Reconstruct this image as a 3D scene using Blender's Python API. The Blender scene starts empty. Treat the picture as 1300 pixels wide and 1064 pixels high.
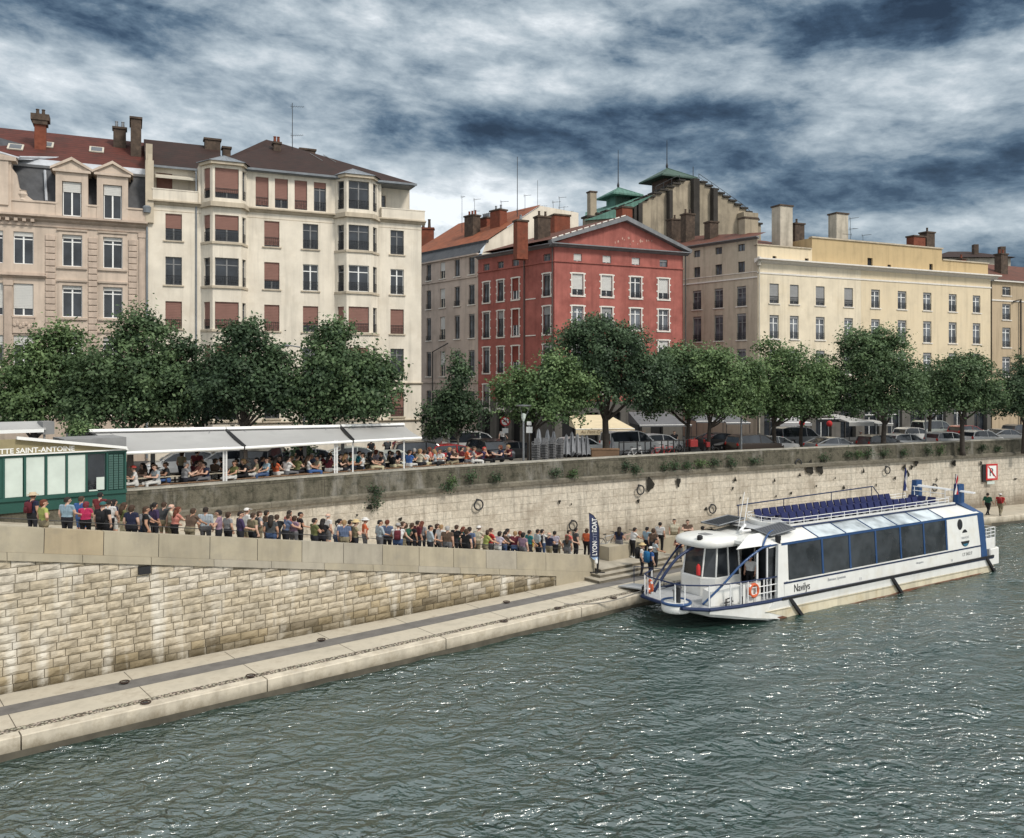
import bpy, bmesh, math, random
import numpy as np
from mathutils import Vector, Matrix

random.seed(7)
R_ = math.radians
PI = math.pi
SC = bpy.context.scene
COL = SC.collection
CAMZ, FPX, HX, HY = 11.0, 1090.0, 650.0, 485.0     # camera height, focal length and horizon of the photograph
RD = 5.3                                           # level of the upper road

def at(px, py, Y):
    return Vector(((px - HX) / FPX * Y, Y, CAMZ - (py - HY) / FPX * Y))

def onz(px, py, z):
    Y = (CAMZ - z) * FPX / (py - HY)
    return Vector(((px - HX) / FPX * Y, Y, z))

class Plane:
    """a vertical facade plane: origin, heading; turns measured photo columns into metres along the facade"""
    def __init__(self, ox, oy, deg):
        self.ox, self.oy, self.a = ox, oy, R_(deg)
        self.dx, self.dy = math.cos(self.a), math.sin(self.a)
    def s(self, px):
        u = (px - HX) / FPX
        return (u * self.oy - self.ox) / (self.dx - u * self.dy)
    def Y(self, px):
        return self.oy + self.s(px) * self.dy
    def z(self, px, py):
        return CAMZ - (py - HY) * self.Y(px) / FPX
    def shift(self, dn):
        p = Plane(self.ox - self.dy * dn, self.oy + self.dx * dn, 0)
        p.a, p.dx, p.dy = self.a, self.dx, self.dy
        return p
    def w(self, s, y=0.0, z=0.0):
        return Vector((self.ox + s * self.dx - y * self.dy, self.oy + s * self.dy + y * self.dx, z))

SPLIT = set('step_coping window_frame bare_plaster_patch downpipe pilaster attic_wall shop_door cornice balcony_parapet bow_ledge string_course buttress door_arch gutter landing_sill attic_opening bow_stanchions coaming fender_bar emblem_wave roof_flashing party_wall stern_panel chimney blocking_course saloon_interior lower_strake rub_rail attic_coping roof_railing chimney_pot roof_hatch side_band shop_front_wall wall roof'.split())
# ------------------------------------------------------------------ mesh builder
class MB:
    def __init__(self):
        self.v, self.f, self.m, self.uv = [], [], [], []
        self.useuv = False
    def add(self, pts, faces, m=0):
        o = len(self.v)
        self.v.extend([tuple(p) for p in pts])
        for f in faces:
            self.f.append([i + o for i in f]); self.m.append(m); self.uv.append(None)
        return self
    def poly(self, pts, m=0, uv=None):
        o = len(self.v)
        self.v.extend([tuple(p) for p in pts])
        self.f.append(list(range(o, o + len(pts)))); self.m.append(m); self.uv.append(uv)
        if uv: self.useuv = True
        return self
    def box(self, x0, x1, y0, y1, z0, z1, m=0):
        p = [(x0,y0,z0),(x1,y0,z0),(x1,y1,z0),(x0,y1,z0),(x0,y0,z1),(x1,y0,z1),(x1,y1,z1),(x0,y1,z1)]
        return self.add(p, [(3,2,1,0),(4,5,6,7),(0,1,5,4),(1,2,6,5),(2,3,7,6),(3,0,4,7)], m)
    def hexa(self, p, m=0):
        return self.add(p, [(3,2,1,0),(4,5,6,7),(0,1,5,4),(1,2,6,5),(2,3,7,6),(3,0,4,7)], m)
    def bbox(self, x0, x1, y0, y1, z0, z1, b=.02, m=0):
        """box with chamfered vertical and top edges"""
        def ring(d, z): return [(x0+d,y0+b,z),(x0+b,y0+d,z),(x1-b,y0+d,z),(x1-d,y0+b,z),(x1-d,y1-b,z),(x1-b,y1-d,z),(x0+b,y1-d,z),(x0+d,y1-b,z)]
        rs = [ring(0, z0), ring(0, z1-b), ring(b*.8, z1)]
        pts = sum(rs, [])
        fs = [list(range(7,-1,-1)), list(range(16,24))]
        for k in range(2):
            for i in range(8):
                j = (i+1) % 8
                fs.append((k*8+i, k*8+j, k*8+8+j, k*8+8+i))
        return self.add(pts, fs, m)
    def prism(self, poly, z0, z1, m=0, cap=True):
        n = len(poly)
        zz0 = z0 if isinstance(z0, (list, tuple)) else [z0]*n
        zz1 = z1 if isinstance(z1, (list, tuple)) else [z1]*n
        pts = [(p[0],p[1],zz0[i]) for i,p in enumerate(poly)] + [(p[0],p[1],zz1[i]) for i,p in enumerate(poly)]
        fs = [(i,(i+1)%n,n+(i+1)%n,n+i) for i in range(n)]
        if cap: fs += [list(range(n-1,-1,-1)), list(range(n,2*n))]
        return self.add(pts, fs, m)
    def xprism(self, prof, x0, x1, m=0):
        n = len(prof)
        pts = [(x0,p[0],p[1]) for p in prof] + [(x1,p[0],p[1]) for p in prof]
        fs = [(i,(i+1)%n,n+(i+1)%n,n+i) for i in range(n)] + [list(range(n-1,-1,-1)), list(range(n,2*n))]
        return self.add(pts, fs, m)
    def yprism(self, prof, y0, y1, m=0):
        n = len(prof)
        pts = [(p[0],y0,p[1]) for p in prof] + [(p[0],y1,p[1]) for p in prof]
        fs = [(i,(i+1)%n,n+(i+1)%n,n+i) for i in range(n)] + [list(range(n-1,-1,-1)), list(range(n,2*n))]
        return self.add(pts, fs, m)
    def tube(self, pts, r, n=8, m=0, cap=True):
        pts = [Vector(p) for p in pts]
        k = len(pts)
        rr = r if isinstance(r, (list, tuple)) else [r]*k
        ref = Vector((0,0,1))
        d0 = (pts[-1]-pts[0])
        if d0.length > 0 and abs(d0.normalized().z) > .9: ref = Vector((1,0,0))
        vs = []
        for i in range(k):
            a = pts[max(i-1,0)]; b = pts[min(i+1,k-1)]
            t = (b-a).normalized() if (b-a).length > 1e-9 else Vector((0,0,1))
            x = ref.cross(t)
            if x.length < 1e-4: x = Vector((0,1,0)).cross(t)
            x.normalize(); y = t.cross(x)
            for j in range(n):
                an = 2*PI*j/n
                vs.append(pts[i] + (x*math.cos(an) + y*math.sin(an))*rr[i])
        fs = []
        for i in range(k-1):
            for j in range(n):
                j2 = (j+1) % n
                fs.append((i*n+j, i*n+j2, i*n+n+j2, i*n+n+j))
        if cap: fs += [list(range(n-1,-1,-1)), [(k-1)*n+j for j in range(n)]]
        return self.add(vs, fs, m)
    def lathe(self, prof, n=16, c=(0,0,0), m=0, sx=1, sy=1):
        vs, fs = [], []
        k = len(prof)
        for r, z in prof:
            for j in range(n):
                a = 2*PI*j/n
                vs.append((c[0]+r*math.cos(a)*sx, c[1]+r*math.sin(a)*sy, c[2]+z))
        for i in range(k-1):
            for j in range(n):
                j2 = (j+1) % n
                fs.append((i*n+j, i*n+j2, i*n+n+j2, i*n+n+j))
        fs += [list(range(n-1,-1,-1)), [(k-1)*n+j for j in range(n)]]
        return self.add(vs, fs, m)
    def ball(self, c, rx, ry, rz, n=12, m=0):
        h = max(4, n//2)
        prof = [(max(.001, math.sin(PI*i/h)), -math.cos(PI*i/h)) for i in range(h+1)]
        o = MB().lathe(prof, n)
        return self.add([(c[0]+v[0]*rx, c[1]+v[1]*ry, c[2]+v[2]*rz) for v in o.v], o.f, m)
    def torus(self, c, R, r, axis='y', n=20, k=7, m=0):
        vs, fs = [], []
        for i in range(n):
            a = 2*PI*i/n
            for j in range(k):
                b = 2*PI*j/k
                q = R + r*math.cos(b)
                p = (q*math.cos(a), r*math.sin(b), q*math.sin(a))
                if axis == 'z': p = (p[0], p[2], p[1])
                if axis == 'x': p = (p[1], p[0], p[2])
                vs.append((c[0]+p[0], c[1]+p[1], c[2]+p[2]))
        for i in range(n):
            for j in range(k):
                fs.append((i*k+j, ((i+1)%n)*k+j, ((i+1)%n)*k+(j+1)%k, i*k+(j+1)%k))
        return self.add(vs, fs, m)
    def xf(self, mtx):
        self.v = [tuple(mtx @ Vector(p)) for p in self.v]
        return self
    def mesh(self, name, mats, smooth=False):
        me = bpy.data.meshes.new(name)
        me.from_pydata(self.v, [], self.f)
        for mt in (mats if isinstance(mats, (list, tuple)) else [mats]): me.materials.append(mt)
        me.polygons.foreach_set('material_index', self.m)
        if self.useuv:
            ul = me.uv_layers.new(name='UVMap')
            for p, uv in zip(me.polygons, self.uv):
                for k, li in enumerate(p.loop_indices):
                    ul.data[li].uv = uv[k] if uv else (0, 0)
        if smooth:
            me.polygons.foreach_set('use_smooth', [True]*len(me.polygons))
        me.update()
        return me
    def clusters(self, tol=.05):
        """separate pieces of this builder: faces joined by shared vertices, then by touching boxes"""
        par = list(range(len(self.v)))
        def find(i):
            while par[i] != i: par[i] = par[par[i]]; i = par[i]
            return i
        for f in self.f:
            r = find(f[0])
            for i in f[1:]: par[find(i)] = r
        isl = {}
        for k, f in enumerate(self.f): isl.setdefault(find(f[0]), []).append(k)
        items = []
        for fs in isl.values():
            vs = [self.v[i] for k in fs for i in self.f[k]]
            items.append([[min(v[a] for v in vs)-tol for a in range(3)], [max(v[a] for v in vs)+tol for a in range(3)], fs])
        merged = True
        while merged:
            merged = False
            out = []
            for it in items:
                for o in out:
                    if all(it[0][a] <= o[1][a] and it[1][a] >= o[0][a] for a in range(3)):
                        o[0] = [min(o[0][a], it[0][a]) for a in range(3)]; o[1] = [max(o[1][a], it[1][a]) for a in range(3)]; o[2] = o[2]+it[2]; merged = True; break
                else: out.append(it)
            items = out
        return [it[2] for it in items]
    def build(self, name, mats, parent=None, smooth=False, loc=None, rz=0):
        if parent is not None and name in SPLIT:
            cl = self.clusters()
            if len(cl) > 1:
                first = None
                for fs in cl:
                    q = MB(); mp = {}
                    for k in sorted(fs):
                        f = []
                        for i in self.f[k]:
                            if i not in mp: mp[i] = len(q.v); q.v.append(self.v[i])
                            f.append(mp[i])
                        q.f.append(f); q.m.append(self.m[k]); q.uv.append(self.uv[k])
                    q.useuv = self.useuv
                    o = link(name, q.mesh(name, mats, smooth), parent, loc, rz)
                    first = first or o
                return first
        return link(name, self.mesh(name, mats, smooth), parent, loc, rz)

def link(name, me, parent=None, loc=None, rz=0):
    o = bpy.data.objects.new(name, me)
    COL.objects.link(o)
    if parent is not None: o.parent = parent
    if loc is not None: o.location = loc
    if rz: o.rotation_euler = (0, 0, rz)
    return o

def tag(o, label=None, cat=None, group=None, kind=None):
    if label: o['label'] = label
    if cat: o['category'] = cat
    if group: o['group'] = group
    if kind: o['kind'] = kind
    return o

def thing(name, label, cat, loc=(0,0,0), rz=0, group=None):
    o = bpy.data.objects.new(name, None)
    COL.objects.link(o)
    o.empty_display_size = .3
    o.location = loc; o.rotation_euler = (0,0,rz)
    return tag(o, label, cat, group)

def dup(root, loc, rz, label, group=None):
    r = root.copy(); COL.objects.link(r)
    r.location = loc; r.rotation_euler = (0,0,rz); r['label'] = label
    if group: r['group'] = group
    for ch in list(root.children):
        c = ch.copy(); COL.objects.link(c); c.parent = r
        for g in ch.children:
            d = g.copy(); COL.objects.link(d); d.parent = c
    return r

# ------------------------------------------------------------------ materials
MATS = {}
def mat(name, col, rough=.8, var=.12, scale=2.0, bump=0.0, bscale=25.0, metal=0.0, streak=0.0, dirt=None, dirtamt=0.0, dscale=.6, spec=.35, tint=None, coat=0.0):
    if name in MATS: return MATS[name]
    mt = bpy.data.materials.new(name); mt.use_nodes = True
    nt = mt.node_tree; N = nt.nodes; L = nt.links
    bs = N['Principled BSDF']
    bs.inputs['Roughness'].default_value = rough
    bs.inputs['Metallic'].default_value = metal
    bs.inputs['Specular IOR Level'].default_value = spec
    if coat: bs.inputs['Coat Weight'].default_value = coat
    geo = N.new('ShaderNodeNewGeometry')
    last = None
    rgb = N.new('ShaderNodeRGB'); rgb.outputs[0].default_value = (*col, 1); last = rgb.outputs[0]
    def mapping(sc):
        mp = N.new('ShaderNodeMapping'); mp.inputs['Scale'].default_value = sc
        L.new(geo.outputs['Position'], mp.inputs['Vector']); return mp.outputs[0]
    def noise(vec, sc, det=6, ro=.6):
        n = N.new('ShaderNodeTexNoise'); n.inputs['Scale'].default_value = sc; n.inputs['Detail'].default_value = det
        n.inputs['Roughness'].default_value = ro
        L.new(vec, n.inputs['Vector']); return n.outputs['Fac']
    def rng(fac, a, b, c, d):
        r = N.new('ShaderNodeMapRange'); r.inputs[1].default_value = a; r.inputs[2].default_value = b
        r.inputs[3].default_value = c; r.inputs[4].default_value = d
        L.new(fac, r.inputs[0]); return r.outputs[0]
    def mixc(fac, a, b, mode='MIX'):
        m = N.new('ShaderNodeMix'); m.data_type = 'RGBA'; m.blend_type = mode
        if hasattr(fac, 'is_linked') or not isinstance(fac, (int, float)): L.new(fac, m.inputs[0])
        else: m.inputs[0].default_value = fac
        for s, i in ((a, 6), (b, 7)):
            if isinstance(s, tuple): m.inputs[i].default_value = (*s, 1)
            else: L.new(s, m.inputs[i])
        return m.outputs[2]
    if var:
        f = rng(noise(geo.outputs['Position'], scale), .3, .7, 1-var, 1+var*.6)
        m = N.new('ShaderNodeVectorMath'); m.operation = 'SCALE'
        L.new(last, m.inputs[0]); L.new(f, m.inputs['Scale']); last = m.outputs[0]
    if streak:
        f = rng(noise(mapping((1.6, 1.6, .12)), 1.3, 5), .48, .75, 0, streak)
        last = mixc(f, last, tuple(c*.35 for c in col))
    if dirt:
        f = rng(noise(geo.outputs['Position'], dscale, 8, .7), .5, .68, 0, dirtamt)
        last = mixc(f, last, dirt)
    L.new(last, bs.inputs['Base Color'])
    if bump:
        b = N.new('ShaderNodeBump'); b.inputs['Strength'].default_value = bump; b.inputs['Distance'].default_value = .03
        L.new(noise(geo.outputs['Position'], bscale, 8, .7), b.inputs['Height']); L.new(b.outputs[0], bs.inputs['Normal'])
    MATS[name] = mt
    return mt

def footgrime(mt, z0, z1, colr, amt=.8, wob=.5, scale=2.0):
    """damp and algae up to a wavering height"""
    nt = mt.node_tree; N = nt.nodes; L = nt.links; bs = N['Principled BSDF']; src = bs.inputs['Base Color'].links[0].from_socket
    g = N.new('ShaderNodeNewGeometry'); sp = N.new('ShaderNodeSeparateXYZ'); L.new(g.outputs['Position'], sp.inputs[0])
    nz = N.new('ShaderNodeTexNoise'); nz.inputs['Scale'].default_value = scale; nz.inputs['Detail'].default_value = 8; nz.inputs['Roughness'].default_value = .7; L.new(g.outputs['Position'], nz.inputs['Vector'])
    ma = N.new('ShaderNodeMath'); ma.operation = 'MULTIPLY_ADD'; ma.inputs[1].default_value = -wob; L.new(nz.outputs['Fac'], ma.inputs[0]); L.new(sp.outputs['Z'], ma.inputs[2])
    mr = N.new('ShaderNodeMapRange'); mr.inputs[1].default_value = z0-wob*.5; mr.inputs[2].default_value = z1-wob*.5; mr.inputs[3].default_value = amt; mr.inputs[4].default_value = 0; L.new(ma.outputs[0], mr.inputs[0])
    mx = N.new('ShaderNodeMix'); mx.data_type = 'RGBA'; L.new(mr.outputs[0], mx.inputs[0]); L.new(src, mx.inputs[6]); mx.inputs[7].default_value = (*colr, 1); L.new(mx.outputs[2], bs.inputs['Base Color'])

def stripes(name, col, dark, freq, rough=.8, axis='Z', amt=.6, var=.3, scale=1.5, dirt=None, dirtamt=0.0):
    """rows of tiles, boards or slats: bands along one axis"""
    mt = mat(name, col, rough, var, scale, dirt=dirt, dirtamt=dirtamt)
    if mt.get('st'): return mt
    mt['st'] = 1
    nt = mt.node_tree; N = nt.nodes; L = nt.links
    bs = N['Principled BSDF']
    src = bs.inputs['Base Color'].links[0].from_socket
    geo = N.new('ShaderNodeNewGeometry')
    w = N.new('ShaderNodeTexWave'); w.wave_type = 'BANDS'; w.bands_direction = axis; w.wave_profile = 'SAW'
    w.inputs['Scale'].default_value = freq; w.inputs['Distortion'].default_value = .6; w.inputs['Detail'].default_value = 3
    w.inputs['Detail Scale'].default_value = 3
    L.new(geo.outputs['Position'], w.inputs['Vector'])
    m = N.new('ShaderNodeMix'); m.data_type = 'RGBA'
    mr = N.new('ShaderNodeMapRange'); mr.inputs[1].default_value = .55; mr.inputs[2].default_value = 1; mr.inputs[4].default_value = amt
    L.new(w.outputs['Fac'], mr.inputs[0]); L.new(mr.outputs[0], m.inputs[0])
    L.new(src, m.inputs[6]); m.inputs[7].default_value = (*dark, 1)
    L.new(m.outputs[2], bs.inputs['Base Color'])
    b = N.new('ShaderNodeBump'); b.inputs['Strength'].default_value = .5; b.inputs['Distance'].default_value = .04
    L.new(w.outputs['Fac'], b.inputs['Height']); L.new(b.outputs[0], bs.inputs['Normal'])
    return mt

def masonry(name, c1, c2, mortar, bw, bh, msize=.012, rough=.9, bump=.5, stain=None, stainamt=.5, stainscale=.5, streak=.4, squash=1.0, nbump=.5, white=0.0, patchy=False, foot=None):
    """coursed stone on UVs in metres"""
    mt = bpy.data.materials.new(name); mt.use_nodes = True
    nt = mt.node_tree; N = nt.nodes; L = nt.links
    bs = N['Principled BSDF']; bs.inputs['Roughness'].default_value = rough; bs.inputs['Specular IOR Level'].default_value = .2
    uv = N.new('ShaderNodeUVMap'); geo = N.new('ShaderNodeNewGeometry')
    nz = N.new('ShaderNodeTexNoise'); nz.inputs['Scale'].default_value = 1.2; nz.inputs['Detail'].default_value = 4
    L.new(uv.outputs[0], nz.inputs['Vector'])
    va = N.new('ShaderNodeVectorMath'); va.operation = 'MULTIPLY_ADD'
    va.inputs[1].default_value = (.06, .06, 0)
    L.new(nz.outputs['Color'], va.inputs[0]); L.new(uv.outputs[0], va.inputs[2])
    bk = N.new('ShaderNodeTexBrick'); bk.inputs['Scale'].default_value = 1
    bk.inputs['Brick Width'].default_value = bw; bk.inputs['Row Height'].default_value = bh
    bk.inputs['Mortar Size'].default_value = msize; bk.inputs['Mortar Smooth'].default_value = .3
    bk.offset = .45; bk.squash = squash; bk.squash_frequency = 3
    bk.inputs['Color1'].default_value = (*c1, 1); bk.inputs['Color2'].default_value = (*c2, 1); bk.inputs['Mortar'].default_value = (*mortar, 1)
    L.new(va.outputs[0], bk.inputs['Vector'])
    def noise(vec, sc, det=8, ro=.65):
        n = N.new('ShaderNodeTexNoise'); n.inputs['Scale'].default_value = sc; n.inputs['Detail'].default_value = det
        n.inputs['Roughness'].default_value = ro; L.new(vec, n.inputs['Vector']); return n.outputs['Fac']
    def rng(f, a, b, c, d):
        r = N.new('ShaderNodeMapRange'); r.inputs[1].default_value = a; r.inputs[2].default_value = b
        r.inputs[3].default_value = c; r.inputs[4].default_value = d; L.new(f, r.inputs[0]); return r.outputs[0]
    def mixc(f, a, b):
        m = N.new('ShaderNodeMix'); m.data_type = 'RGBA'; L.new(f, m.inputs[0])
        for s, i in ((a, 6), (b, 7)):
            if isinstance(s, tuple): m.inputs[i].default_value = (*s, 1)
            else: L.new(s, m.inputs[i])
        return m.outputs[2]
    last = bk.outputs['Color']
    if patchy:      # joints worn away in places
        bk.inputs['Mortar'].default_value = (*c1, 1)
        mu = N.new('ShaderNodeMath'); mu.operation = 'MULTIPLY'; L.new(bk.outputs['Fac'], mu.inputs[0]); L.new(rng(noise(uv.outputs[0], .9, 5), .34, .54, .25, 1), mu.inputs[1])
        last = mixc(mu.outputs[0], last, mortar)
    f = rng(noise(uv.outputs[0], 4.5), .3, .7, .72, 1.2)
    m = N.new('ShaderNodeVectorMath'); m.operation = 'SCALE'; L.new(last, m.inputs[0]); L.new(f, m.inputs['Scale']); last = m.outputs[0]
    if streak:
        mp = N.new('ShaderNodeMapping'); mp.inputs['Scale'].default_value = (2.2, .22, 1); L.new(uv.outputs[0], mp.inputs[0])
        last = mixc(rng(noise(mp.outputs[0], 1.1, 6), .5, .78, 0, streak), last, tuple(x*.28 for x in c1))
    if stain:
        last = mixc(rng(noise(uv.outputs[0], stainscale, 9, .72), .5, .66, 0, stainamt), last, stain)
    if white:
        mp = N.new('ShaderNodeMapping'); mp.inputs['Scale'].default_value = (1.0, .3, 1); mp.inputs['Location'].default_value = (3, 9, 0); L.new(uv.outputs[0], mp.inputs[0])
        last = mixc(rng(noise(mp.outputs[0], .8, 7), .55, .72, 0, white), last, (.72, .7, .66))
    if foot:        # grime rising from the foot of the wall
        sp = N.new('ShaderNodeSeparateXYZ'); L.new(uv.outputs[0], sp.inputs[0])
        ma = N.new('ShaderNodeMath'); ma.operation = 'MULTIPLY_ADD'; ma.inputs[1].default_value = -2.6; L.new(noise(uv.outputs[0], .8, 8, .7), ma.inputs[0]); L.new(sp.outputs['Y'], ma.inputs[2])
        last = mixc(rng(ma.outputs[0], -.6, 1.0, .8, 0), last, foot)
    L.new(last, bs.inputs['Base Color'])
    b1 = N.new('ShaderNodeBump'); b1.inputs['Strength'].default_value = nbump; b1.inputs['Distance'].default_value = .05
    L.new(noise(uv.outputs[0], 9, 9, .7), b1.inputs['Height'])
    b = N.new('ShaderNodeBump'); b.inputs['Strength'].default_value = bump; b.inputs['Distance'].default_value = .04; b.invert = True
    L.new(bk.outputs['Fac'], b.inputs['Height']); L.new(b1.outputs[0], b.inputs['Normal']); L.new(b.outputs[0], bs.inputs['Normal'])
    MATS[name] = mt
    return mt

def glassmat(name, col, rough=.06, spec=.6):
    mt = bpy.data.materials.new(name); mt.use_nodes = True
    nt = mt.node_tree; bs = nt.nodes['Principled BSDF']
    bs.inputs['Roughness'].default_value = rough; bs.inputs['Specular IOR Level'].default_value = spec
    n = nt.nodes.new('ShaderNodeTexNoise'); n.inputs['Scale'].default_value = .9; n.inputs['Detail'].default_value = 3
    g = nt.nodes.new('ShaderNodeNewGeometry'); nt.links.new(g.outputs['Position'], n.inputs['Vector'])
    cr = nt.nodes.new('ShaderNodeValToRGB')
    cr.color_ramp.elements[0].position = .35; cr.color_ramp.elements[0].color = (*[c*.5 for c in col], 1)
    cr.color_ramp.elements[1].position = .65; cr.color_ramp.elements[1].color = (*[c*1.6 for c in col], 1)
    nt.links.new(n.outputs['Fac'], cr.inputs[0]); nt.links.new(cr.outputs[0], bs.inputs['Base Color'])
    MATS[name] = mt
    return mt

GLASS = glassmat('window_glass', (.022, .026, .032))
GLASS2 = glassmat('boat_glass', (.03, .034, .038), .05, .55)
WHITE = mat('white_paint', (.78, .78, .76), .45, .05)
WHITE_METAL = mat('white_metal', (.75, .75, .74), .35, .06, 3)
BLACK = mat('black_paint', (.015, .015, .017), .5, .1)
IRON = mat('dark_iron', (.03, .031, .034), .55, .25, 6)
GREYMETAL = mat('grey_metal', (.22, .23, .24), .4, .15, 4, metal=.6)
ZINC = mat('zinc_sheet', (.19, .21, .23), .5, .25, 1.2, streak=.3)
RUBBER = mat('black_rubber', (.02, .02, .02), .85, .1)
WOOD = mat('brown_wood', (.2, .12, .07), .7, .3, 6)

def text(name, body, size, m, parent, loc, rot, ext=.004, font_shear=0, align='LEFT', sx=1.0, bold=0.0):
    cu = bpy.data.curves.new(name, 'FONT'); cu.body = body; cu.size = size; cu.extrude = ext; cu.align_x = align; cu.shear = font_shear; cu.offset = bold
    cu.resolution_u = 3
    tmp = bpy.data.objects.new('tmp', cu); COL.objects.link(tmp)
    dg = bpy.context.evaluated_depsgraph_get()
    me = bpy.data.meshes.new_from_object(tmp.evaluated_get(dg))
    bpy.data.objects.remove(tmp); bpy.data.curves.remove(cu)
    me.materials.clear(); me.materials.append(m)
    o = link(name, me, parent, loc)
    o.rotation_euler = rot; o.scale = (sx, 1, 1)
    return o
# ------------------------------------------------------------------ quay geometry
def catmull(pts, n):
    out = []
    P = [Vector(p) for p in pts]
    for i in range(len(P)-1):
        p0 = P[max(i-1,0)]; p1 = P[i]; p2 = P[i+1]; p3 = P[min(i+2,len(P)-1)]
        for k in range(n):
            t = k/n
            out.append(.5*((2*p1)+(-p0+p2)*t+(2*p0-5*p1+4*p2-p3)*t*t+(-p0+3*p1-3*p2+p3)*t**3))
    out.append(P[-1])
    return out

QUAY = catmull([(-36,22.5),(-26.5,30.6),(-17.2,38.2),(-13.0,41.6),(-7.9,45.6),(-2.6,49.4),(4.7,53.9),(13.4,58.8),(24.6,64.2),(43.6,73.2),(62,82),(100,99),(160,126)], 6)
def normals(c):
    out = []
    for i in range(len(c)):
        d = c[min(i+1,len(c)-1)] - c[max(i-1,0)]
        d.normalize(); out.append(Vector((-d.y, d.x)))        # points inland
    return out
QN = normals(QUAY)
QL = [0.0]
for i in range(1, len(QUAY)): QL.append(QL[-1] + (QUAY[i]-QUAY[i-1]).length)

def quay_at_px(px):
    """point, inland normal and heading of the quay wall under one photo column"""
    u = (px-HX)/FPX
    for i in range(len(QUAY)-1):
        a, b = QUAY[i], QUAY[i+1]
        fa, fb = a.x-u*a.y, b.x-u*b.y
        if fa <= 0 < fb:
            t = -fa/(fb-fa)
            p = a+(b-a)*t; d = (b-a).normalized()
            return p, Vector((-d.y, d.x)), math.atan2(d.y, d.x)
    return QUAY[-1], QN[-1], 0

def loft(mb, rows, ulen, vcoord, m=0):
    """rows: list of polylines (equal length) -> quads with uv (u = metres along, v = given)"""
    for r in range(len(rows)-1):
        for i in range(len(rows[0])-1):
            mb.poly([rows[r][i], rows[r][i+1], rows[r+1][i+1], rows[r+1][i]], m,
                    [(ulen[i], vcoord[r]), (ulen[i+1], vcoord[r]), (ulen[i+1], vcoord[r+1]), (ulen[i], vcoord[r+1])])

def off(i, d, z): return (QUAY[i].x+QN[i].x*d, QUAY[i].y+QN[i].y*d, z)

M_QUAY = masonry('quay_stone', (.6,.545,.455), (.53,.475,.39), (.2,.165,.12), 2.1, .46, .011, stain=(.3,.25,.19), stainamt=.6, stainscale=.5, streak=.95, bump=.4, nbump=1.0, patchy=True, foot=(.16,.13,.095))
M_PARAPET = masonry('mossy_parapet_stone', (.135,.123,.092), (.105,.096,.072), (.04,.036,.03), 1.9, 3.0, .012, stain=(.028,.03,.02), stainamt=.9, stainscale=1.9, streak=.95, bump=.3, nbump=1.0, white=.22)
M_LEDGE = masonry('weathered_ledge_stone', (.2,.18,.14), (.16,.145,.115), (.07,.06,.05), 1.6, 2.0, .01, stain=(.05,.05,.035), stainamt=.7, stainscale=.9, streak=.4, nbump=.8)
M_COPTOP = mat('pale_coping', (.36,.34,.29), .9, .3, 3, bump=.4, dirt=(.12,.11,.09), dirtamt=.6)
M_STUCCO = M_PARAPET

n = len(QUAY)
mb = MB()
rows = [[off(i, 0.0, .2) for i in range(n)], [off(i, .12, 4.75) for i in range(n)]]
loft(mb, rows, QL, [.2, 4.75])
quay = tag(mb.build('quay_wall', M_QUAY), 'long curved stone quay wall with weathered parapet above the lower quay', 'wall')
mb = MB()
loft(mb, [[off(i, .12, 4.75) for i in range(n)], [off(i, -.14, 4.8) for i in range(n)], [off(i, -.16, 5.0) for i in range(n)], [off(i, .0, 5.08) for i in range(n)]], QL, [0,.26,.46,.62])
mb.build('ledge', M_LEDGE, quay)
mb = MB()
loft(mb, [[off(i, .0, 5.08) for i in range(n)], [off(i, .06, 6.12) for i in range(n)]], QL, [5.08, 6.12])
mb.build('parapet', M_PARAPET, quay)
mb = MB()
loft(mb, [[off(i, .06, 6.12) for i in range(n)], [off(i, .03, 6.13) for i in range(n)], [off(i, .04, 6.2) for i in range(n)], [off(i, .62, 6.2) for i in range(n)], [off(i, .62, 5.2) for i in range(n)]], QL, [0,.03,.1,.7,1.6])
mb.build('coping', M_COPTOP, quay)

# upper ground: one sheet to the horizon, promenade strip a step above it
M_ASPH = mat('asphalt', (.055,.055,.056), .9, .25, 1.2, bump=.2)
M_PAVE = mat('promenade_gravel', (.3,.27,.22), .95, .25, 1.5, bump=.3)
mb = MB()
loft(mb, [[off(i, .3, RD) for i in range(n)], [off(i, 30, RD) for i in range(n)]], QL, [0, 1])
A0 = off(0, 30, RD); A1 = off(n-1, 30, RD)
mb.poly([off(i, 30, RD) for i in range(n)] + [(1500, 150, RD), (1500, 3000, RD), (-1500, 3000, RD), (-1500, 20, RD)])
tag(mb.build('ground', M_ASPH), kind='structure')
def prom(i):        # width of the promenade
    x = QUAY[i].x
    return 9.0 if x < -3 else max(2.6, 9.0 - (x+3)*.42)
mb = MB()
loft(mb, [[off(i, .6, 5.8) for i in range(n)], [off(i, prom(i), 5.8) for i in range(n)], [off(i, prom(i)+.02, 5.66) for i in range(n)], [off(i, prom(i)+2.2, RD-.02) for i in range(n)]], QL, [0,9,9.2,11])
tag(mb.build('promenade', M_PAVE), kind='structure')

# ------------------------------------------------------------------ lower quay
PE0 = Vector((-14.4, 25.19)); PED = Vector((math.sin(R_(51.0)), math.cos(R_(51.0)))); PEN = Vector((-PED.y, PED.x))
PZ = .6
def pe(t, o=0.0, z=PZ): 
    p = PE0 + PED*t + PEN*o
    return (p.x, p.y, z)
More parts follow.
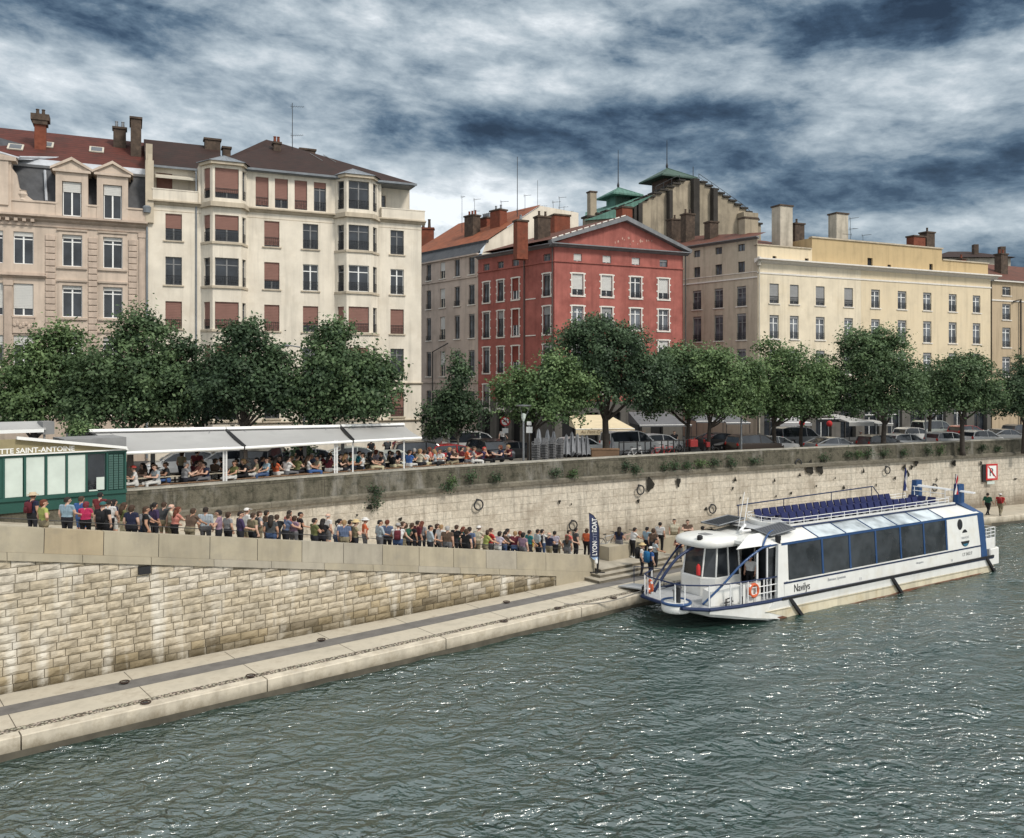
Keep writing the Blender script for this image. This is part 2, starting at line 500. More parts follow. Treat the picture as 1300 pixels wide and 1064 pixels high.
# the edge bends gently at the far end
EDGE = [pe(-16), pe(0), pe(15), pe(30), pe(45), pe(56), pe(63), (40.4,67.4,PZ), (60,78.5,PZ), (100,97.5,PZ)]
EDGE = [Vector((a.x, a.y)) for a in catmull([(e[0], e[1]) for e in EDGE], 4)]
EN = normals(EDGE)
EL = [0.0]
for i in range(1, len(EDGE)): EL.append(EL[-1] + (EDGE[i]-EDGE[i-1]).length)
def eo(i, d, z): return (EDGE[i].x+EN[i].x*d, EDGE[i].y+EN[i].y*d, z)
ne = len(EDGE)
M_CONC = mat('quay_concrete', (.5,.45,.36), .9, .22, .9, bump=.25, dirt=(.26,.22,.165), dirtamt=.7, dscale=.9)
M_CONC2 = mat('coping_concrete', (.56,.5,.4), .9, .22, 1.3, bump=.3, streak=.45, dirt=(.28,.22,.14), dirtamt=.45, dscale=1.5)
footgrime(M_CONC2, .1, .5, (.11,.09,.055), .85, .35, 3)
M_STRIP = mat('dark_paving_strip', (.16,.15,.14), .9, .25, 2, bump=.4)
M_WETC = mat('wet_concrete', (.09,.08,.06), .55, .35, 1.4)
def gravel():
    mt = bpy.data.materials.new('pebble_strip'); mt.use_nodes = True
    nt = mt.node_tree; N = nt.nodes; L = nt.links; bs = N['Principled BSDF']; bs.inputs['Roughness'].default_value = .9
    g = N.new('ShaderNodeNewGeometry'); v = N.new('ShaderNodeTexVoronoi'); v.inputs['Scale'].default_value = 11
    L.new(g.outputs['Position'], v.inputs['Vector'])
    cr = N.new('ShaderNodeValToRGB'); cr.color_ramp.elements[0].color = (.5,.44,.34,1); cr.color_ramp.elements[1].color = (.09,.075,.055,1)
    cr.color_ramp.elements[0].position = .25; cr.color_ramp.elements[1].position = .62
    L.new(v.outputs['Distance'], cr.inputs[0])
    hs = N.new('ShaderNodeMix'); hs.data_type = 'RGBA'; hs.blend_type = 'MULTIPLY'; hs.inputs[0].default_value = .12
    L.new(cr.outputs[0], hs.inputs[6]); L.new(v.outputs['Color'], hs.inputs[7]); L.new(hs.outputs[2], bs.inputs['Base Color'])
    b = N.new('ShaderNodeBump'); b.invert = True; b.inputs['Distance'].default_value = .05; L.new(v.outputs['Distance'], b.inputs['Height']); L.new(b.outputs[0], bs.inputs['Normal'])
    return mt
mb = MB()
loft(mb, [[eo(i, .42, PZ) for i in range(ne)], [eo(i, 6, PZ) for i in range(ne)], [eo(i, 14, PZ) for i in range(ne)]], EL, [0,5.5,14])
tag(mb.build('lower_quay', M_CONC), kind='structure')
mb = MB()
loft(mb, [[eo(i, 2.15, PZ+.005) for i in range(23)], [eo(i, 3.0, PZ+.005) for i in range(23)]], EL, [0,1])
tag(mb.build('dark_paving', M_STRIP), kind='structure')
mb = MB()
loft(mb, [[eo(i, .45, PZ+.006) for i in range(23)], [eo(i, .86, PZ+.006) for i in range(23)]], EL, [0,1])
tag(mb.build('pebble_paving', gravel(), ), kind='structure')
mb = MB()
def pjoint(t):
    a = Vector(pe(t-.012,.46,PZ+.004)); b = Vector(pe(t+.012,.46,PZ+.004)); c = Vector(pe(t+.012,4.05,PZ+.004)); d = Vector(pe(t-.012,4.05,PZ+.004)); mb.poly([a,b,c,d])
for k_ in range(-1,5): pjoint(7.55*k_); pjoint(7.55*k_+3.9)
tag(mb.build('paving_joint', mat('dark_seam', (.1,.085,.065), .95, .3, 3)), kind='structure')  # thin dark strips drawn as joints across the paving
# coping kerb in cast slabs with open joints
mb = MB()
def edge_pt(t, o, z):
    for i in range(ne-1):
        if EL[i] <= t <= EL[i+1]:
            k = (t-EL[i])/(EL[i+1]-EL[i])
            p = EDGE[i].lerp(EDGE[i+1], k); nn = EN[i].lerp(EN[i+1], k)
            return (p.x+nn.x*o, p.y+nn.y*o, z)
    return (EDGE[-1].x, EDGE[-1].y, z)
t = 1.0
joint0 = 16.0      # the joint at the left edge of the photo
t = joint0 - 15.1
while t < EL[-1]-8:
    L_ = 7.55
    segs = 3
    for k in range(segs):
        a = t + .02 + (L_-.04)*k/segs; b = t + .02 + (L_-.04)*(k+1)/segs
        P = []
        for (o, z) in ((0.0,-.3),(0.0,PZ+.0),(.03,PZ+.03),(.43,PZ+.03),(.43,-.3)):
            P.append((edge_pt(a,o,z), edge_pt(b,o,z)))
        for j in range(4):
            mb.add([P[j][0],P[j][1],P[j+1][1],P[j+1][0]], [(0,1,2,3)])
    for tt in (t+.02, t+L_-.02):
        mb.add([edge_pt(tt,0,-.3),edge_pt(tt,0,PZ),edge_pt(tt,.03,PZ+.03),edge_pt(tt,.43,PZ+.03),edge_pt(tt,.43,-.3)], [(0,1,2,3,4)])
    t += L_
tag(mb.build('quay_kerb', M_CONC2), kind='structure')
mb = MB()
loft(mb, [[eo(i, -.004, -.3) for i in range(ne)], [eo(i, -.004, .2) for i in range(ne)]], EL, [0,1])
loft(mb, [[eo(i, .3, -.3) for i in range(ne)], [eo(i, .3, PZ-.01) for i in range(ne)]], EL, [0,1])
tag(mb.build('wet_quay_foot', M_WETC), kind='structure')

# ------------------------------------------------------------------ ramp, its parapet and block wall
RP0 = Vector((-17.0, 28.5)); RPD = Vector((.7825, .6226)); RPN = Vector((-.6226, .7825))
def rp(t, o, z):
    p = RP0 + RPD*t + RPN*o
    return (p.x, p.y, z)
def rtop(t): return 6.2 - .162*t
TA, TB, TE = -9.0, 24.6, 27.35
M_SLAB = mat('sandstone_slab', (.37,.325,.24), .9, .18, .7, bump=.2, streak=.3, dirt=(.25,.23,.19), dirtamt=.5, dscale=1.1)
M_SLAB2 = mat('sandstone_slab_tan', (.385,.315,.21), .9, .18, .7, bump=.2, streak=.3, dirt=(.24,.21,.16), dirtamt=.5, dscale=1.3)
M_SLAB3 = mat('sandstone_slab_grey', (.36,.325,.26), .9, .18, .7, bump=.2, streak=.3, dirt=(.23,.21,.18), dirtamt=.5, dscale=.9)
M_DARKJ = mat('dark_joint', (.07,.06,.05), .95)
ramp = thing('ramp_wall', 'pale rough block wall with smooth slab parapet along the descending ramp', 'wall', (RP0.x, RP0.y, 0))
def rl(t, o, z):
    return (RPD.x*t + RPN.x*o, RPD.y*t + RPN.y*o, z)
# slabs
mb = MB()
joints = [TA] + [1.3 + 1.885*k for k in range(-5, 13)] + [TE]
joints = sorted(j for j in joints if TA <= j <= TE)
for a, b in zip(joints[:-1], joints[1:]):
    if b-a < .3: continue
    g = .012
    a2, b2 = a+g, b-g
    za, zb = rtop(a2), rtop(b2)
    lean = .05
    la, lb = .84, .84
    if a >= TB-1.2 : pass
    mb.hexa([rl(a2,0,za-la),rl(b2,0,zb-lb),rl(b2,.4,zb-lb),rl(a2,.4,za-la),rl(a2+lean*.6,lean,za),rl(b2+lean*.6,lean,zb),rl(b2,.4,zb),rl(a2,.4,za)], random.choice([0,0,1,2]))
mb.build('parapet_slab', [M_SLAB, M_SLAB2, M_SLAB3], ramp)
mb = MB()
mb.hexa([rl(TA,.03,rtop(TA)-.83),rl(TE-.05,.03,rtop(TE)-.83),rl(TE-.05,.38,rtop(TE)-.83),rl(TA,.38,rtop(TA)-.83),rl(TA,.06,rtop(TA)-.03),rl(TE-.05,.06,rtop(TE)-.03),rl(TE-.05,.38,rtop(TE)-.03),rl(TA,.38,rtop(TA)-.03)])
mb.build('joint_filling', M_DARKJ, ramp)
# string course
mb = MB()
k = TA
while k < TB:
    a2, b2 = k+.008, min(k+2.3, TB)-.008
    za, zb = rtop(a2)-.845, rtop(b2)-.845
    mb.hexa([rl(a2,-.07,za-.27),rl(b2,-.07,zb-.27),rl(b2,.4,zb-.27),rl(a2,.4,za-.27),rl(a2,-.05,za),rl(b2,-.05,zb),rl(b2,.4,zb),rl(a2,.4,za)], random.choice([0,2]))
    k += 2.3
mb.build('string_course', [M_SLAB, M_SLAB2, M_SLAB3], ramp)
mb = MB()
mb.hexa([rl(TB,-.02,PZ-.02),rl(TE,-.02,PZ-.02),rl(TE,.4,PZ-.02),rl(TB,.4,PZ-.02),rl(TB,-.02,rtop(TB)-.845),rl(TE,-.02,rtop(TE)-.845),rl(TE,.4,rtop(TE)-.845),rl(TB,.4,rtop(TB)-.845)])
mb.build('end_block', M_SLAB, ramp)
# rough blocks, each with its own face
def blockmat(name, c, bump=.9):
    mt = mat(name, c, .95, .3, 2.6, bump=bump*.7, bscale=9, dirt=(c[0]*.5,c[1]*.48,c[2]*.44), dirtamt=.7, dscale=2.3)
    return mt
BM_ = [blockmat('block_stone', (.47,.405,.3)), blockmat('block_stone_pale', (.5,.435,.33)), blockmat('block_stone_grey', (.44,.385,.295)), blockmat('block_stone_white', (.56,.505,.415)), blockmat('block_stone_ochre', (.44,.36,.235)), blockmat('block_stone_dark', (.25,.21,.15))]
# damp, dark and mossy towards the foot, chalky runs under the string course
for m_ in BM_:
    nt = m_.node_tree; N = nt.nodes; L = nt.links; bs = N['Principled BSDF']; src = bs.inputs['Base Color'].links[0].from_socket
    g = N.new('ShaderNodeNewGeometry'); sp = N.new('ShaderNodeSeparateXYZ'); L.new(g.outputs['Position'], sp.inputs[0])
    nz = N.new('ShaderNodeTexNoise'); nz.inputs['Scale'].default_value = 1.3; nz.inputs['Detail'].default_value = 8; nz.inputs['Roughness'].default_value = .7; L.new(g.outputs['Position'], nz.inputs['Vector'])
    ma = N.new('ShaderNodeMath'); ma.operation = 'MULTIPLY_ADD'; ma.inputs[1].default_value = -1.9; L.new(nz.outputs['Fac'], ma.inputs[0]); L.new(sp.outputs['Z'], ma.inputs[2])
    mr = N.new('ShaderNodeMapRange'); mr.inputs[1].default_value = -.35; mr.inputs[2].default_value = .55; mr.inputs[3].default_value = .82; mr.inputs[4].default_value = 0; L.new(ma.outputs[0], mr.inputs[0])
    mx = N.new('ShaderNodeMix'); mx.data_type = 'RGBA'; L.new(mr.outputs[0], mx.inputs[0]); L.new(src, mx.inputs[6]); mx.inputs[7].default_value = (.075,.058,.03,1)
    mp = N.new('ShaderNodeMapping'); mp.inputs['Scale'].default_value = (1.1,1.1,.16); L.new(g.outputs['Position'], mp.inputs[0])
    n2 = N.new('ShaderNodeTexNoise'); n2.inputs['Scale'].default_value = 1.2; n2.inputs['Detail'].default_value = 7; L.new(mp.outputs[0], n2.inputs['Vector'])
    m2 = N.new('ShaderNodeMapRange'); m2.inputs[1].default_value = .54; m2.inputs[2].default_value = .68; m2.inputs[4].default_value = .65; L.new(n2.outputs['Fac'], m2.inputs[0])
    m3 = N.new('ShaderNodeMix'); m3.data_type = 'RGBA'; L.new(m2.outputs[0], m3.inputs[0]); L.new(mx.outputs[2], m3.inputs[6]); m3.inputs[7].default_value = (.68,.65,.58,1)
    L.new(m3.outputs[2], bs.inputs['Base Color'])
rng = np.random.RandomState(3)
mb = MB()
zc = PZ
row = 0
while zc < 7.2:
    hh = .23 + rng.rand()*.09
    t = TA + rng.rand()*.5
    while t < TB:
        w = .36 + rng.rand()*.5
        a, b = t+.012, min(t+w, TB)-.012
        t += w
        zt0, zt1 = rtop(a)-1.11, rtop(b)-1.11
        if zc+.03 > min(zt0, zt1) or b-a < .1: continue
        z0, z1 = zc+.01, [min(zc+hh-.01, zt0), min(zc+hh-.01, zt1)]
        base = rng.rand()
        hgt = zc-PZ
        depth_top = rtop(a)-1.11-zc
        mi = rng.choice([0,1,2,0,1])
        if depth_top < 1.3 and rng.rand() < .3: mi = 3
        if (hgt < .55 and rng.rand() < .4): mi = 4
        if hgt < .35 and rng.rand() < .3: mi = 5
        if a > 13 and hgt < 1.6 and rng.rand() < .35: mi = 4
        gx, gz = 4, 3
        grid = []
        for j in range(gz+1):
            for i in range(gx+1):
                fx, fz = i/gx, j/gz
                zz = z0 + (z1[0]+(z1[1]-z1[0])*fx - z0)*fz
                edge = (i in (0,gx)) or (j in (0,gz))
                o = (.03 if edge else .008 - rng.rand()*.04)
                grid.append(rl(a+(b-a)*fx + (0 if edge else (rng.rand()-.5)*.04), o, zz + (0 if edge else (rng.rand()-.5)*.04)))
        fs = [(j*(gx+1)+i, j*(gx+1)+i+1, (j+1)*(gx+1)+i+1, (j+1)*(gx+1)+i) for j in range(gz) for i in range(gx)]
        mb.add(grid, fs, int(mi))
        e = [rl(a,.03,z0),rl(b,.03,z0),rl(b,.03,z1[1]),rl(a,.03,z1[0]),rl(a,.12,z0),rl(b,.12,z0),rl(b,.12,z1[1]),rl(a,.12,z1[0])]
        mb.add(e, [(0,1,5,4),(1,2,6,5),(2,3,7,6),(3,0,4,7)], int(mi))
    zc += hh; row += 1
mb.build('stone_block_face', BM_, ramp)
mb = MB()
mb.hexa([rl(TA,.07,PZ-.05),rl(TB,.07,PZ-.05),rl(TB,.4,PZ-.05),rl(TA,.4,PZ-.05),rl(TA,.07,rtop(TA)-1.1),rl(TB,.07,rtop(TB)-1.1),rl(TB,.4,rtop(TB)-1.1),rl(TA,.4,rtop(TA)-1.1)])
mb.build('mortar', mat('pale_mortar', (.27,.23,.17), .95, .3, 3), ramp)
# small drain recess, a dark plate in the block wall
p = RP0
zz = 11-(735-485)*31.9/1090
tdr = 4.35
mb = MB(); mb.hexa([rl(tdr,-.12,4.0),rl(tdr+.42,-.12,4.0),rl(tdr+.42,.1,4.0),rl(tdr,.1,4.0),rl(tdr,-.10,4.27),rl(tdr+.42,-.10,4.27),rl(tdr+.42,.1,4.27),rl(tdr,.1,4.27)])
mb.build('drain_plate', BLACK, ramp)
# ramp floor
def rfloor(t): return max(1.1, rtop(t) - .75) if t < 27 else 1.1
mb = MB()
ts = [-20,-9,0,5,10,15,20,25.5,27.35]
loft(mb, [[rp(t,.3,rfloor(t)) for t in ts], [rp(t,9.5,rfloor(t)) for t in ts]], ts, [0,8])
tag(mb.build('ramp_floor', M_CONC), kind='structure')
# landing with steps at the foot of the ramp, and low bench wall
mb = MB()
def blockp(t0,t1,o0,o1,z0,z1,m=0):
    mb.hexa([rp(t0,o0,z0),rp(t1,o0,z0),rp(t1,o1,z0),rp(t0,o1,z0),rp(t0,o0,z1),rp(t1,o0,z1),rp(t1,o1,z1),rp(t0,o1,z1)], m)
for t0, o0, z0, z1 in ((26.6,-1.1,PZ-.1,PZ+.17),(27.05,-.7,PZ+.165,PZ+.33),(27.5,-.3,PZ+.325,PZ+.5)):
    blockp(t0,33.5,o0,9.6,z0,z1-.04,1); blockp(t0-.03,33.5,o0-.03,9.6,z1-.041,z1,0)  # riser faces get a darker copy of the stone, standing for shade
steps = tag(mb.build('landing_steps', [mat('step_stone', (.4,.36,.29), .9, .25, 1.5, bump=.3, dirt=(.18,.16,.12), dirtamt=.6), mat('shaded_riser_stone', (.17,.15,.115), .95, .3, 2)]), kind='structure')
mb = MB()
blockp(29.3,37.2,.9,1.75,PZ+.1,1.86)
bench = tag(mb.build('bench_wall', M_SLAB), 'low block of pale concrete wall behind the steps beside the boat bow', 'wall')

# ------------------------------------------------------------------ river
def water_mat():
    mt = bpy.data.materials.new('river_water'); mt.use_nodes = True
    nt = mt.node_tree; N = nt.nodes; L = nt.links; bs = N['Principled BSDF']
    bs.inputs['Base Color'].default_value = (.013,.042,.033,1)
    bs.inputs['Roughness'].default_value = .19; bs.inputs['Specular IOR Level'].default_value = 1.0; bs.inputs['IOR'].default_value = 1.9
    g = N.new('ShaderNodeNewGeometry')
    mp = N.new('ShaderNodeMapping'); mp.inputs['Rotation'].default_value = (0,0,R_(-8)); mp.inputs['Scale'].default_value = (.8, 1.25, 1)
    L.new(g.outputs['Position'], mp.inputs[0])
    big = N.new('ShaderNodeTexNoise'); big.inputs['Scale'].default_value = .12; big.inputs['Detail'].default_value = 3; L.new(g.outputs['Position'], big.inputs['Vector'])
    calm = N.new('ShaderNodeMapRange'); calm.inputs[1].default_value = .35; calm.inputs[2].default_value = .62; calm.inputs[3].default_value = .45; calm.inputs[4].default_value = 1.0; L.new(big.outputs['Fac'], calm.inputs[0])
    prev = None
    for sc, st, dist in ((1.7,1.0,.42),(3.6,1.0,.14),(8,.8,.03)):
        nz = N.new('ShaderNodeTexNoise'); nz.inputs['Scale'].default_value = sc; nz.inputs['Detail'].default_value = 2.5; nz.inputs['Roughness'].default_value = .45; nz.inputs['Distortion'].default_value = .9
        L.new(mp.outputs[0], nz.inputs['Vector'])
        b = N.new('ShaderNodeBump'); b.inputs['Distance'].default_value = dist
        k = N.new('ShaderNodeMath'); k.operation = 'MULTIPLY'; k.inputs[1].default_value = st; L.new(calm.outputs[0], k.inputs[0]); L.new(k.outputs[0], b.inputs['Strength'])
        L.new(nz.outputs['Fac'], b.inputs['Height'])
        if prev: L.new(prev.outputs[0], b.inputs['Normal'])
        prev = b
    L.new(prev.outputs[0], bs.inputs['Normal'])
    return mt
M_WATER = water_mat()
# near water as a waved grid, then flat sheets beyond
xs = np.linspace(-22, 62, 420); ys = np.linspace(14, 78, 420)
X, Yg = np.meshgrid(xs, ys)
rs = np.random.RandomState(5)
Z = np.zeros_like(X)
for k in range(46):
    lam = .9 * (4.0 ** rs.rand())
    ang = R_(-52 + rs.randn()*34)
    kx, ky = math.cos(ang)*2*PI/lam, math.sin(ang)*2*PI/lam
    ph = kx*X+ky*Yg + rs.rand()*6.28 + .9*np.sin(.21*X*rs.randn()+.23*Yg*rs.randn())
    Z += .004*lam**.85 * (1-np.abs(np.sin(ph/2))*2+.27)
fade = np.clip((X+22)/3,0,1)*np.clip((62-X)/3,0,1)*np.clip((Yg-14)/2,0,1)*np.clip((78-Yg)/3,0,1)
Z *= fade
nv = X.size
me = bpy.data.meshes.new('water')
co = np.stack([X.ravel(), Yg.ravel(), Z.ravel()], 1)
idx = np.arange(nv).reshape(X.shape)
q = np.stack([idx[:-1,:-1].ravel(), idx[:-1,1:].ravel(), idx[1:,1:].ravel(), idx[1:,:-1].ravel()], 1)
me.vertices.add(nv); me.vertices.foreach_set('co', co.ravel())
me.loops.add(q.size); me.loops.foreach_set('vertex_index', q.ravel().astype(np.int32))
me.polygons.add(len(q)); me.polygons.foreach_set('loop_start', np.arange(0, q.size, 4, dtype=np.int32)); me.polygons.foreach_set('loop_total', np.full(len(q), 4, dtype=np.int32))
me.polygons.foreach_set('use_smooth', np.ones(len(q), dtype=bool))
me.materials.append(M_WATER); me.update(calc_edges=True)
wat = tag(link('water', me), kind='structure')
mb = MB()
mb.poly([(-400,-300,0),(500,-300,0),(500,14,0),(-400,14,0)]); mb.poly([(62,14,0),(500,14,0),(500,300,0),(62,300,0)]); mb.poly([(-400,14,0),(-22,14,0),(-22,78,0),(-400,78,0)])
tag(mb.build('water', M_WATER), kind='structure')
mb = MB(); mb.poly([(-500,-400,-.6),(600,-400,-.6),(600,400,-.6),(-500,400,-.6)])
tag(mb.build('riverbed', mat('river_mud', (.03,.035,.03), .9)), kind='structure')
# ------------------------------------------------------------------ facades
def wall_open(mb, x0, x1, z0, z1, holes, y=0.0, reveal=.22, m=0, mr=None):
    """a wall sheet with real openings and reveals"""
    if mr is None: mr = m
    holes = [h for h in holes if h[0] > x0-.01 and h[1] < x1+.01]
    X_ = sorted(set([round(v, 4) for v in [x0, x1] + [h[0] for h in holes] + [h[1] for h in holes]]))
    Z_ = sorted(set([round(v, 4) for v in [z0, z1] + [min(max(h[2], z0), z1) for h in holes] + [min(max(h[3], z0), z1) for h in holes]]))
    for i in range(len(X_)-1):
        for j in range(len(Z_)-1):
            cx, cz = (X_[i]+X_[i+1])/2, (Z_[j]+Z_[j+1])/2
            if any(h[0] < cx < h[1] and h[2] < cz < h[3] for h in holes): continue
            mb.poly([(X_[i],y,Z_[j]),(X_[i+1],y,Z_[j]),(X_[i+1],y,Z_[j+1]),(X_[i],y,Z_[j+1])], m)
    for a, b, c, d in holes:
        yb = y+reveal
        mb.poly([(a,y,c),(a,y,d),(a,yb,d),(a,yb,c)], mr); mb.poly([(b,y,d),(b,y,c),(b,yb,c),(b,yb,d)], mr)
        mb.poly([(a,y,c),(a,yb,c),(b,yb,c),(b,y,c)], mr); mb.poly([(a,y,d),(b,y,d),(b,yb,d),(a,yb,d)], mr)

WCACHE = {}
def wmeshes(w, h, frame, shut, rail, sill, surround, cols, slatm, trans):
    key = (w, h, frame.name, round(shut, 2), rail, sill.name if sill else None, surround, cols, slatm.name if slatm else None, trans)
    if key in WCACHE: return WCACHE[key]
    out = []
    f = MB(); D = .17; t = .055
    f.box(-w/2,-w/2+t,D-.03,D+.03,0,h); f.box(w/2-t,w/2,D-.03,D+.03,0,h)
    f.box(-w/2+t,w/2-t,D-.03,D+.03,0,t); f.box(-w/2+t,w/2-t,D-.03,D+.03,h-t,h)
    for c in range(1, cols):
        x = -w/2+w*c/cols
        f.box(x-.05,x+.05,D-.035,D+.025,t,h-t)
    if trans:
        zt = h*trans
        for c in range(cols):
            a = -w/2+w*c/cols+(t if c == 0 else .05); b = -w/2+w*(c+1)/cols-(t if c == cols-1 else .05)
            f.box(a,b,D-.025,D+.025,zt-.035,zt+.035)
    out.append(('window', f.mesh('window', frame)))
    p = MB(); p.poly([(-w/2+.02,D+.012,.02),(w/2-.02,D+.012,.02),(w/2-.02,D+.012,h-.02),(-w/2+.02,D+.012,h-.02)])
    out.append(('pane', p.mesh('pane', GLASS_C if slatm is SLAT_GREY else GLASS)))
    if shut > 0 and slatm:
        s = MB(); zb = h-(h-.03)*shut
        k = max(2, int((h-zb)/.11)); st = (h-zb)/k
        for i in range(k):
            z = zb+i*st
            s.poly([(-w/2+.01,D-.07,z),(w/2-.01,D-.07,z),(w/2-.01,D-.055,z+st),(-w/2+.01,D-.055,z+st)])
            s.poly([(-w/2+.01,D-.055,z+st),(w/2-.01,D-.055,z+st),(w/2-.01,D-.07,z+st),(-w/2+.01,D-.07,z+st)])
        out.append(('roller_shutter', s.mesh('roller_shutter', slatm)))
    if rail:
        r = MB(); hr = .72 if rail < 2 else .5
        yr = .05 if rail < 2 else -.06
        r.box(-w/2,w/2,yr-.015,yr+.015,hr-.03,hr); r.box(-w/2,w/2,yr-.012,yr+.012,.08,.105); r.box(-w/2,w/2,yr-.01,yr+.01,hr*.62,hr*.62+.018)
        nb = max(3, int(w/.13))
        for i in range(nb+1):
            x = -w/2+.01+(w-.02)*i/nb
            r.box(x-.009,x+.009,yr-.009,yr+.009,.105,hr-.03)
        for i in range(nb//2):
            x = -w/2+w*(i+.5)/(nb//2)
            r.torus((x,yr,hr*.36),.075,.011,'y',8,4)
        out.append(('railing', r.mesh('railing', IRON)))
    if sill:
        q = MB(); q.xprism([(-.1,-.11),(-.1,-.02),(.05,0),(.05,-.11)], -w/2-.14, w/2+.14)
        out.append(('sill', q.mesh('sill', sill)))
    if surround == 'ears':
        q = MB(); a = .11
        q.box(-w/2-a,-w/2-.002,-.035,.02,-.02,h+a); q.box(w/2+.002,w/2+a,-.035,.02,-.02,h+a); q.box(-w/2-.002,w/2+.002,-.037,.02,h+.002,h+a+.02)
        q.box(-w/2-a-.08,w/2+a+.08,-.07,.02,-.14,-.022)
        for z in (.0, h*.33, h*.66, h-.05):
            for sg in (-1, 1):
                x = sg*(w/2+a+.06); q.box(x-.062,x+.062,-.03,.02,z+.02,z+.15)
        out.append(('surround', q.mesh('surround', WHITESTONE)))
    if surround == 'frame':
        q = MB(); a = .2
        q.box(-w/2-a,-w/2-.002,-.05,.02,-.06,h+a); q.box(w/2+.002,w/2+a,-.05,.02,-.06,h+a); q.box(-w/2-.002,w/2+.002,-.052,.02,h+.002,h+a)
        q.box(-w/2-a-.09,-w/2-a,-.025,.02,-.06,h+a+.05); q.box(w/2+a,w/2+a+.09,-.025,.02,-.06,h+a+.05)
        q.xprism([(-.14,h+a+.05),(-.17,h+a+.17),(.02,h+a+.17),(.02,h+a+.05)], -w/2-a-.12, w/2+a+.12)
        q.xprism([(-.13,-.2),(-.15,-.065),(.02,-.065),(.02,-.2)], -w/2-a-.12, w/2+a+.12)
        out.append(('surround', q.mesh('surround', STONE_A)))
    WCACHE[key] = out
    return out

def window(parent, x, y, z, w, h, frame, shut=0.0, slatm=None, rail=0, sill=None, surround=None, cols=2, trans=.74, rz=0.0):
    w, h = round(w*20)/20, round(h*20)/20
    ms = wmeshes(w, h, frame, shut, rail, sill, surround, cols, slatm, trans)
    wo = link('window', ms[0][1], parent, (x, y, z), rz)
    for nm, me in ms[1:]: link(nm, me, wo)
    return wo

# materials of the row
CREAM = mat('cream_render', (.72,.655,.55), .9, .14, .6, bump=.15, bscale=30, streak=.38, dirt=(.56,.49,.39), dirtamt=.5, dscale=.5)
CREAM_D = mat('cream_moulding', (.5,.43,.33), .9, .18, 1, streak=.45)
STONE_A = mat('beige_pink_stone', (.56,.46,.375), .9, .14, .7, bump=.15, streak=.4, dirt=(.3,.24,.19), dirtamt=.4, dscale=.5)
STONE_A2 = mat('beige_pink_carved_stone', (.5,.4,.325), .9, .2, 1.5, bump=.2, streak=.4)
RED = mat('red_render', (.36,.118,.096), .9, .25, .9, bump=.15, streak=.5, dirt=(.22,.062,.05), dirtamt=.6, dscale=.5)
WHITESTONE = mat('white_window_stone', (.7,.66,.6), .85, .12, 3)
PINKISH = mat('pinkish_grey_render', (.5,.41,.35), .9, .16, .6, streak=.4, dirt=(.3,.24,.2), dirtamt=.45, dscale=.5)
YELLOW = mat('pale_yellow_render', (.72,.63,.48), .9, .14, .6, streak=.35, dirt=(.58,.47,.31), dirtamt=.35, dscale=.35)
TAN = mat('tan_render', (.52,.39,.215), .9, .14, .6, streak=.4, dirt=(.36,.26,.14), dirtamt=.4)
TANL = mat('sand_render', (.68,.57,.4), .9, .12, .6, streak=.28, dirt=(.5,.39,.24), dirtamt=.3)
YELLOW_SHADED = mat('yellow_render_shaded', (.52,.44,.34), .9, .18, .6, streak=.55, dirt=(.27,.22,.17), dirtamt=.5)  # shade of the side face put into a greyer copy of the yellow
GABLE = mat('sooty_gable_render', (.36,.305,.225), .95, .3, .5, streak=.7, dirt=(.17,.145,.11), dirtamt=.55, dscale=.45)
GABLE_D = mat('black_gable_pier', (.045,.04,.035), .95, .3, 1)
T_RED = stripes('dark_red_tile', (.095,.024,.016), (.03,.01,.008), 1.3, dirt=(.035,.02,.016), dirtamt=.6)
T_BROWN = stripes('dark_brown_tile', (.034,.015,.011), (.011,.006,.005), 1.3, dirt=(.02,.014,.011), dirtamt=.6)
T_ORANGE = stripes('orange_tile', (.27,.085,.038), (.07,.03,.02), 1.4, dirt=(.11,.05,.03), dirtamt=.6)
T_OLD = stripes('weathered_red_tile', (.135,.05,.032), (.05,.022,.016), 1.4, dirt=(.055,.035,.025), dirtamt=.6)
SLATE = mat('blue_grey_slate', (.06,.063,.07), .6, .35, 2.5, bump=.3, dirt=(.12,.12,.12), dirtamt=.3)
COPPER = stripes('green_copper', (.1,.21,.17), (.05,.11,.09), .6, axis='X', dirt=(.08,.14,.11), dirtamt=.5)
COPPER_D = mat('dark_green_copper', (.05,.09,.07), .7, .3, 1.5)
BRICK = mat('chimney_brick', (.2,.062,.036), .95, .35, 3, dirt=(.06,.035,.025), dirtamt=.6, dscale=1.5)
SOOT = mat('sooty_brick', (.075,.055,.042), .95, .4, 3, dirt=(.2,.14,.1), dirtamt=.4, dscale=2)
RENDERCH = mat('chimney_render', (.48,.43,.35), .95, .2, 1.5, streak=.7)
SLAT_PINK = stripes('pinkish_brown_shutter', (.29,.155,.125), (.15,.08,.065), 4.3, var=.1, amt=.5)
SLAT_WHITE = stripes('white_shutter', (.66,.65,.62), (.4,.4,.39), 4.3, var=.06, amt=.4)
SLAT_GREY = stripes('grey_shutter', (.33,.33,.33), (.18,.18,.18), 4.3, var=.1, amt=.4)
FR_WHITE = WHITE
FR_GREY = mat('grey_window_frame', (.2,.2,.2), .6, .1)
FR_DARK = mat('dark_window_frame', (.07,.065,.06), .6, .1)
FR_CREAM = mat('cream_window_frame', (.5,.46,.38), .6, .1)
GLASS_C = glassmat('curtain_sky_glass', (.1,.11,.125), .1, .5)  # pale colour stands for reflected sky as well as curtains
DARKIN = mat('dark_interior', (.012,.012,.013), .9, .1)

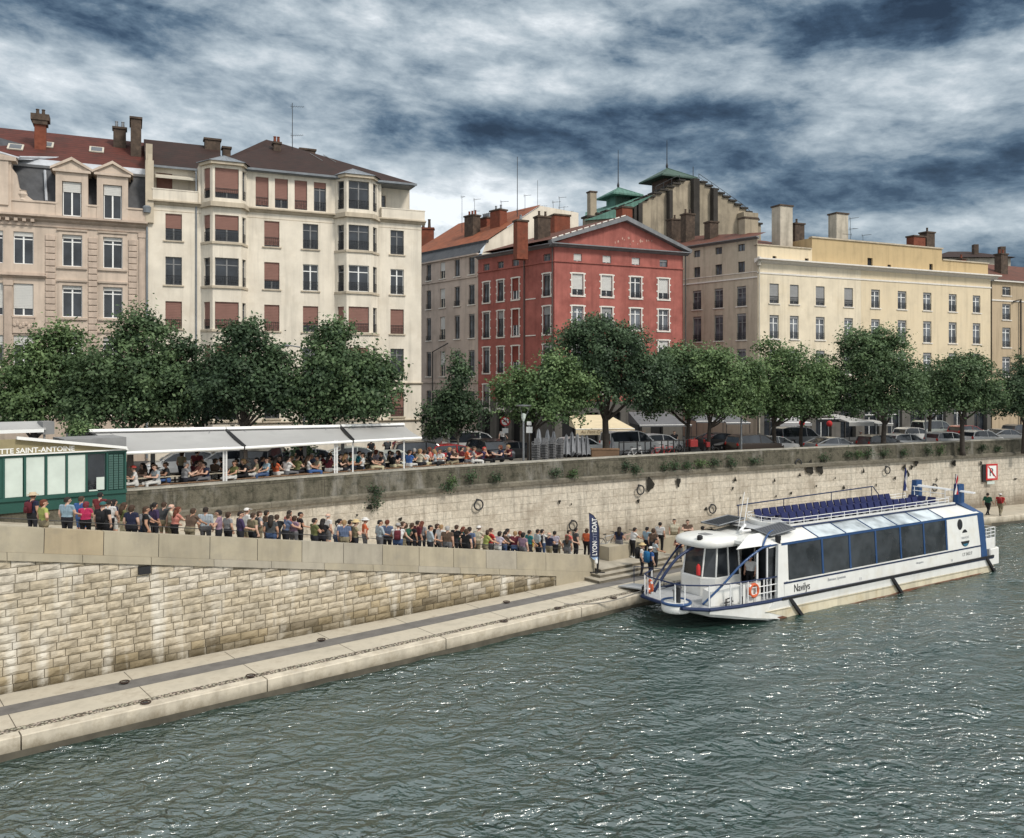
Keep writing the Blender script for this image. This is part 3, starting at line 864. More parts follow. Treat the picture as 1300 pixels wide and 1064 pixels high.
def chimney(parent, x, y, z0, z1, w, d, m, pots=2, cap=True, name='chimney', potm=None):
    mb = MB(); mb.bbox(x-w/2,x+w/2,y-d/2,y+d/2,z0,z1-.16,.02)
    if cap: mb.box(x-w/2-.08,x+w/2+.08,y-d/2-.08,y+d/2+.08,z1-.157,z1,1)
    o = mb.build(name, [m, SOOT], parent)
    if pots:
        for i in range(pots):
            q = MB(); px_ = x-w/2+w*(i+.5)/pots
            q.lathe([(.13,z1),(.1,z1+.42),(.13,z1+.45),(.12,z1+.5)], 10, (px_,y,0))
            q.build('chimney_pot', potm or BRICK, o)
    return o

def cornice(mb, x0, x1, z0, z1, out, m=0, y=0.0):
    mb.xprism([(y,z0),(y-out*.35,z0+(z1-z0)*.3),(y-out*.45,z0+(z1-z0)*.5),(y-out,z0+(z1-z0)*.7),(y-out,z1),(y+.05,z1)], x0, x1, m)

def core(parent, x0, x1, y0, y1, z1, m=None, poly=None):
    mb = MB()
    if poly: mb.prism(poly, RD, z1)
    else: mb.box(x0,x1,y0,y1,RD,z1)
    return mb.build('dark_core', m or DARKIN, parent)  # unseen dark core added to keep light from passing through

# ================= cream apartment building with bow windows
PB = Plane(-17.56, 66, 24.0)
B = thing('apartment_building', 'cream apartment building with two stacked bow windows and dark brown hipped roof', 'building', (PB.ox, PB.oy, 0), PB.a)
PBf = PB.shift(-1.05)
sL, sR = PB.s(188), PB.s(535)
ROWS = [(21.35,23.3),(18.1,20.15),(14.9,16.9),(11.7,13.7),(8.2,10.2)]
cols = [(210,231,(.55,0,1,.6,1),'c'),(335.5,354.8,(.95,.7,1,.3,.6),'d'),(384.6,404,(0,0,.75,0,1),'e'),(495.7,512.7,(0,0,1,0,1),'f')]
holes = []
for a, b, sh, _ in cols:
    for (z0, z1) in ROWS: holes.append((PB.s(a), PB.s(b), z0, z1))
mb = MB(); wall_open(mb, sL, sR, RD, 24.0, holes)
mb.box(sR-.02, sR, .0, 13, RD, 24.0)
mb.build('wall', CREAM, B)
core(B, sL+.05, sR-.05, .35, 13, 24.0); core(B, sL+.4, PB.shift(1.75).s(517), 1.75, 12.5, 26.85)
for ci, (a, b, sh, _) in enumerate(cols):
    x0, x1 = PB.s(a), PB.s(b)
    for ri, (z0, z1) in enumerate(ROWS):
        fr = FR_WHITE if (ci, ri) in ((2,1),(3,1)) else FR_GREY
        window(B, (x0+x1)/2, 0, z0, x1-x0, z1-z0, fr, sh[ri], SLAT_PINK, 1, CREAM_D)
# string courses and cornice
mb = MB()
cornice(mb, sL, sR+.3, 23.86, 24.2, .38)
cornice(mb, sL, sR+.1, 10.75, 10.95, .14); cornice(mb, sL, sR+.1, 7.75, 7.95, .16); mb.box(sL, sR+.03, -.012, 0, 23.25+.2, 23.5)
mb.build('cornice', CREAM_D, B)
# bow windows
def bow(pxl, pxr, pfl, pfr, name, shuts, atsh, frs):
    b0, b1 = PB.s(pxl), PB.s(pxr); f0, f1 = PBf.s(pfl), PBf.s(pfr)
    yf = -1.05
    poly = [(b0,-.0),(f0,yf),(f1,yf),(b1,0)]
    mb = MB()
    zs = [RD+3.2] 
    fh, lh, rh = [], [], []
    rows = [(24.55,26.75)] + ROWS
    lw = math.hypot(f0-b0, yf); rw = math.hypot(b1-f1, yf); fw = f1-f0
    la, ra = math.atan2(yf, f0-b0), math.atan2(-yf, b1-f1)
    for z0, z1 in rows:
        fh.append((f0+.16,f1-.16,z0,z1)); lh.append((lw/2-.34,lw/2+.34,z0,z1)); rh.append((rw/2-.34,rw/2+.34,z0,z1))
    wall_open(mb, f0, f1, 5.3, 27.0, fh, y=yf)
    l = MB(); wall_open(l, 0, lw, 5.3, 27.0, lh); l.xf(Matrix.Translation((b0,0,0)) @ Matrix.Rotation(la,4,'Z')); mb.add(l.v, l.f)
    r = MB(); wall_open(r, 0, rw, 5.3, 27.0, rh); r.xf(Matrix.Translation((f1,yf,0)) @ Matrix.Rotation(ra,4,'Z')); mb.add(r.v, r.f)
    o = mb.build('bow_front', CREAM, B)
    q = MB()
    def ring(z0, z1, d):
        q.prism([(b0-d*.6,.02),(f0-d*.5,yf-d),(f1+d*.5,yf-d),(b1+d*.6,.02)], z0, z1)
    for z0, z1 in rows[1:]: ring(z0-.2, z0-.03, .12)
    ring(23.86, 24.2, .36); ring(26.98, 27.2, .3)
    q.build('bow_ledge', CREAM_D, o)
    for k, (z0, z1) in enumerate(rows):
        s = atsh if k == 0 else shuts[k-1]
        h = z1-z0
        window(B, (f0+f1)/2, yf, z0, fw-.32, h, FR_WHITE if k in frs else FR_GREY, s, SLAT_PINK, 1)
        ml = Vector((b0,0,0)).lerp(Vector((f0,yf,0)), .5); mr_ = Vector((f1,yf,0)).lerp(Vector((b1,0,0)), .5)
        window(B, ml.x, ml.y, z0, .68, h, FR_GREY, s*.9 if random.random()<.6 else 0, SLAT_PINK, 1, cols=1, rz=la)
        window(B, mr_.x, mr_.y, z0, .68, h, FR_GREY, 0, SLAT_PINK, 1, cols=1, rz=ra)
    z = MB(); top = ((f0+f1)/2, .9, 28.15); rim = [(b0-.35,.3,27.2),(b0-.35,0,27.2),(f0-.25,yf-.4,27.2),(f1+.25,yf-.4,27.2),(b1+.35,0,27.2),(b1+.35,.3,27.2)]
    z.add(rim+[top], [(0,1,6),(1,2,6),(2,3,6),(3,4,6),(4,5,6)])
    for i in range(1, 5):
        z.tube([rim[i], top], .03, 5)
    for k in range(1, 6):
        p = Vector(rim[2]).lerp(Vector(rim[3]), k/6); z.tube([p, Vector(p).lerp(Vector(top), .75)], .018, 4)
    z.build('bow_roof', ZINC, o)
    return b0, b1
b1_ = bow(255.4, 314, 270, 306, 'b', (.55,0,1,1,.5), .82, ())
b2_ = bow(425, 481, 440, 471, 'b', (0,0,1,1,.5), 0, (2,))
# attic storey
mb = MB()
at_c = [(324.5,341,.95),(349,365.6,.72),(374,390,.98),(398.5,414,.2)]
ah = []
for a, b, s in at_c: ah.append((PB.s(a), PB.s(b), 24.35, 26.6))
wall_open(mb, b1_[1]-.02, b2_[0]+.02, 24.0, 27.05, ah)
la0 = PB.s(209)
wall_open(mb, sL, b1_[0]+.02, 24.0, 26.9, [(-9.0,-7.9,24.9,26.5)], y=1.3)
aR2 = PB.shift(1.2).s(520); mb.box(aR2-.02,aR2,1.2,12.5,24.0,27.0); wall_open(mb, b2_[1]-.02, aR2, 24.0, 27.0, [(b2_[1]+.35,b2_[1]+.9,24.7,26.3)], y=1.2)
mb.box(b1_[0]-.2,b1_[0]-.02,0,1.3,24.2,27.0); mb.box(sL,sL+.28,0,1.3,24.2,26.9); mb.box(b2_[1]+.02,b2_[1]+.2,0,1.3,24.2,27.0)
mb.build('attic_wall', CREAM, B)
for (a, b, c, d), (_, _, s) in zip(ah, at_c): window(B, (a+b)/2, 0, c, b-a, d-c, FR_GREY, s, SLAT_PINK, 1)
window(B, -8.45, 1.3, 24.9, 1.1, 1.6, FR_GREY, .98, SLAT_PINK)
window(B, b2_[1]+.62, 1.2, 24.7, .55, 1.6, FR_GREY)
mb = MB(); mb.box(sL+.3,b1_[0]-.25,-.28,-.08,24.2,24.95); mb.box(b2_[1]+.15,sR+.2,-.28,-.08,24.2,24.95)
mb.box(sR,sR+.2,-.08,4,24.2,24.95)
mb.box(sL+.26,b1_[0]-.2,-.31,-.05,24.95,25.03); mb.box(b2_[1]+.1,sR+.24,-.31,-.05,24.95,25.03)
mb.build('balcony_parapet', CREAM, B)
mb = MB(); mb.xprism([(1.25,26.4),(.2,26.05),(.2,25.9),(.22,25.9),(.24,26.0),(1.25,26.33)], sL+.5, b1_[0]-.35)
mb.build('awning', FR_CREAM, B)
# roof
mb = MB()
ex0, ex1, ey0, ey1, ez = -5.2, PB.s(527), -.5, 13.2, 27.12
apex = (-.35, 6.6, 31.3); apex2 = (.6, 6.9, 31.25)
P = [(ex0,ey0,ez),(ex1,ey0,ez),(ex1,ey1,ez),(ex0,ey1,ez),apex,apex2]
mb.add(P, [(0,1,5,4),(1,2,5),(2,3,4,5),(3,0,4)])
mb.add([(sL-.2,.9,26.95),(-4.2,.9,26.95),(-4.2,6.2,30.15),(sL-.2,6.2,30.15),(sL-.2,13,26.9),(-4.2,13,26.9)], [(0,1,2,3),(3,2,5,4)])
roofB = mb.build('roof', T_BROWN, B)
mb = MB(); mb.box(ex0+.1,ex1,ey0-.06,ey0+.08,ez-.16,ez+.0); mb.box(sL,-4.3,.8,.95,26.8,26.95)
mb.tube([(b1_[0]-.3,.75,26.85),(b1_[0]-.35,-.06,26.4),(b1_[0]-.35,-.06,8)],.06,8)
mb.box(ex0+.2,ex1-.1,ey0+.06,1.4,ez-.2,ez-.17)
mb.build('gutter', ZINC, B)
def chimB(px0, px1, pyt, back_, m, pots=0, d=.8):
    q = PB.shift(back_); x0, x1 = q.s(px0), q.s(px1); z1 = q.z((px0+px1)/2, pyt)
    chimney(B, (x0+x1)/2, back_+d/2, z1-2.6, z1, x1-x0, d, m, pots)
chimB(260, 280, 175.5, 5.4, SOOT); chimB(283, 293, 186, 6.0, SOOT); chimB(347.5, 356.5, 180, 4.4, SOOT, 2, .7); chimB(381, 400.5, 188.5, 6.4, SOOT)
mb = MB()
for x in (4.1, 5.2):
    mb.box(x-.35,x+.35,2.9,2.95,28.95,29.0); mb.tube([(x-.5,3.0,29.1),(x-1.2,4.6,30.0)],.03,5)
mb.build('roof_hatch', FR_GREY, B)

def antenna(label, loc, h, arms, kind=0, thick=.022):
    t = thing('antenna', label, 'antenna', loc)
    mb = MB(); mb.tube([(0,0,0),(0,0,h)], [thick, thick*.7], 6); mb.build('mast', IRON, t)
    mb = MB()
    for z, ln, rz_ in arms:
        d = Vector((math.cos(rz_), math.sin(rz_), .12 if kind else 0)); c = Vector((0,0,z))
        mb.tube([c-d*.15, c+d*ln], .014, 5)
        for k in range(5):
            p = c+d*(ln*(k+.6)/5.2); e_ = Vector((-d.y, d.x, 0))*(.34-.03*k)
            mb.tube([p-e_, p+e_], .009, 4)
        if kind:
            mb.tube([c-d*.1+Vector((0,0,-.2)), c-d*.1+Vector((0,0,.2))], .012, 4)
    if arms: mb.build('aerial', IRON, t)
    return t
def wB(s, y, z): return PB.w(s, y, z)
antenna('tall aerial mast on the dark hipped roof of the cream building', wB(1.55,5.2,30.3), 3.9, [(3.6,1.0,.5),(1.2,.9,.4)], 1, .035)

# ================= ornate beige building with mansard
A = thing('mansard_building', 'ornate beige stone building with slate mansard, dormers and dark red roof', 'building', (PB.ox, PB.oy, 0), PB.a)
aL, aR = -27.5, PB.s(187.5)
AR = [(19.1,21.3),(15.55,17.75),(12.0,14.2),(8.6,10.7)]
acol = [(79,104.5),(131,155.5)]
lcol = [(17,42.5),(-24,4)]
holes = []
for a, b in acol+lcol:
    for z0, z1 in AR: holes.append((PB.s(a), PB.s(b), z0, z1))
mb = MB(); wall_open(mb, aL, aR, RD, 22.1, holes); mb.build('wall', STONE_A, A)
core(A, aL+.05, aR-.02, .35, 13, 22.4); core(A, aL+.05, aR-.1, 1.9, 13, 26)
for i, (a, b) in enumerate(acol+lcol):
    x0, x1 = PB.s(a), PB.s(b)
    for k, (z0, z1) in enumerate(AR):
        sh = .12
        if i >= 2: sh = (.14,.78,.3,.5)[k]
        window(A, (x0+x1)/2, 0, z0, x1-x0, z1-z0, WHITE, sh, SLAT_WHITE, 0, None, 'frame' if i < 2 else None, trans=.78)
mb = MB()
cornice(mb, aL, aR, 22.05, 22.5, .55); mb.box(aL,aR,-.09,0,21.75,21.95)
sq = PB.s(57)
mb.box(aL, sq, -.16, 0, 18.35, 18.5); cornice(mb, aL, sq+.1, 18.1, 18.36, .3); cornice(mb, aL, aR, 11.2, 11.5, .25)
k = aL
while k < sq-.4:                                   # dentils of the pavilion
    mb.box(k,k+.22,-.38,-.02,21.98,22.2); k += .5
mb.build('cornice', STONE_A2, A)
mb = MB()                                          # rusticated strips
for a, b in ((57.5,70.5),(112,123.5),(163,174)):
    x0, x1 = PB.s(a), PB.s(b); z = 11.6
    while z < 21.2:
        mb.bbox(x0,x1,-.09,.0,z,z+.36,.03); z += .44
x0, x1 = PB.s(176.5), PB.s(186); mb.box(x0,x1,-.07,0,11.6,21.4); mb.box(x0-.05,x1+.05,-.12,0,21.4,21.72)
for a, b in ((5.5,15.5),):                         # pilaster between pavilion windows
    x0, x1 = PB.s(a), PB.s(b); mb.box(x0,x1,-.14,0,11.6,17.9); mb.box(x0-.06,x1+.06,-.2,0,17.6,17.95)
mb.build('pilaster', STONE_A2, A)
for a, b in lcol[:1]:
    x0, x1 = PB.s(a), PB.s(b); mb = MB(); mb.box(x0-.05,x1+.05,-.1,0,14.35,15.4); mb.box(x0-.12,x1+.12,-.14,0,15.4,15.5)
    for q in range(7):
        mb.ball((x0+(x1-x0)*(q+.5)/7,-.1,14.9+.12*math.sin(q*2.1)),.13,.09,.15+.06*(q%2),8)
    mb.build('carved_panel', STONE_A2, A)
# blocking course, dormers
mb = MB(); 
d1, d2 = (PB.s(79.5),PB.s(103.5)), (PB.s(131.5),PB.s(154.5))
for a, b in ((aL,d1[0]-.3),(d1[1]+.3,d2[0]-.3),(d2[1]+.3,aR-.05)):
    mb.box(a,b,-.2,.15,22.5,23.35); mb.box(a,b,-.27,.2,23.35,23.47)
mb.ball((PB.s(29),-.05,23.85),.2,.2,.3,10); mb.lathe([(.26,23.45),(.2,23.6),(.3,23.85),(.22,24.05),(.26,24.12)],10,(PB.s(29),-.05,0))
mb.build('blocking_course', STONE_A, A)
for (x0, x1) in (d1, d2):
    w = x1-x0; mb = MB(); z0, z1 = 22.6, 24.95
    mb.box(x0-.42,x0-.02,-.25,2.2,22.5,25.6); mb.box(x1+.02,x1+.42,-.25,2.2,22.5,25.6); mb.box(x0-.02,x1+.02,-.24,2.2,z1+.03,25.6)
    mb.box(x0-.6,x1+.6,-.42,2.2,25.6,25.78)
    mb.yprism([(x0-.6,25.785),(x1+.6,25.785),((x0+x1)/2,26.5)], -.3, 3)
    mb.hexa([(x0-.75,-.48,25.72),((x0+x1)/2,-.48,26.45),((x0+x1)/2,3,26.45),(x0-.75,3,25.72),(x0-.75,-.48,25.88),((x0+x1)/2,-.48,26.66),((x0+x1)/2,3,26.66),(x0-.75,3,25.88)])
    mb.hexa([((x0+x1)/2,-.47,26.45),(x1+.75,-.47,25.72),(x1+.75,3,25.72),((x0+x1)/2,3,26.45),((x0+x1)/2,-.47,26.65),(x1+.75,-.47,25.88),(x1+.75,3,25.88),((x0+x1)/2,3,26.65)])
    d = mb.build('dormer', STONE_A, A)
    window(A, (x0+x1)/2, -.2, z0, w-.02, z1-z0, WHITE, .3, SLAT_WHITE, trans=0)
mb = MB(); mb.add([(PB.s(13),.1,22.5),(aR,.1,22.5),(aR,1.5,26.2),(PB.s(13),1.5,26.2)], [(0,1,2,3)]); mb.build('mansard', SLATE, A)
mb = MB(); mb.xprism([(1.35,26.1),(1.2,26.25),(1.6,26.75),(2.1,26.85),(2.1,26.1)], PB.s(5), aR); 
mb.tube([(PB.s(55),1.2,25.9),(PB.s(58.5),.3,23.6)],.09,6)
mb.build('zinc_flashing', mat('pale_zinc', (.42,.44,.47), .5, .2, 1.5), A)
mb = MB(); mb.add([(aL,1.9,26.8),(aR+.3,1.9,26.8),(aR+.3,7.5,30.2),(aL,7.5,30.2),(aL,14,26.5),(aR+.3,14,26.5)], [(0,1,2,3),(3,2,5,4)]); ra_ = mb.build('roof', T_RED, A)
for px_ in (75.5,143.5,37):
    s = PB.s(px_)-1.2; mb = MB()
    zz = 28.55 if px_ != 37 else 27.9; yy = 1.9+(zz-26.8)/.607
    n_ = Vector((0,-.555,.832)); 
    def sl_(x, v, hgt): return (x, yy+v*.855-hgt*.519, zz+v*.519+hgt*.855)
    mb.hexa([sl_(s-.5,-.6,.02),sl_(s+.5,-.6,.02),sl_(s+.5,.6,.02),sl_(s-.5,.6,.02),sl_(s-.5,-.6,.1),sl_(s+.5,-.6,.1),sl_(s+.5,.6,.1),sl_(s-.5,.6,.1)])
    sk = mb.build('skylight', FR_CREAM, A)
    mb = MB(); mb.poly([sl_(s-.38,-.48,.104),sl_(s+.38,-.48,.104),sl_(s+.38,.48,.104),sl_(s-.38,.48,.104)]); mb.build('pane', GLASS, sk)
# pavilion gable on the far left
mb = MB(); x1 = PB.s(15); 
mb.box(aL,x1,-.3,.6,22.5,26.0); mb.box(aL,x1+.3,-.5,.6,26.0,26.25)
mb.yprism([(aL-2,26.25),(x1+.35,26.25),(aL-.8,28.0)], -.42, .6)
mb.box(x1-.75,x1-.15,-.42,-.3,23.0,26.0)
mb.yprism([(x1,23.4),(x1+1.4,23.4),(x1+.9,23.8),(x1+.45,24.3),(x1+.3,25.2),(x1,25.6)], -.2, .4)
mb.build('pavilion_front', STONE_A, A)
mb = MB(); mb.add([(aL,.5,26.3),(x1+.3,.5,26.3),(x1+4,4.5,27.6),(aL,4.5,30.4)], [(0,1,2,3)]); mb.build('pavilion_roof', SLATE, A)
mb = MB(); mb.tube([(x1+.4,.5,26.5),(x1+4.2,4.4,27.75)],.1,6); mb.tube([(aL,.42,28.7),(x1+.4,.42,26.4)],.1,6); mb.build('roof_flashing', MATS['pale_zinc'], A)
s = PB.shift(4.2).s(51.5)
chimney(A, s, 4.2, 27.6, 30.5, .75, .7, BRICK, 2, potm=SOOT)
mb = MB(); mb.prism([(s-.6,3.65),(s+.6,3.65),(s+.6,4.75),(s-.6,4.75)], 30.1, 30.55); mb.prism([(s-.48,3.72),(s+.48,3.72),(s+.48,4.68),(s-.48,4.68)], 29.8, 30.105); mb.build('chimney_cap', SOOT, A)
chimney(A, aR-.75, 5.6, 28.0, 31.3, .75, 2.6, SOOT, 0)
chimney(A, aR-1.9, 6.2, 28.6, 30.8, .9, .8, SOOT, 2, potm=GREYMETAL)
mb = MB(); mb.box(aR-.15,aR+.4,-.25,9,22.5,27.0); mb.box(aR-.1,aR+.35,1.4,9,27,28.6); mb.box(aR+.0,aR+.3,-.1,1.3,26.9,27.5); mb.build('party_wall', CREAM_D, A)
mb = MB(); mb.tube([(aR-.05,-.14,26),(aR-.05,-.14,5.5)],.07,8); mb.lathe([(.25,23.2),(.3,23.6),(.2,23.7)],10,(aR-.05,-.2,0)); mb.build('downpipe', ZINC, A)
# ================= red pediment building on the corner
PR = Plane(3.81, 77, 24.0)
SIDE = -49.2
SD = Vector((-.653, .757))                     # away from the corner along the side street
R = thing('red_building', 'red rendered corner building with grey pediment and white window surrounds', 'building', (PR.ox, PR.oy, 0), PR.a)
rW = PR.s(867)
rD = 10.98
def wR(s, y, z): return PR.w(s, y, z)
PRs = Plane(3.81+SD.x*rD, 77+SD.y*rD, SIDE)     # side plane, left end first
relrot = R_(SIDE)-PR.a
lo = Vector((PRs.ox-PR.ox, PRs.oy-PR.oy, 0)); lo.rotate(Matrix.Rotation(-PR.a, 3, 'Z'))
sideM = Matrix.Translation(lo) @ Matrix.Rotation(relrot, 4, 'Z')
zc_ = PR.z(704, 313)                           # cornice
front = [(725,742),(762,779),(799,815.5),(834.5,850.5)]
fr_rows = [('at',PR.z(725,332),PR.z(725,321.8)),('r',PR.z(725,374.5),PR.z(725,347)),('r',PR.z(725,416.5),PR.z(725,388.3)),('r',PR.z(725,460),PR.z(725,430)),('r',PR.z(725,500),PR.z(725,472))]
fh = []
for a, b in front:
    x0, x1 = PR.s(a), PR.s(b); c = (x0+x1)/2; w = (x1-x0)
    for kd, z0, z1 in fr_rows:
        ww = w*.62 if kd == 'at' else w*.82
        ww = round(ww*20)/20; hh = round((z1-z0)*20)/20
        fh.append((c-ww/2, c+ww/2, z0, z0+hh, kd))
mb = MB(); wall_open(mb, 0, rW, 9.2, zc_, [h[:4] for h in fh])
GREYST = mat('grey_ground_floor_stone', (.12,.112,.1), .9, .25, 1, streak=.5)
side_cols = [(612.5,622.5),(630.5,640.5),(649,660),(688.5,700)]
sh_ = []
srow = [('at',PRs.z(617,344.3),PRs.z(617,335)),('r',PRs.z(617,384.2),PRs.z(617,358.5)),('r',PRs.z(617,428.8),PRs.z(617,396.8)),('r',PRs.z(617,473.5),PRs.z(617,441.5)),('r',PRs.z(617,518),PRs.z(617,488))]
for ci, (a, b) in enumerate(side_cols):
    x0, x1 = PRs.s(a), PRs.s(b); c = (x0+x1)/2
    for kd, z0, z1 in srow:
        ww = round((x1-x0)*.78*20)/20; hh = round((z1-z0)*20)/20
        sh_.append((c-ww/2, c+ww/2, z0, z0+hh, kd, ci))
ax = [PRs.s(672), PRs.s(683)]
l = MB(); wall_open(l, 0, rD, 9.2, zc_, [h[:4] for h in sh_]); l.xf(sideM); mb.add(l.v, l.f)
mb.box(rW-.02,rW,0,12,RD,zc_)
mb.build('wall', RED, R)
# ground floor in grey stone with arched openings
mb = MB()
gh = [(x+.35, x+1.75, RD, RD+2.9) for x in np.arange(.4, rW-2, 2.35)]
wall_open(mb, 0, rW, RD, 9.2, gh, y=-.03, reveal=.4)
l = MB(); gs = [(x+.3, x+1.5, RD, RD+2.8) for x in np.arange(.4, rD-2, 2.2)]
wall_open(l, 0, rD, RD, 9.2, gs, y=-.03, reveal=.4); l.xf(sideM); mb.add(l.v, l.f)
mb.build('ground_floor_wall', GREYST, R)
mb = MB()
for a, b, c, d in gh: mb.poly([(a,.3,c),(b,.3,c),(b,.3,d),(a,.3,d)])
l = MB()
for a, b, c, d in gs: l.poly([(a,.3,c),(b,.3,c),(b,.3,d),(a,.3,d)])
l.xf(sideM); mb.add(l.v, l.f); mb.build('shop_door', DARKIN, R)
mb = MB()
l = MB()
for a, b, c, d in gs:
    pts = [( (a+b)/2+(b-a)/2*1.12*math.cos(t), -.06, d+(b-a)/2*.55*math.sin(t)) for t in np.linspace(0,PI,9)]
    l.tube(pts,.08,5)
l.xf(sideM); mb.add(l.v,l.f); mb.build('door_arch', WHITESTONE, R)
core(R, 0, 0, 0, 0, zc_-.05, poly=[(.35,.35),(rW-.05,.35),(rW-.05,12),(lo.x+.6,lo.y+.2)])
sts = [.06,.62,0,.0, .55,.98,.4,.3]
for i, (a, b, c, d, kd) in enumerate(fh):
    col_i, row_i = divmod(i, len(fr_rows))
    if kd == 'at': window(R, (a+b)/2, 0, c, b-a, d-c, WHITE if col_i < 3 else FR_GREY, .85 if col_i < 3 else .3, SLAT_WHITE if col_i < 3 else SLAT_GREY, 0, None, None, 2, 0)
    else:
        sh = 0; sm = SLAT_WHITE
        if row_i == 1: sh = (.72,.72,0,.7)[col_i]
        elif row_i == 2: sh = (.1,.25,.08,.05)[col_i]; sm = SLAT_GREY
        else: sh = .3
        window(R, (a+b)/2, 0, c, b-a, d-c, WHITE, sh, sm, 2 if row_i else 0, None, 'ears')
for (a, b, c, d, kd, ci) in sh_:
    p = sideM @ Vector(((a+b)/2, 0, c))
    blank = ci == 2 and kd != 'at'
    if blank:
        wo = window(R, p.x, p.y, p.z, b-a, d-c, WHITE, .6, stripes('red_blocked_shutter', (.25,.06,.045), (.15,.04,.03), 2), 0, None, 'ears', rz=relrot)
    else:
        window(R, p.x, p.y, p.z, b-a, d-c, FR_GREY if kd == 'at' else FR_DARK, (.05 if kd == 'at' else random.choice([.08,.1,.12,.3])), SLAT_GREY, 0 if kd == 'at' else 2, None, None if kd == 'at' else 'ears', rz=relrot)
# string course, cornice, pediment
GREYC = mat('grey_zinc_cornice', (.2,.205,.215), .6, .2, 1.5, streak=.4)
mb = MB(); zs = PR.z(706, 330.5)
mb.box(-.06,rW,-.1,.0,zs-.12,zs+.02)
l = MB(); l.box(0,rD+.06,-.1,0,zs-.12,zs+.02); l.xf(sideM); mb.add(l.v,l.f); mb.build('string_course', RED, R)
zt = zc_+.28
mb = MB(); cornice(mb, -.5, rW+.55, zc_-.02, zt, .6)
l = MB(); cornice(l, 0, rD+.3, zc_-.02, zt, .6); l.xf(sideM); mb.add(l.v,l.f)
xa = PR.s(791.8); za = PR.z(791.8, 275.3)
o_ = .62
mb.hexa([(-.55,-.6,zt-.02),(xa,-.6,za-.42),(xa,.1,za-.42),(-.55,.1,zt-.02),(-.62,-o_,zt+.24),(xa,-o_,za),(xa,.1,za),(-.62,.1,zt+.24)])
mb.hexa([(xa,-.6,za-.42),(rW+.6,-.6,zt-.02),(rW+.6,.1,zt-.02),(xa,.1,za-.42),(xa,-o_,za),(rW+.66,-o_,zt+.24),(rW+.66,.1,zt+.24),(xa,.1,za)])
mb.build('cornice', GREYC, R)
mb = MB(); mb.yprism([(-.2,zt),(rW+.2,zt),(xa,za-.3)], -.06, .2); 
pd = mb.build('pediment', RED, R)
rs2 = random.Random(4); PATCH = mat('bare_plaster', (.48,.3,.24), .95, .3, 4)
for k in range(13):
    x = xa-.9+k*.33+(rs2.random()-.5)*.2; z = zt+.42+rs2.random()*.6; r = .04+rs2.random()*.07
    mb = MB(); mb.poly([(x+r*math.cos(t)*(.4+rs2.random()),-.064,z+r*1.5*math.sin(t)*(.5+rs2.random()*.9)) for t in np.linspace(0,5.6,8)])
    mb.build('bare_plaster_patch', PATCH, pd)
# gable roof running back along the side street
back = Vector((SD.x*9.8, SD.y*9.8, 0)); back.rotate(Matrix.Rotation(-PR.a,3,'Z'))
bx, by = back.x, back.y
mb = MB()
mb.add([(-.6,-.55,zt+.26),(xa,-.6,za+.02),(xa+bx,-.6+by,za-.2),(-.6+bx,-.55+by,zt+.2),(rW+.6,-.6,zt+.26),(rW+.6+bx,-.6+by,zt+.2)], [(0,1,2,3),(1,4,5,2),(3,2,5)])
mb.build('roof', T_OLD, R)
mb = MB()                                      # pale verge tiles along the pediment slope
k = 12
for i in range(k):
    a0 = Vector((-.55,-.5,zt+.32)).lerp(Vector((xa,-.5,za+.06)), (i+.1)/k); a1 = Vector((-.55,-.5,zt+.32)).lerp(Vector((xa,-.5,za+.06)), (i+.8)/k)
    mb.tube([a0,a1],.07,6)
mb.build('verge_tile', WHITESTONE, R)
def onR(px, py, back_):                        # local point: photo column at a depth behind the front plane
    q = PR.shift(back_); return q.s(px), back_
def chim(root, plane, px0, px1, pyt, pyb, back_, m, pots=2, d=.8, potm=None):
    q = plane.shift(back_); x0, x1 = q.s(px0), q.s(px1)
    return chimney(root, (x0+x1)/2, back_+d/2, q.z((px0+px1)/2, pyb)-1.2, q.z((px0+px1)/2, pyt), x1-x0, d, m, pots, potm=potm)
chim(R, PR, 656.5, 670.5, 279, 312, 1.6, BRICK, 1, .85, GREYMETAL)
chim(R, PR, 683, 699, 274, 305, 4.0, SOOT, 2, .9, SOOT)
chim(R, PR, 704, 724, 272, 292, 7.5, BRICK, 0, 1.2)
chim(R, PR, 790, 803, 262, 280, 2.0, BRICK, 0, 1.2)
mb = MB(); mb.tube([(rW+.12,-.25,zc_),(rW+.12,-.25,5.5)],.07,8)
l = MB(); l.tube([(PRs.s(666.5),-.12,zc_),(PRs.s(666.5),-.12,5.5)],.06,8); l.tube([(rD-.18,-.12,zc_),(rD-.18,-.12,6)],.05,8); l.xf(sideM); mb.add(l.v,l.f)
mb.build('downpipe', FR_DARK, R)
mb = MB(); l = MB()
for (z) in (PRs.z(676,379.5), PRs.z(676,426)): l.box(PRs.s(667.5),PRs.s(680),-.06,0,z-.05,z+.05)
l.xf(sideM); mb.add(l.v,l.f); mb.build('landing_sill', WHITESTONE, R)

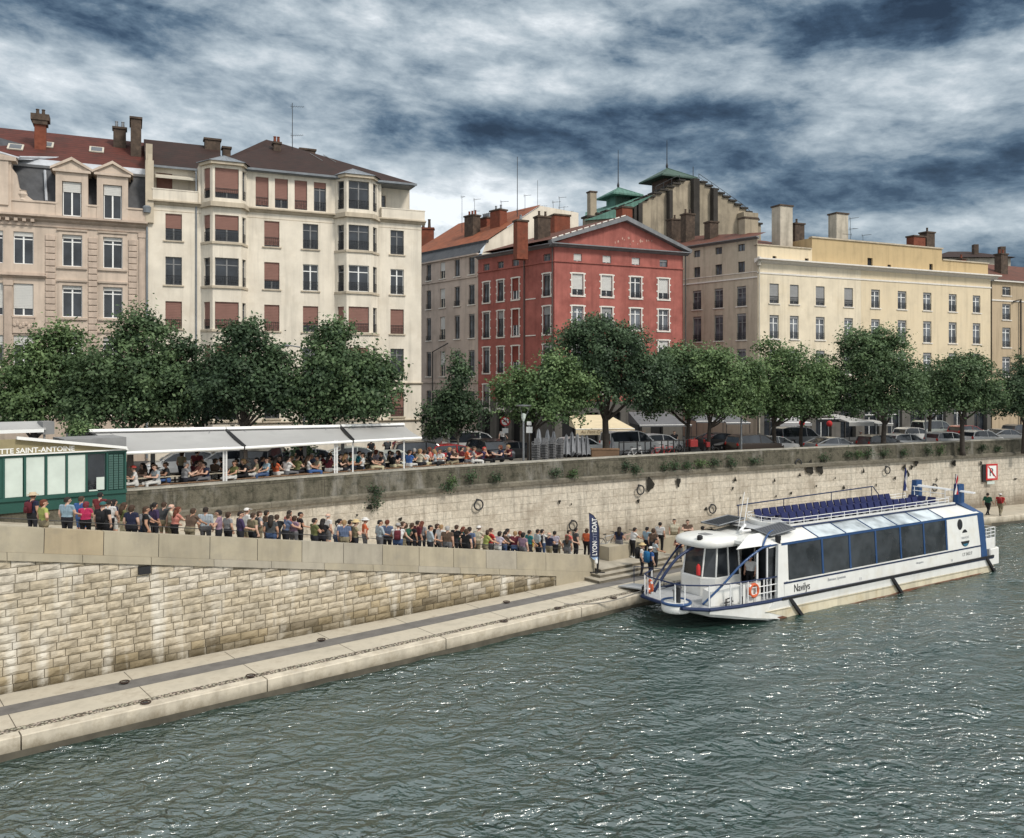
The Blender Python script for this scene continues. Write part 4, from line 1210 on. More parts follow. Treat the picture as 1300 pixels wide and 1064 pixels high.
# ================= pinkish building down the side street
pD = 13.0
PP = Plane(PRs.ox+SD.x*pD, PRs.oy+SD.y*pD, SIDE)
Pb = thing('side_street_building', 'pinkish grey side street building with slate attic band and orange tiled roof', 'building', (PP.ox, PP.oy, 0), PP.a)
zg = PP.z(540, 334); 
pcols = [(541.4,547.2),(558.5,565),(577,583.6),(595,602.5)]
prow = [(PP.z(544,356.5),PP.z(544,336)),(PP.z(544,392.5),PP.z(544,369)),(PP.z(544,432.5),PP.z(544,404)),(PP.z(544,478),PP.z(544,447)),(PP.z(544,516),PP.z(544,496))]
ph = []
for ci, (a, b) in enumerate(pcols):
    x0, x1 = PP.s(a), PP.s(b)
    for z0, z1 in prow: ph.append((x0, x1, z0, z1, ci))
mb = MB(); wall_open(mb, 0, pD-.02, RD, zg, [h[:4] for h in ph]); mb.build('wall', PINKISH, Pb)
core(Pb, .1, pD-.1, .35, 8, zg)
for a, b, c, d, ci in ph:
    window(Pb, (a+b)/2, 0, c, b-a, d-c, FR_CREAM if ci == 1 else FR_DARK, .55 if ci == 1 else .06, SLAT_WHITE if ci == 1 else SLAT_GREY, 2 if random.random() < .5 else 0, WHITESTONE)
mb = MB(); zs = PP.z(544,359.5); mb.box(-.1,pD,-.1,0,zs-.1,zs+.05); zs = PP.z(544,485); mb.box(-.1,pD,-.12,0,zs-.1,zs+.08); mb.box(-.1,pD,-.2,.1,zg-.1,zg+.04); mb.build('string_course', PINKISH, Pb)
z2 = PP.z(540, 318.5)
mb = MB(); mb.add([(-.2,-.05,zg+.04),(pD,-.05,zg+.04),(pD+.4,1.0,z2),(-.2,1.0,z2),(pD,8,zg+.04)], [(0,1,2,3)]); mb.xprism([(.9,z2-.1),(.85,z2+.12),(1.2,z2+.12),(1.2,z2-.1)],-.3,pD+.2); mb.build('slate_attic', SLATE, Pb)
zr = z2+4.6
mb = MB(); mb.add([(-1,.9,z2+.1),(pD+.3,.9,z2+.1),(pD+.3,8.2,zr),(-1,8.2,zr)], [(0,1,2,3)]); mb.build('roof', T_ORANGE, Pb)
mb = MB(); mb.add([(pD+.1,-.05,zg-1.0),(pD+.1,1.0,z2),(pD+.1,8.2,zr-.08),(pD+.1,14,zr-.08),(pD+.1,14,zg-1.0)], [(0,1,2,3,4)]); mb.build('gable_wall', CREAM, Pb)
mb = MB(); mb.tube([(PP.s(552),-.3,RD),(PP.s(552),-.3,PP.z(552,447)),(PP.s(572),-.35,PP.z(572,436))],.07,6); mb.build('flue_pipe', FR_DARK, Pb)
def chimP(px0, px1, pyt, pyb, back_, m, pots, potm=None):
    q = PP.shift(back_); x0, x1 = q.s(px0), q.s(px1); xm = (x0+x1)/2
    chimney(Pb, xm, back_+.5, q.z((px0+px1)/2, pyb)-1.5, q.z((px0+px1)/2, pyt), abs(x1-x0)*.8, 1.0, m, pots, potm=potm)
chimP(588, 602, 273, 303, 3.0, SOOT, 3)
chimP(607, 619, 276, 290, 5.0, BRICK, 4, GREYMETAL)
chimP(620.5, 636, 266, 296, 4.0, BRICK, 2, GREYMETAL)
# masonry chimney beyond the cream block, seen over its balcony
ch = thing('roof_chimney', 'brown brick chimney stack with two pots behind the right end of the cream building', 'chimney', at(541.5, 322, 108))
mb = MB(); mb.bbox(-.9,.9,-.5,.5,-16,3.0,.03); mb.box(-1.0,1.0,-.6,.6,2.997,3.2); mb.build('stack', BRICK, ch)
mb = MB(); mb.lathe([(.2,3.2),(.15,3.9),(.2,4.0)],10,(-.4,0,0)); mb.lathe([(.2,3.2),(.16,4.1),(.2,4.3)],10,(.35,0,0)); mb.build('chimney_pot', SOOT, ch)

# aerials over the side street roofs
def skyline(px, pyb, pyt, Y, label, arms=((.95,.9,.2),), kind=1, thick=.03):
    p = at(px, pyb, Y); h = p.z - at(px, pyt, Y).z
    antenna(label, p, -h if h < 0 else h, [(abs(h)*f, l, r) for f, l, r in arms], kind, thick)
skyline(586.5, 302, 249, 95, 'thin mast leftmost above the orange roof, behind the first rubble chimney', ((.98,.35,.3),))
skyline(602.5, 300, 252, 95, 'aerial with two short arms between the two rubble brick chimneys', ((.97,.7,.1),(.66,.6,.3)))
skyline(636.5, 292, 255, 95, 'aerial with one hooked arm right of the tallest brick chimney', ((.97,.9,.4),))
skyline(656.8, 300, 199, 90, 'very tall dark mast rising above the red brick chimney', ((.32,1.0,.6),), 1, .05)
skyline(666.5, 290, 247, 92, 'small aerial between the tall mast and the grey pot', ((.97,.7,.2),(.55,.6,.1)))
skyline(682.5, 288, 229, 95, 'thin cross shaped aerial behind the grey brick chimney', ((.45,1.1,0),(.3,1.0,3.1),(.12,.6,0)), 0)
skyline(702.3, 290, 255, 95, 'aerial with a hooked arm left of the squat red chimney', ((.95,.9,.3),))
skyline(710.5, 284, 250, 97, 'aerial with two arms above the squat red chimney', ((.97,.8,.2),(.6,1.0,.1)))
skyline(716, 284, 262, 97, 'low slanted aerial right above the squat red chimney', ((.7,1.3,.5),))

# ================= tall sooty stepped gable with copper lanterns behind
PG = Plane(at(880,485,106).x, 106, 24.0)
G = thing('stepped_gable_building', 'tall sooty stepped gable building with green copper roof and two lanterns', 'building', (PG.ox, PG.oy, 0), PG.a)
def g(px, py): return (PG.s(px), PG.z(px, py))
tops = []
xl = [745,757,769,781,792,803,812,821,830,838,846,854,862]
yl = [276,272.5,269,265.5,262,258.5,254,250,246,242,238,234,230]
xr = [889.5,896,903,910.5,918,925.5,933,940,947.5,953,958,962,966]
yr = [232,236.5,241,246,250.5,255.5,260.5,265,270,275,280,285,290]
prof = []
for i in range(len(xl)):
    prof.append(g(xl[i], yl[i]))
    prof.append((g(xl[i+1] if i < len(xl)-1 else 868, yl[i])[0], g(xl[i], yl[i])[1]))
prof.append(g(868,229.5)); prof.append(g(889.5,229.5))
for i in range(len(xr)):
    prof.append((g(xr[i],yr[i])[0], g(xr[i],yr[i])[1])); 
    if i < len(xr)-1: prof.append((g(xr[i+1],yr[i])[0], g(xr[i],yr[i])[1]))
zb = 12
mb = MB()
mb.yprism([(prof[0][0],zb)] + prof + [(prof[-1][0],zb)], 0, 1.0)
mb.build('gable_wall', GABLE, G)
mb = MB()
for i in range(0, len(prof)-1):
    (x0,z0),(x1,z1) = prof[i], prof[i+1]
    if abs(z1-z0) < .02 and x1-x0 > .2: mb.box(x0-.12,x1+.12,-.25,1.2,z0+.005,z0+.22)
mb.build('step_coping', GABLE_D, G)
mb = MB()
for a, b, t in ((846,850,243),(876.5,884,228),(901.5,907,240.5)):
    x0, x1 = PG.s(a), PG.s(b); mb.box(x0,x1,-.7,-.003,zb,PG.z((a+b)/2,t))
mb.box(PG.s(808),PG.s(813),-.5,-.003,zb,PG.z(810,259)); mb.box(PG.s(803),PG.s(806),-.4,-.003,zb,PG.z(804,262))
mb.build('buttress', GABLE_D, G)
mb = MB(); mb.box(PG.s(936),PG.s(954),-1.3,-.003,zb,PG.z(944,272)); mb.build('buttress', GABLE, G)
mb = MB(); q = PG.shift(-.4)
mb.add([(q.s(742),-.4,q.z(742,280)),(q.s(803),-.4,q.z(803,264)),(PG.s(829),2.5,PG.z(829,243)),(PG.s(790),9,PG.z(790,252))], [(0,1,2,3)])
mb.add([(q.s(742),-.45,q.z(742,280)),(q.s(792),-.45,q.z(792,276)),(q.s(803),-.45,q.z(803,264)),(q.s(829),-.45,q.z(829,247.5)),(q.s(800),-.45,q.z(800,258))], [(0,1,2,3,4)])
mb.build('copper_roof', COPPER, G)
def lantern(pxl, pxr, pyt, pyb, rxl, rxr, ry, ay, pole, back_, wallm, roofm, lou):
    q = PG.shift(back_); x0, x1 = q.s(pxl), q.s(pxr); w = x1-x0
    zb_, zt_ = q.z((pxl+pxr)/2, pyb), q.z((pxl+pxr)/2, pyt)
    d = w
    mb = MB(); mb.box(x0,x1,back_,back_+d,zb_-4,zt_)
    lt = mb.build('lantern', wallm, G)
    X0, X1 = q.s(rxl), q.s(rxr); zr_ = q.z((rxl+rxr)/2, ry); za_ = q.z((rxl+rxr)/2, ay)
    e_ = (X1-X0-w)/2
    mb = MB(); mb.add([(X0,back_-e_,zr_),(X1,back_-e_,zr_),(X1,back_+d+e_,zr_),(X0,back_+d+e_,zr_),((x0+x1)/2,back_+d/2,za_)], [(0,1,4),(1,2,4),(2,3,4),(3,0,4),(3,2,1,0)])
    mb.box(X0,X1,back_-e_,back_+d+e_,zr_-.18,zr_-.003)
    for c_ in ((X0,back_-e_),(X1,back_-e_)): mb.tube([(c_[0],c_[1],zr_),((x0+x1)/2,back_+d/2,za_)],.07,5)
    mb.build('lantern_roof', roofm, lt)
    mb = MB()
    for k in range(lou):
        x = x0+w*(k+.5)/lou; mb.box(x-.09,x+.09,back_-.07,back_-.002,zb_,zt_-.1)
    if lou: mb.build('louvre', COPPER_D, lt)
    mb = MB(); mb.tube([((x0+x1)/2,back_+d/2,za_-.2),((x0+x1)/2,back_+d/2,q.z((pxl+pxr)/2,pole))],[.07,.03],6); mb.lathe([(.12,za_-.1),(.16,za_+.3),(.05,za_+.7)],8,((x0+x1)/2,back_+d/2,0)); mb.build('finial', IRON, lt)
lantern(843, 866, 223, 246, 833, 878, 226, 210.5, 174, 1.4, mat('brown_lantern_wall', (.1,.065,.05), .8, .3, 1.5), COPPER_D, 0)
lantern(781, 800, 248, 264, 773, 811, 248, 236, 187.5, 3.0, COPPER, COPPER, 9)
chimney(G, PG.s(753.5), .4, PG.z(753,278), PG.z(753,242.5), .85, .8, GABLE, 0)
mb = MB()
pts = [Vector((g(p,y-9)[0], .3, g(p,y-9)[1])) for p, y in ((889,229),(905,240),(925,254),(945,268),(958,280),(968,298))]
mb.tube(pts,.03,5); mb.tube([p-Vector((0,0,.4)) for p in pts],.02,5)
for p in pts[:-1]: mb.tube([p, p-Vector((0,0,1.1))],.03,5)
pts = [Vector((g(p,y-8)[0], -.1, g(p,y-8)[1])) for p, y in ((832,245),(842,240),(852,235),(862,231))]
mb.tube(pts,.035,5)
for p in pts: mb.tube([p, p-Vector((0,0,1.0))],.035,5)
mb.build('roof_railing', IRON, G)
antenna('short thin mast on the top of the stepped sooty gable', PG.w(PG.s(883),.5,PG.z(883,230)), 1.9, [], 0, .06)

# ================= long pale yellow building
PC = Plane(24.0, 84, 24.0)
C = thing('yellow_building', 'long pale yellow building with grey shutters, blind attic wall and tall rendered chimneys', 'building', (PC.ox, PC.oy, 0), PC.a)
cW = PC.s(1257.5); cD = 14.5
PCs = Plane(PC.ox+SD.x*cD, PC.oy+SD.y*cD, SIDE)
lo2 = Vector((PCs.ox-PC.ox, PCs.oy-PC.oy, 0)); lo2.rotate(Matrix.Rotation(-PC.a,3,'Z'))
sideC = Matrix.Translation(lo2) @ Matrix.Rotation(relrot, 4, 'Z')
zcc = PC.z(964, 333.5)
ccol = [(977,988.8),(1002.8,1014),(1035.7,1047),(1071.8,1083),(1106,1117),(1139.7,1150.8),(1172,1182.5),(1204.5,1214.5),(1235,1244.6)]
crow = [(PC.z(982,385),PC.z(982,360)),(PC.z(982,430),PC.z(982,400)),(PC.z(982,475),PC.z(982,444)),(PC.z(982,515),PC.z(982,489))]
chh = []
for ci, (a, b) in enumerate(ccol):
    x0, x1 = PC.s(a), PC.s(b)
    for ri, (z0, z1) in enumerate(crow): chh.append((x0, x1, z0, z1, ci, ri))
xs_ = PC.s(1093)
lite = [h[:4] for h in chh if h[1] < xs_]; tanh_ = [h[:4] for h in chh if h[0] > xs_]
mb = MB(); wall_open(mb, 0, xs_, 9.5, zcc, lite); mb.build('wall', YELLOW, C)
mb = MB(); wall_open(mb, xs_, cW, 9.5, zcc, tanh_); mb.build('wall', TANL, C)
mb = MB()
gh = [(x+.4, x+2.5, RD, RD+3.1) for x in np.arange(.4, cW-3, 3.3)]
wall_open(mb, 0, cW, RD, 9.5, gh, y=-.05, reveal=.5); mb.build('shop_front_wall', GREYST, C)
for i, (a, b, c, d) in enumerate(gh):
    mb = MB(); mb.poly([(a,.4,c),(b,.4,c),(b,.4,d),(a,.4,d)]); sf = mb.build('shop_window', GLASS, C)
    mb = MB(); mb.box((a+b)/2-.04,(a+b)/2+.04,.34,.38,c,d); mb.box(a,b,.34,.38,c+2.2,c+2.28); mb.box(a,a+.07,.33,.38,c,d); mb.box(b-.07,b,.33,.38,c,d); mb.build('shop_frame', WHITE if i % 3 else FR_DARK, sf)
core(C, 0,0,0,0, zcc+1.2, poly=[(.35,.6),(cW-.1,.6),(cW-.1,12),(lo2.x+.6,lo2.y+.2)])
for a, b, c, d, ci, ri in chh:
    sh = .12
    if ri == 0 and ci < 4: sh = .86
    window(C, (a+b)/2, 0, c, b-a, d-c, WHITE if not (ri == 0 and ci < 4) else FR_GREY, sh, SLAT_GREY, 1, WHITESTONE, trans=.66)
# side face
scol = [(879.6,890.2),(907,917.8),(935.5,947)]
srw = [(PCs.z(885,393),PCs.z(885,369)),(PCs.z(885,434),PCs.z(885,402)),(PCs.z(885,475),PCs.z(885,445))]
sat = [(PCs.z(885,352),PCs.z(885,337.5)),(PCs.z(885,326.5),PCs.z(885,317))]
sh2 = []
for ci, (a, b) in enumerate(scol):
    x0, x1 = PCs.s(a), PCs.s(b); c_ = (x0+x1)/2
    for k, (z0, z1) in enumerate(srw): sh2.append((x0, x1, z0, z1, k))
    for k, (z0, z1) in enumerate(sat): sh2.append((c_-.4, c_+.4, z0, z0+(1.05 if k == 0 else .7), 5+k))
zse = PCs.z(885, 313)
l = MB(); wall_open(l, 0, cD, RD, zse, [h[:4] for h in sh2]); l.xf(sideC); l.build('side_wall', YELLOW_SHADED, C)
for a, b, c, d, k in sh2:
    p = sideC @ Vector(((a+b)/2,0,c))
    window(C, p.x, p.y, p.z, b-a, d-c, FR_GREY if k < 5 else FR_DARK, (.9 if k == 0 and a < 6 else .1) if k < 5 else 0, SLAT_GREY, 1 if k < 5 else 0, WHITESTONE if k < 5 else None, rz=relrot, trans=.66 if k < 5 else 0)
# cornice (white) and attic
mb = MB(); cornice(mb, -.35, cW+.9, zcc-.05, zcc+.4, .75); zz = PC.z(982, 347.5); mb.box(-.02,cW+.1,-.06,0,zz-.07,zz+.09)
l = MB(); z5 = PCs.z(885,359.5); l.box(0,cD,-.08,0,z5-.08,z5+.06); l.box(0,cD,-.05,0,z5+.5,z5+.56); l.xf(sideC); mb.add(l.v,l.f)
mb.build('cornice', WHITESTONE, C)
mb = MB()
zA = PC.z(964, 311); zBm = PC.z(1033, 302); zE = PC.z(1253, 335)
xb, xc_ = PC.s(1031), PC.s(1196)
smh = [(PC.s(981),PC.s(986),PC.z(983,330),PC.z(983,325)),(PC.s(1022),PC.s(1027),PC.z(1024,333),PC.z(1024,328))]
wall_open(mb, 0, xb, zcc+.4, zA, smh, y=.02)
mb.build('attic_wall', TANL, C)
mb = MB()
smh2 = [(PC.s(1101.5),PC.s(1108),PC.z(1105,338),PC.z(1105,327.5)),(PC.s(1127),PC.s(1131.5),PC.z(1129,339),PC.z(1129,336)),(PC.s(1180),PC.s(1184.5),PC.z(1182,344),PC.z(1182,335))]
wall_open(mb, xb, xc_, zcc+.4, zBm, smh2, y=.02); wall_open(mb, xc_, cW-.4, zcc+.4, zE, [], y=.02)
mb.box(xb-.01,xb+.2,.03,8,zA,zBm); mb.box(xc_-.2,xc_,.03,8,zE,zBm)
mb.build('attic_wall', TAN, C)
mb = MB()
for (a,b,c,d) in smh+smh2: mb.poly([(a,.2,c),(b,.2,c),(b,.2,d),(a,.2,d)])
mb.build('attic_opening', DARKIN, C)
mb = MB(); mb.box(xb-.1,xc_+.1,-.1,.4,zBm,zBm+.14); mb.box(xc_+.1,cW-.3,-.1,.4,zE,zE+.12); mb.box(-.1,xb-.1,-.1,.3,zA,zA+.1); mb.build('attic_coping', CREAM_D, C)
mb = MB(); mb.add([(-.2,.1,zA-.05),(xb,.1,zA-.05),(xb,7,zA+1.9),(lo2.x+5,7,zA+1.9)], [(0,1,2,3)])
le = [sideC @ Vector(p) for p in ((0,-.4,zse+.1),(cD+.1,-.4,zse+.1),(cD-.4,2.2,zse+.85),(0,6,zse+2.6))]
mb.add(le, [(0,1,2,3)]); mb.build('roof', T_OLD, C)
mb = MB(); l = MB(); cornice(l, 0, cD+.2, zse-.12, zse+.12, .5); l.xf(sideC); mb.add(l.v,l.f); mb.build('eaves', GREYC, C)
def chimC(px0, px1, pyt, pyb, back_, m, pots=0, d=1.0): 
    q = PC.shift(back_); x0, x1 = q.s(px0), q.s(px1)
    return chimney(C, (x0+x1)/2, back_+d/2, q.z((px0+px1)/2, pyb)-1.5, q.z((px0+px1)/2, pyt), x1-x0, d, m, pots, potm=SOOT)
chimC(990.5,1006.5,260,306,2.0,RENDERCH,0,1.3); chimC(1009.5,1021.5,283,306,3.2,SOOT,1); chimC(1062,1077,270,305,2.0,RENDERCH,0,1.2)
chimC(1160,1175,299,314,1.6,BRICK); chimC(1176.5,1187,294,314,1.8,SOOT,1)
def chimS(px0, px1, pyt, pyb, back_, m, pots=0):
    q = PCs.shift(back_); x0, x1 = q.s(px0), q.s(px1); p = sideC @ Vector(((x0+x1)/2, back_+.5, 0))
    chimney(C, p.x, p.y, q.z((px0+px1)/2, pyb)-1.2, q.z((px0+px1)/2, pyt), abs(x1-x0)*.85, 1.0, m, pots, potm=SOOT)
chimS(845,861,278,306,3.5,SOOT,1); chimS(863,876,271,308,2.5,SOOT,2); chimS(893,906,281,305,2.5,SOOT,0); chimS(936,957,276,299,3.0,GABLE,0)
mb = MB(); mb.tube([(.12,-.15,zcc),(.12,-.15,6)],.07,8); mb.lathe([(.2,zcc-.3),(.22,zcc+.5),(.1,zcc+.6)],8,(.05,-.2,0)); mb.build('downpipe', FR_CREAM, C)
mb = MB(); mb.tube([(PC.s(1090),.6,zBm),(PC.s(1090),.6,zBm+2.2)],.03,5); 
antenna('aerial with three arms above the blind attic wall of the yellow building', PC.w(PC.s(1089),1,zBm), 2.7, [(2.6,.9,.1),(1.5,1.1,.5),(.9,.8,3.0)], 1)
antenna('low hooked aerial right of the three armed aerial on the yellow building', PC.w(PC.s(1105),1,zBm), 1.0, [(.95,1.0,.2)], 1)

# ================= tan building at the right edge, roofs behind
PE_ = Plane(at(1258,485,99).x, 99, 24.0)
E = thing('tan_building', 'tan building at the right edge with brown tiled roof and black downpipe', 'building', (PE_.ox, PE_.oy, 0), PE_.a)
eh = []
for a, b in ((1272.5,1283),(1302,1313),(1332,1343)):
    x0, x1 = PE_.s(a), PE_.s(b)
    for yt, yb in ((364,375),(386,406),(416,441),(453,478)): eh.append((x0, x1, PE_.z(1277,yb), PE_.z(1277,yt)))
zE2 = PE_.z(1275, 357)
mb = MB(); wall_open(mb, .2, 26, RD, zE2, eh); mb.box(.2,.4,0.005,10,RD,zE2); mb.build('wall', mat('brownish_tan_render', (.47,.37,.25), .9, .15, .6, streak=.45, dirt=(.33,.26,.17), dirtamt=.45), E)
core(E, .5, 26, .35, 10, zE2-.1)
for a, b, c, d in eh: window(E, (a+b)/2, 0, c, b-a, d-c, WHITE, .1, SLAT_GREY, 1, WHITESTONE)
mb = MB(); mb.box(.1,26,-.08,0,PE_.z(1275,381.5)-.1,PE_.z(1275,381.5)+.06); mb.box(.1,26,-.35,.1,zE2-.1,zE2+.08); mb.build('string_course', WHITESTONE, E)
mb = MB(); mb.add([(-.2,-.4,zE2+.08),(26,-.4,zE2+.08),(26,6,zE2+3.0),(5.5,6,zE2+3.0)], [(0,1,2,3)]); mb.build('roof', T_OLD, E)
mb = MB(); x = PE_.s(1294); mb.tube([(x-1.3,-.2,PE_.z(1290,383.5)),(x,-.2,PE_.z(1294,380)),(x,-.2,6)],.09,6); mb.build('downpipe', BLACK, E)
chimney(E, PE_.s(1296), 2.5, zE2, PE_.z(1290,318), 1.2, .9, SOOT, 2)
chimney(E, PE_.s(1264), 4.5, zE2, PE_.z(1264,322), .8, .8, BRICK, 1)
K = thing('background_house', 'pale house with low brown hipped roof behind the right end of the yellow building', 'house', at(1235,485,125))
mb = MB(); mb.box(-5,5.5,0,8,-5.6,18.1); kw = mb.build('wall', RENDERCH, K)
K.location.z = 11
zK = 18.1
mb = MB(); mb.add([(-6,-.6,zK),(6,-.6,zK),(6,8.5,zK),(-6,8.5,zK),(-1.5,4,zK+1.5),(1.5,4,zK+1.5)], [(0,1,5,4),(1,2,5),(2,3,4,5),(3,0,4)]); kr = mb.build('roof', T_BROWN, K)
mb = MB(); mb.bbox(1.0,1.7,1.5,2.2,zK+.5,zK+2.2,.03); mb.bbox(4.6,5.4,1.0,1.8,zK-1,zK+1.8,.03); mb.build('chimney', SOOT, kr)
# ------------------------------------------------------------------ trees
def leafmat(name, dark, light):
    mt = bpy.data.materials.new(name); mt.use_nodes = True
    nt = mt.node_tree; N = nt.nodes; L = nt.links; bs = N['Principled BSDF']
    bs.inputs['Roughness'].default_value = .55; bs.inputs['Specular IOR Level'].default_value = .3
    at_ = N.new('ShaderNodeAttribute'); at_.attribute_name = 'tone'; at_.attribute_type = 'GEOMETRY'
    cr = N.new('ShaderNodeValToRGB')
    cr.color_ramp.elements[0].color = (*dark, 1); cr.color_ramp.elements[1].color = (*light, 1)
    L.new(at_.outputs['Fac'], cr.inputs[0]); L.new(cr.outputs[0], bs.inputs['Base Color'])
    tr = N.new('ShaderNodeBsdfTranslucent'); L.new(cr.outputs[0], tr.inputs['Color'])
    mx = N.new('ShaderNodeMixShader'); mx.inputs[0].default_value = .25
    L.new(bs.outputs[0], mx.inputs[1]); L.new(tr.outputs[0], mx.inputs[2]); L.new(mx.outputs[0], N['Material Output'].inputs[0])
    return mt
LEAF = leafmat('plane_tree_leaf', (.032,.062,.03), (.15,.225,.1))
LEAF_L = leafmat('light_green_leaf', (.045,.085,.034), (.2,.29,.12))
LEAF_D = leafmat('dark_green_leaf', (.024,.047,.027), (.105,.165,.08))
BARK = mat('bark', (.06,.05,.042), .95, .35, 5, bump=.6, bscale=14)
BARK_L = mat('pale_bark', (.2,.18,.15), .95, .3, 5, bump=.4)

def leaf_mesh(lobes, seed, nleaf, size, fill=.55, clump=42):
    """lobes: (centre, radii) in local metres; clumps of small leaf faces through the volume, open between clumps"""
    rs = np.random.RandomState(seed)
    vol = np.array([l[1][0]*l[1][1]*l[1][2] for l in lobes])**.7; vol /= vol.sum()
    nc = max(8, nleaf//clump)
    which = rs.choice(len(lobes), nc, p=vol)
    C_ = np.array([l[0] for l in lobes])[which]; Rr = np.array([l[1] for l in lobes])[which]
    d = rs.randn(nc, 3); d /= np.linalg.norm(d, axis=1)[:, None]
    d[:, 2] = np.where(d[:, 2] < -.55, -d[:, 2]*.5, d[:, 2])
    rad = 1 - fill*rs.rand(nc)**1.9
    rad *= 1 + .10*np.sin(d[:,0]*5+seed)*np.cos(d[:,2]*6+seed*2) + (.055 if fill < .5 else .1)*rs.randn(nc)
    cc = C_ + d*Rr*rad[:, None]
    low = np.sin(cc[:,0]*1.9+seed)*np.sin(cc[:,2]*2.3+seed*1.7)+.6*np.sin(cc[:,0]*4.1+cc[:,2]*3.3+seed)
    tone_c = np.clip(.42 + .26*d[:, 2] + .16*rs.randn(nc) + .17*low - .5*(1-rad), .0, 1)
    n = nc*clump
    ci = np.repeat(np.arange(nc), clump)
    cs = (.3+.3*rs.rand(nc))*size*3.7
    off_ = rs.randn(n, 3)*cs[ci][:, None]*np.array([1, 1, .72])
    pos = cc[ci] + off_
    nrm = d[ci]*.7 + rs.randn(n, 3)*.6 + np.array([0, 0, .45]); nrm /= np.linalg.norm(nrm, axis=1)[:, None]
    ref = rs.randn(n, 3); tx = np.cross(nrm, ref); tx /= np.linalg.norm(tx, axis=1)[:, None]; ty = np.cross(nrm, tx)
    s = size*(.65+.7*rs.rand(n))[:, None]
    a = pos - tx*s*.5; b = pos + ty*s*.36 + nrm*s*.06; c = pos + tx*s*.62; e = pos - ty*s*.36 + nrm*s*.06
    co = np.stack([a, b, c, e], 1).reshape(-1, 3)
    tone = np.clip(tone_c[ci] + .06*rs.randn(n), 0, 1)
    return co, tone

def mesh_from_quads(name, co, tone, m):
    nq = len(co)//4
    me = bpy.data.meshes.new(name)
    me.vertices.add(len(co)); me.vertices.foreach_set('co', co.ravel().astype(np.float32))
    me.loops.add(len(co)); me.loops.foreach_set('vertex_index', np.arange(len(co), dtype=np.int32))
    me.polygons.add(nq); me.polygons.foreach_set('loop_start', np.arange(0, len(co), 4, dtype=np.int32)); me.polygons.foreach_set('loop_total', np.full(nq, 4, dtype=np.int32))
    me.materials.append(m); me.update(calc_edges=True)
    at_ = me.attributes.new('tone', 'FLOAT', 'FACE'); at_.data.foreach_set('value', tone.astype(np.float32))
    return me

def tree(name, label, px_base, Y, zbase, lobes_px, seed, leaf=None, nleaf=9000, size=.26, trunk_r=.2, fork=.55, bark=None, group='plane trees along the quay promenade', depth=1.0, fill=.55):
    base = Vector(((px_base-HX)/FPX*Y, Y, zbase))
    t = thing(name, label, 'tree', base, 0, group)
    lobes = []
    for i, l in enumerate(lobes_px):
        cx, cy, rx, ry = l[:4]; dy = l[4] if len(l) > 4 else 0
        c = at(cx, cy, Y) - base; k = Y/FPX
        lobes.append(((c.x, dy, c.z-.12*ry*k), (rx*k*(1.1 if px_base < 400 else 1.16), (rx*k+ry*k)/2*depth, ry*k*(1.06 if px_base < 400 else 1.14))))
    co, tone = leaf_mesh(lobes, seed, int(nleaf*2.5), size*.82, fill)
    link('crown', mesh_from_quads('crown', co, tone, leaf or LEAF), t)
    rs = random.Random(seed)
    top = max(l[0][2] for l in lobes)
    zf = min(l[0][2]-l[1][2]*.85 for l in lobes); zf = max(1.6, zf)
    mb = MB()
    lean = (rs.random()-.5)*.5
    pts = [(0,0,-.3),(0,0,.0),(lean*.3,.05,zf*.5),(lean*.6,.0,zf)]
    mb.tube(pts, [trunk_r*1.35, trunk_r*1.1, trunk_r*.9, trunk_r*.8], 10)
    mb.build('trunk', bark or BARK, t, True)
    for i, (c, r) in enumerate(lobes + lobes[:2]):
        mb = MB()
        e = Vector(c)+Vector(((rs.random()-.5)*r[0], (rs.random()-.5)*r[1]*.8, r[2]*.35))
        s = Vector((lean*.6,0,zf-.25-rs.random()*.2)); mid = s.lerp(e, .5)+Vector(((rs.random()-.5)*.5,(rs.random()-.5)*.4,-.25))
        mb.tube([s, s.lerp(mid,.5)+Vector((0,0,-.08)), mid, e], [trunk_r*.55, trunk_r*.42, trunk_r*.3, trunk_r*.08], 7)
        for k in range(4):
            q = mid.lerp(e, k/4); q2 = q+Vector(((rs.random()-.5)*r[0]*1.3,(rs.random()-.5)*r[1]*1.2,rs.random()*r[2]*.8)); mb.tube([q, q.lerp(q2,.5)+Vector((0,0,.1)), q2],[trunk_r*.16,trunk_r*.11,trunk_r*.04],5)
        mb.build('limb', bark or BARK, t, True)
    return t

tree('plane_tree','pale green loose tree at the left edge behind the green kiosk',45,53,RD,[(25,490,45,45),(70,465,38,40),(5,520,42,30),(85,430,16,22),(62,432,14,20),(60,510,50,35)],11,LEAF_L,8000,.24)
tree('plane_tree','largest dense tree, in front of the joint between beige and cream buildings',165,52,RD,[(165,470,62,50),(185,425,33,30),(130,500,50,42),(205,490,50,45),(160,520,70,28),(178,405,16,16)],12,LEAF,12500,.24)
tree('plane_tree','dark tree below the left bow window, between the dense tree and the forked one',258,53,RD,[(255,490,42,40),(235,450,18,22),(250,515,60,28),(280,460,18,22),(225,500,30,30)],13,LEAF_D,7000,.24)
tree('plane_tree','dark tree with a low forked trunk showing above the middle awning',311,50,RD,[(310,470,34,35),(350,490,35,36),(318,430,20,25),(295,505,38,30),(345,455,20,20),(360,510,26,20),(300,425,12,14)],14,LEAF_D,7500,.24)
tree('plane_tree','bright green tree before the right bow window of the cream building',388,50,RD,[(430,470,48,45),(455,500,48,35),(420,430,25,25),(400,500,38,38),(480,475,24,26),(440,520,55,20),(432,420,14,14)],15,LEAF,9500,.24)
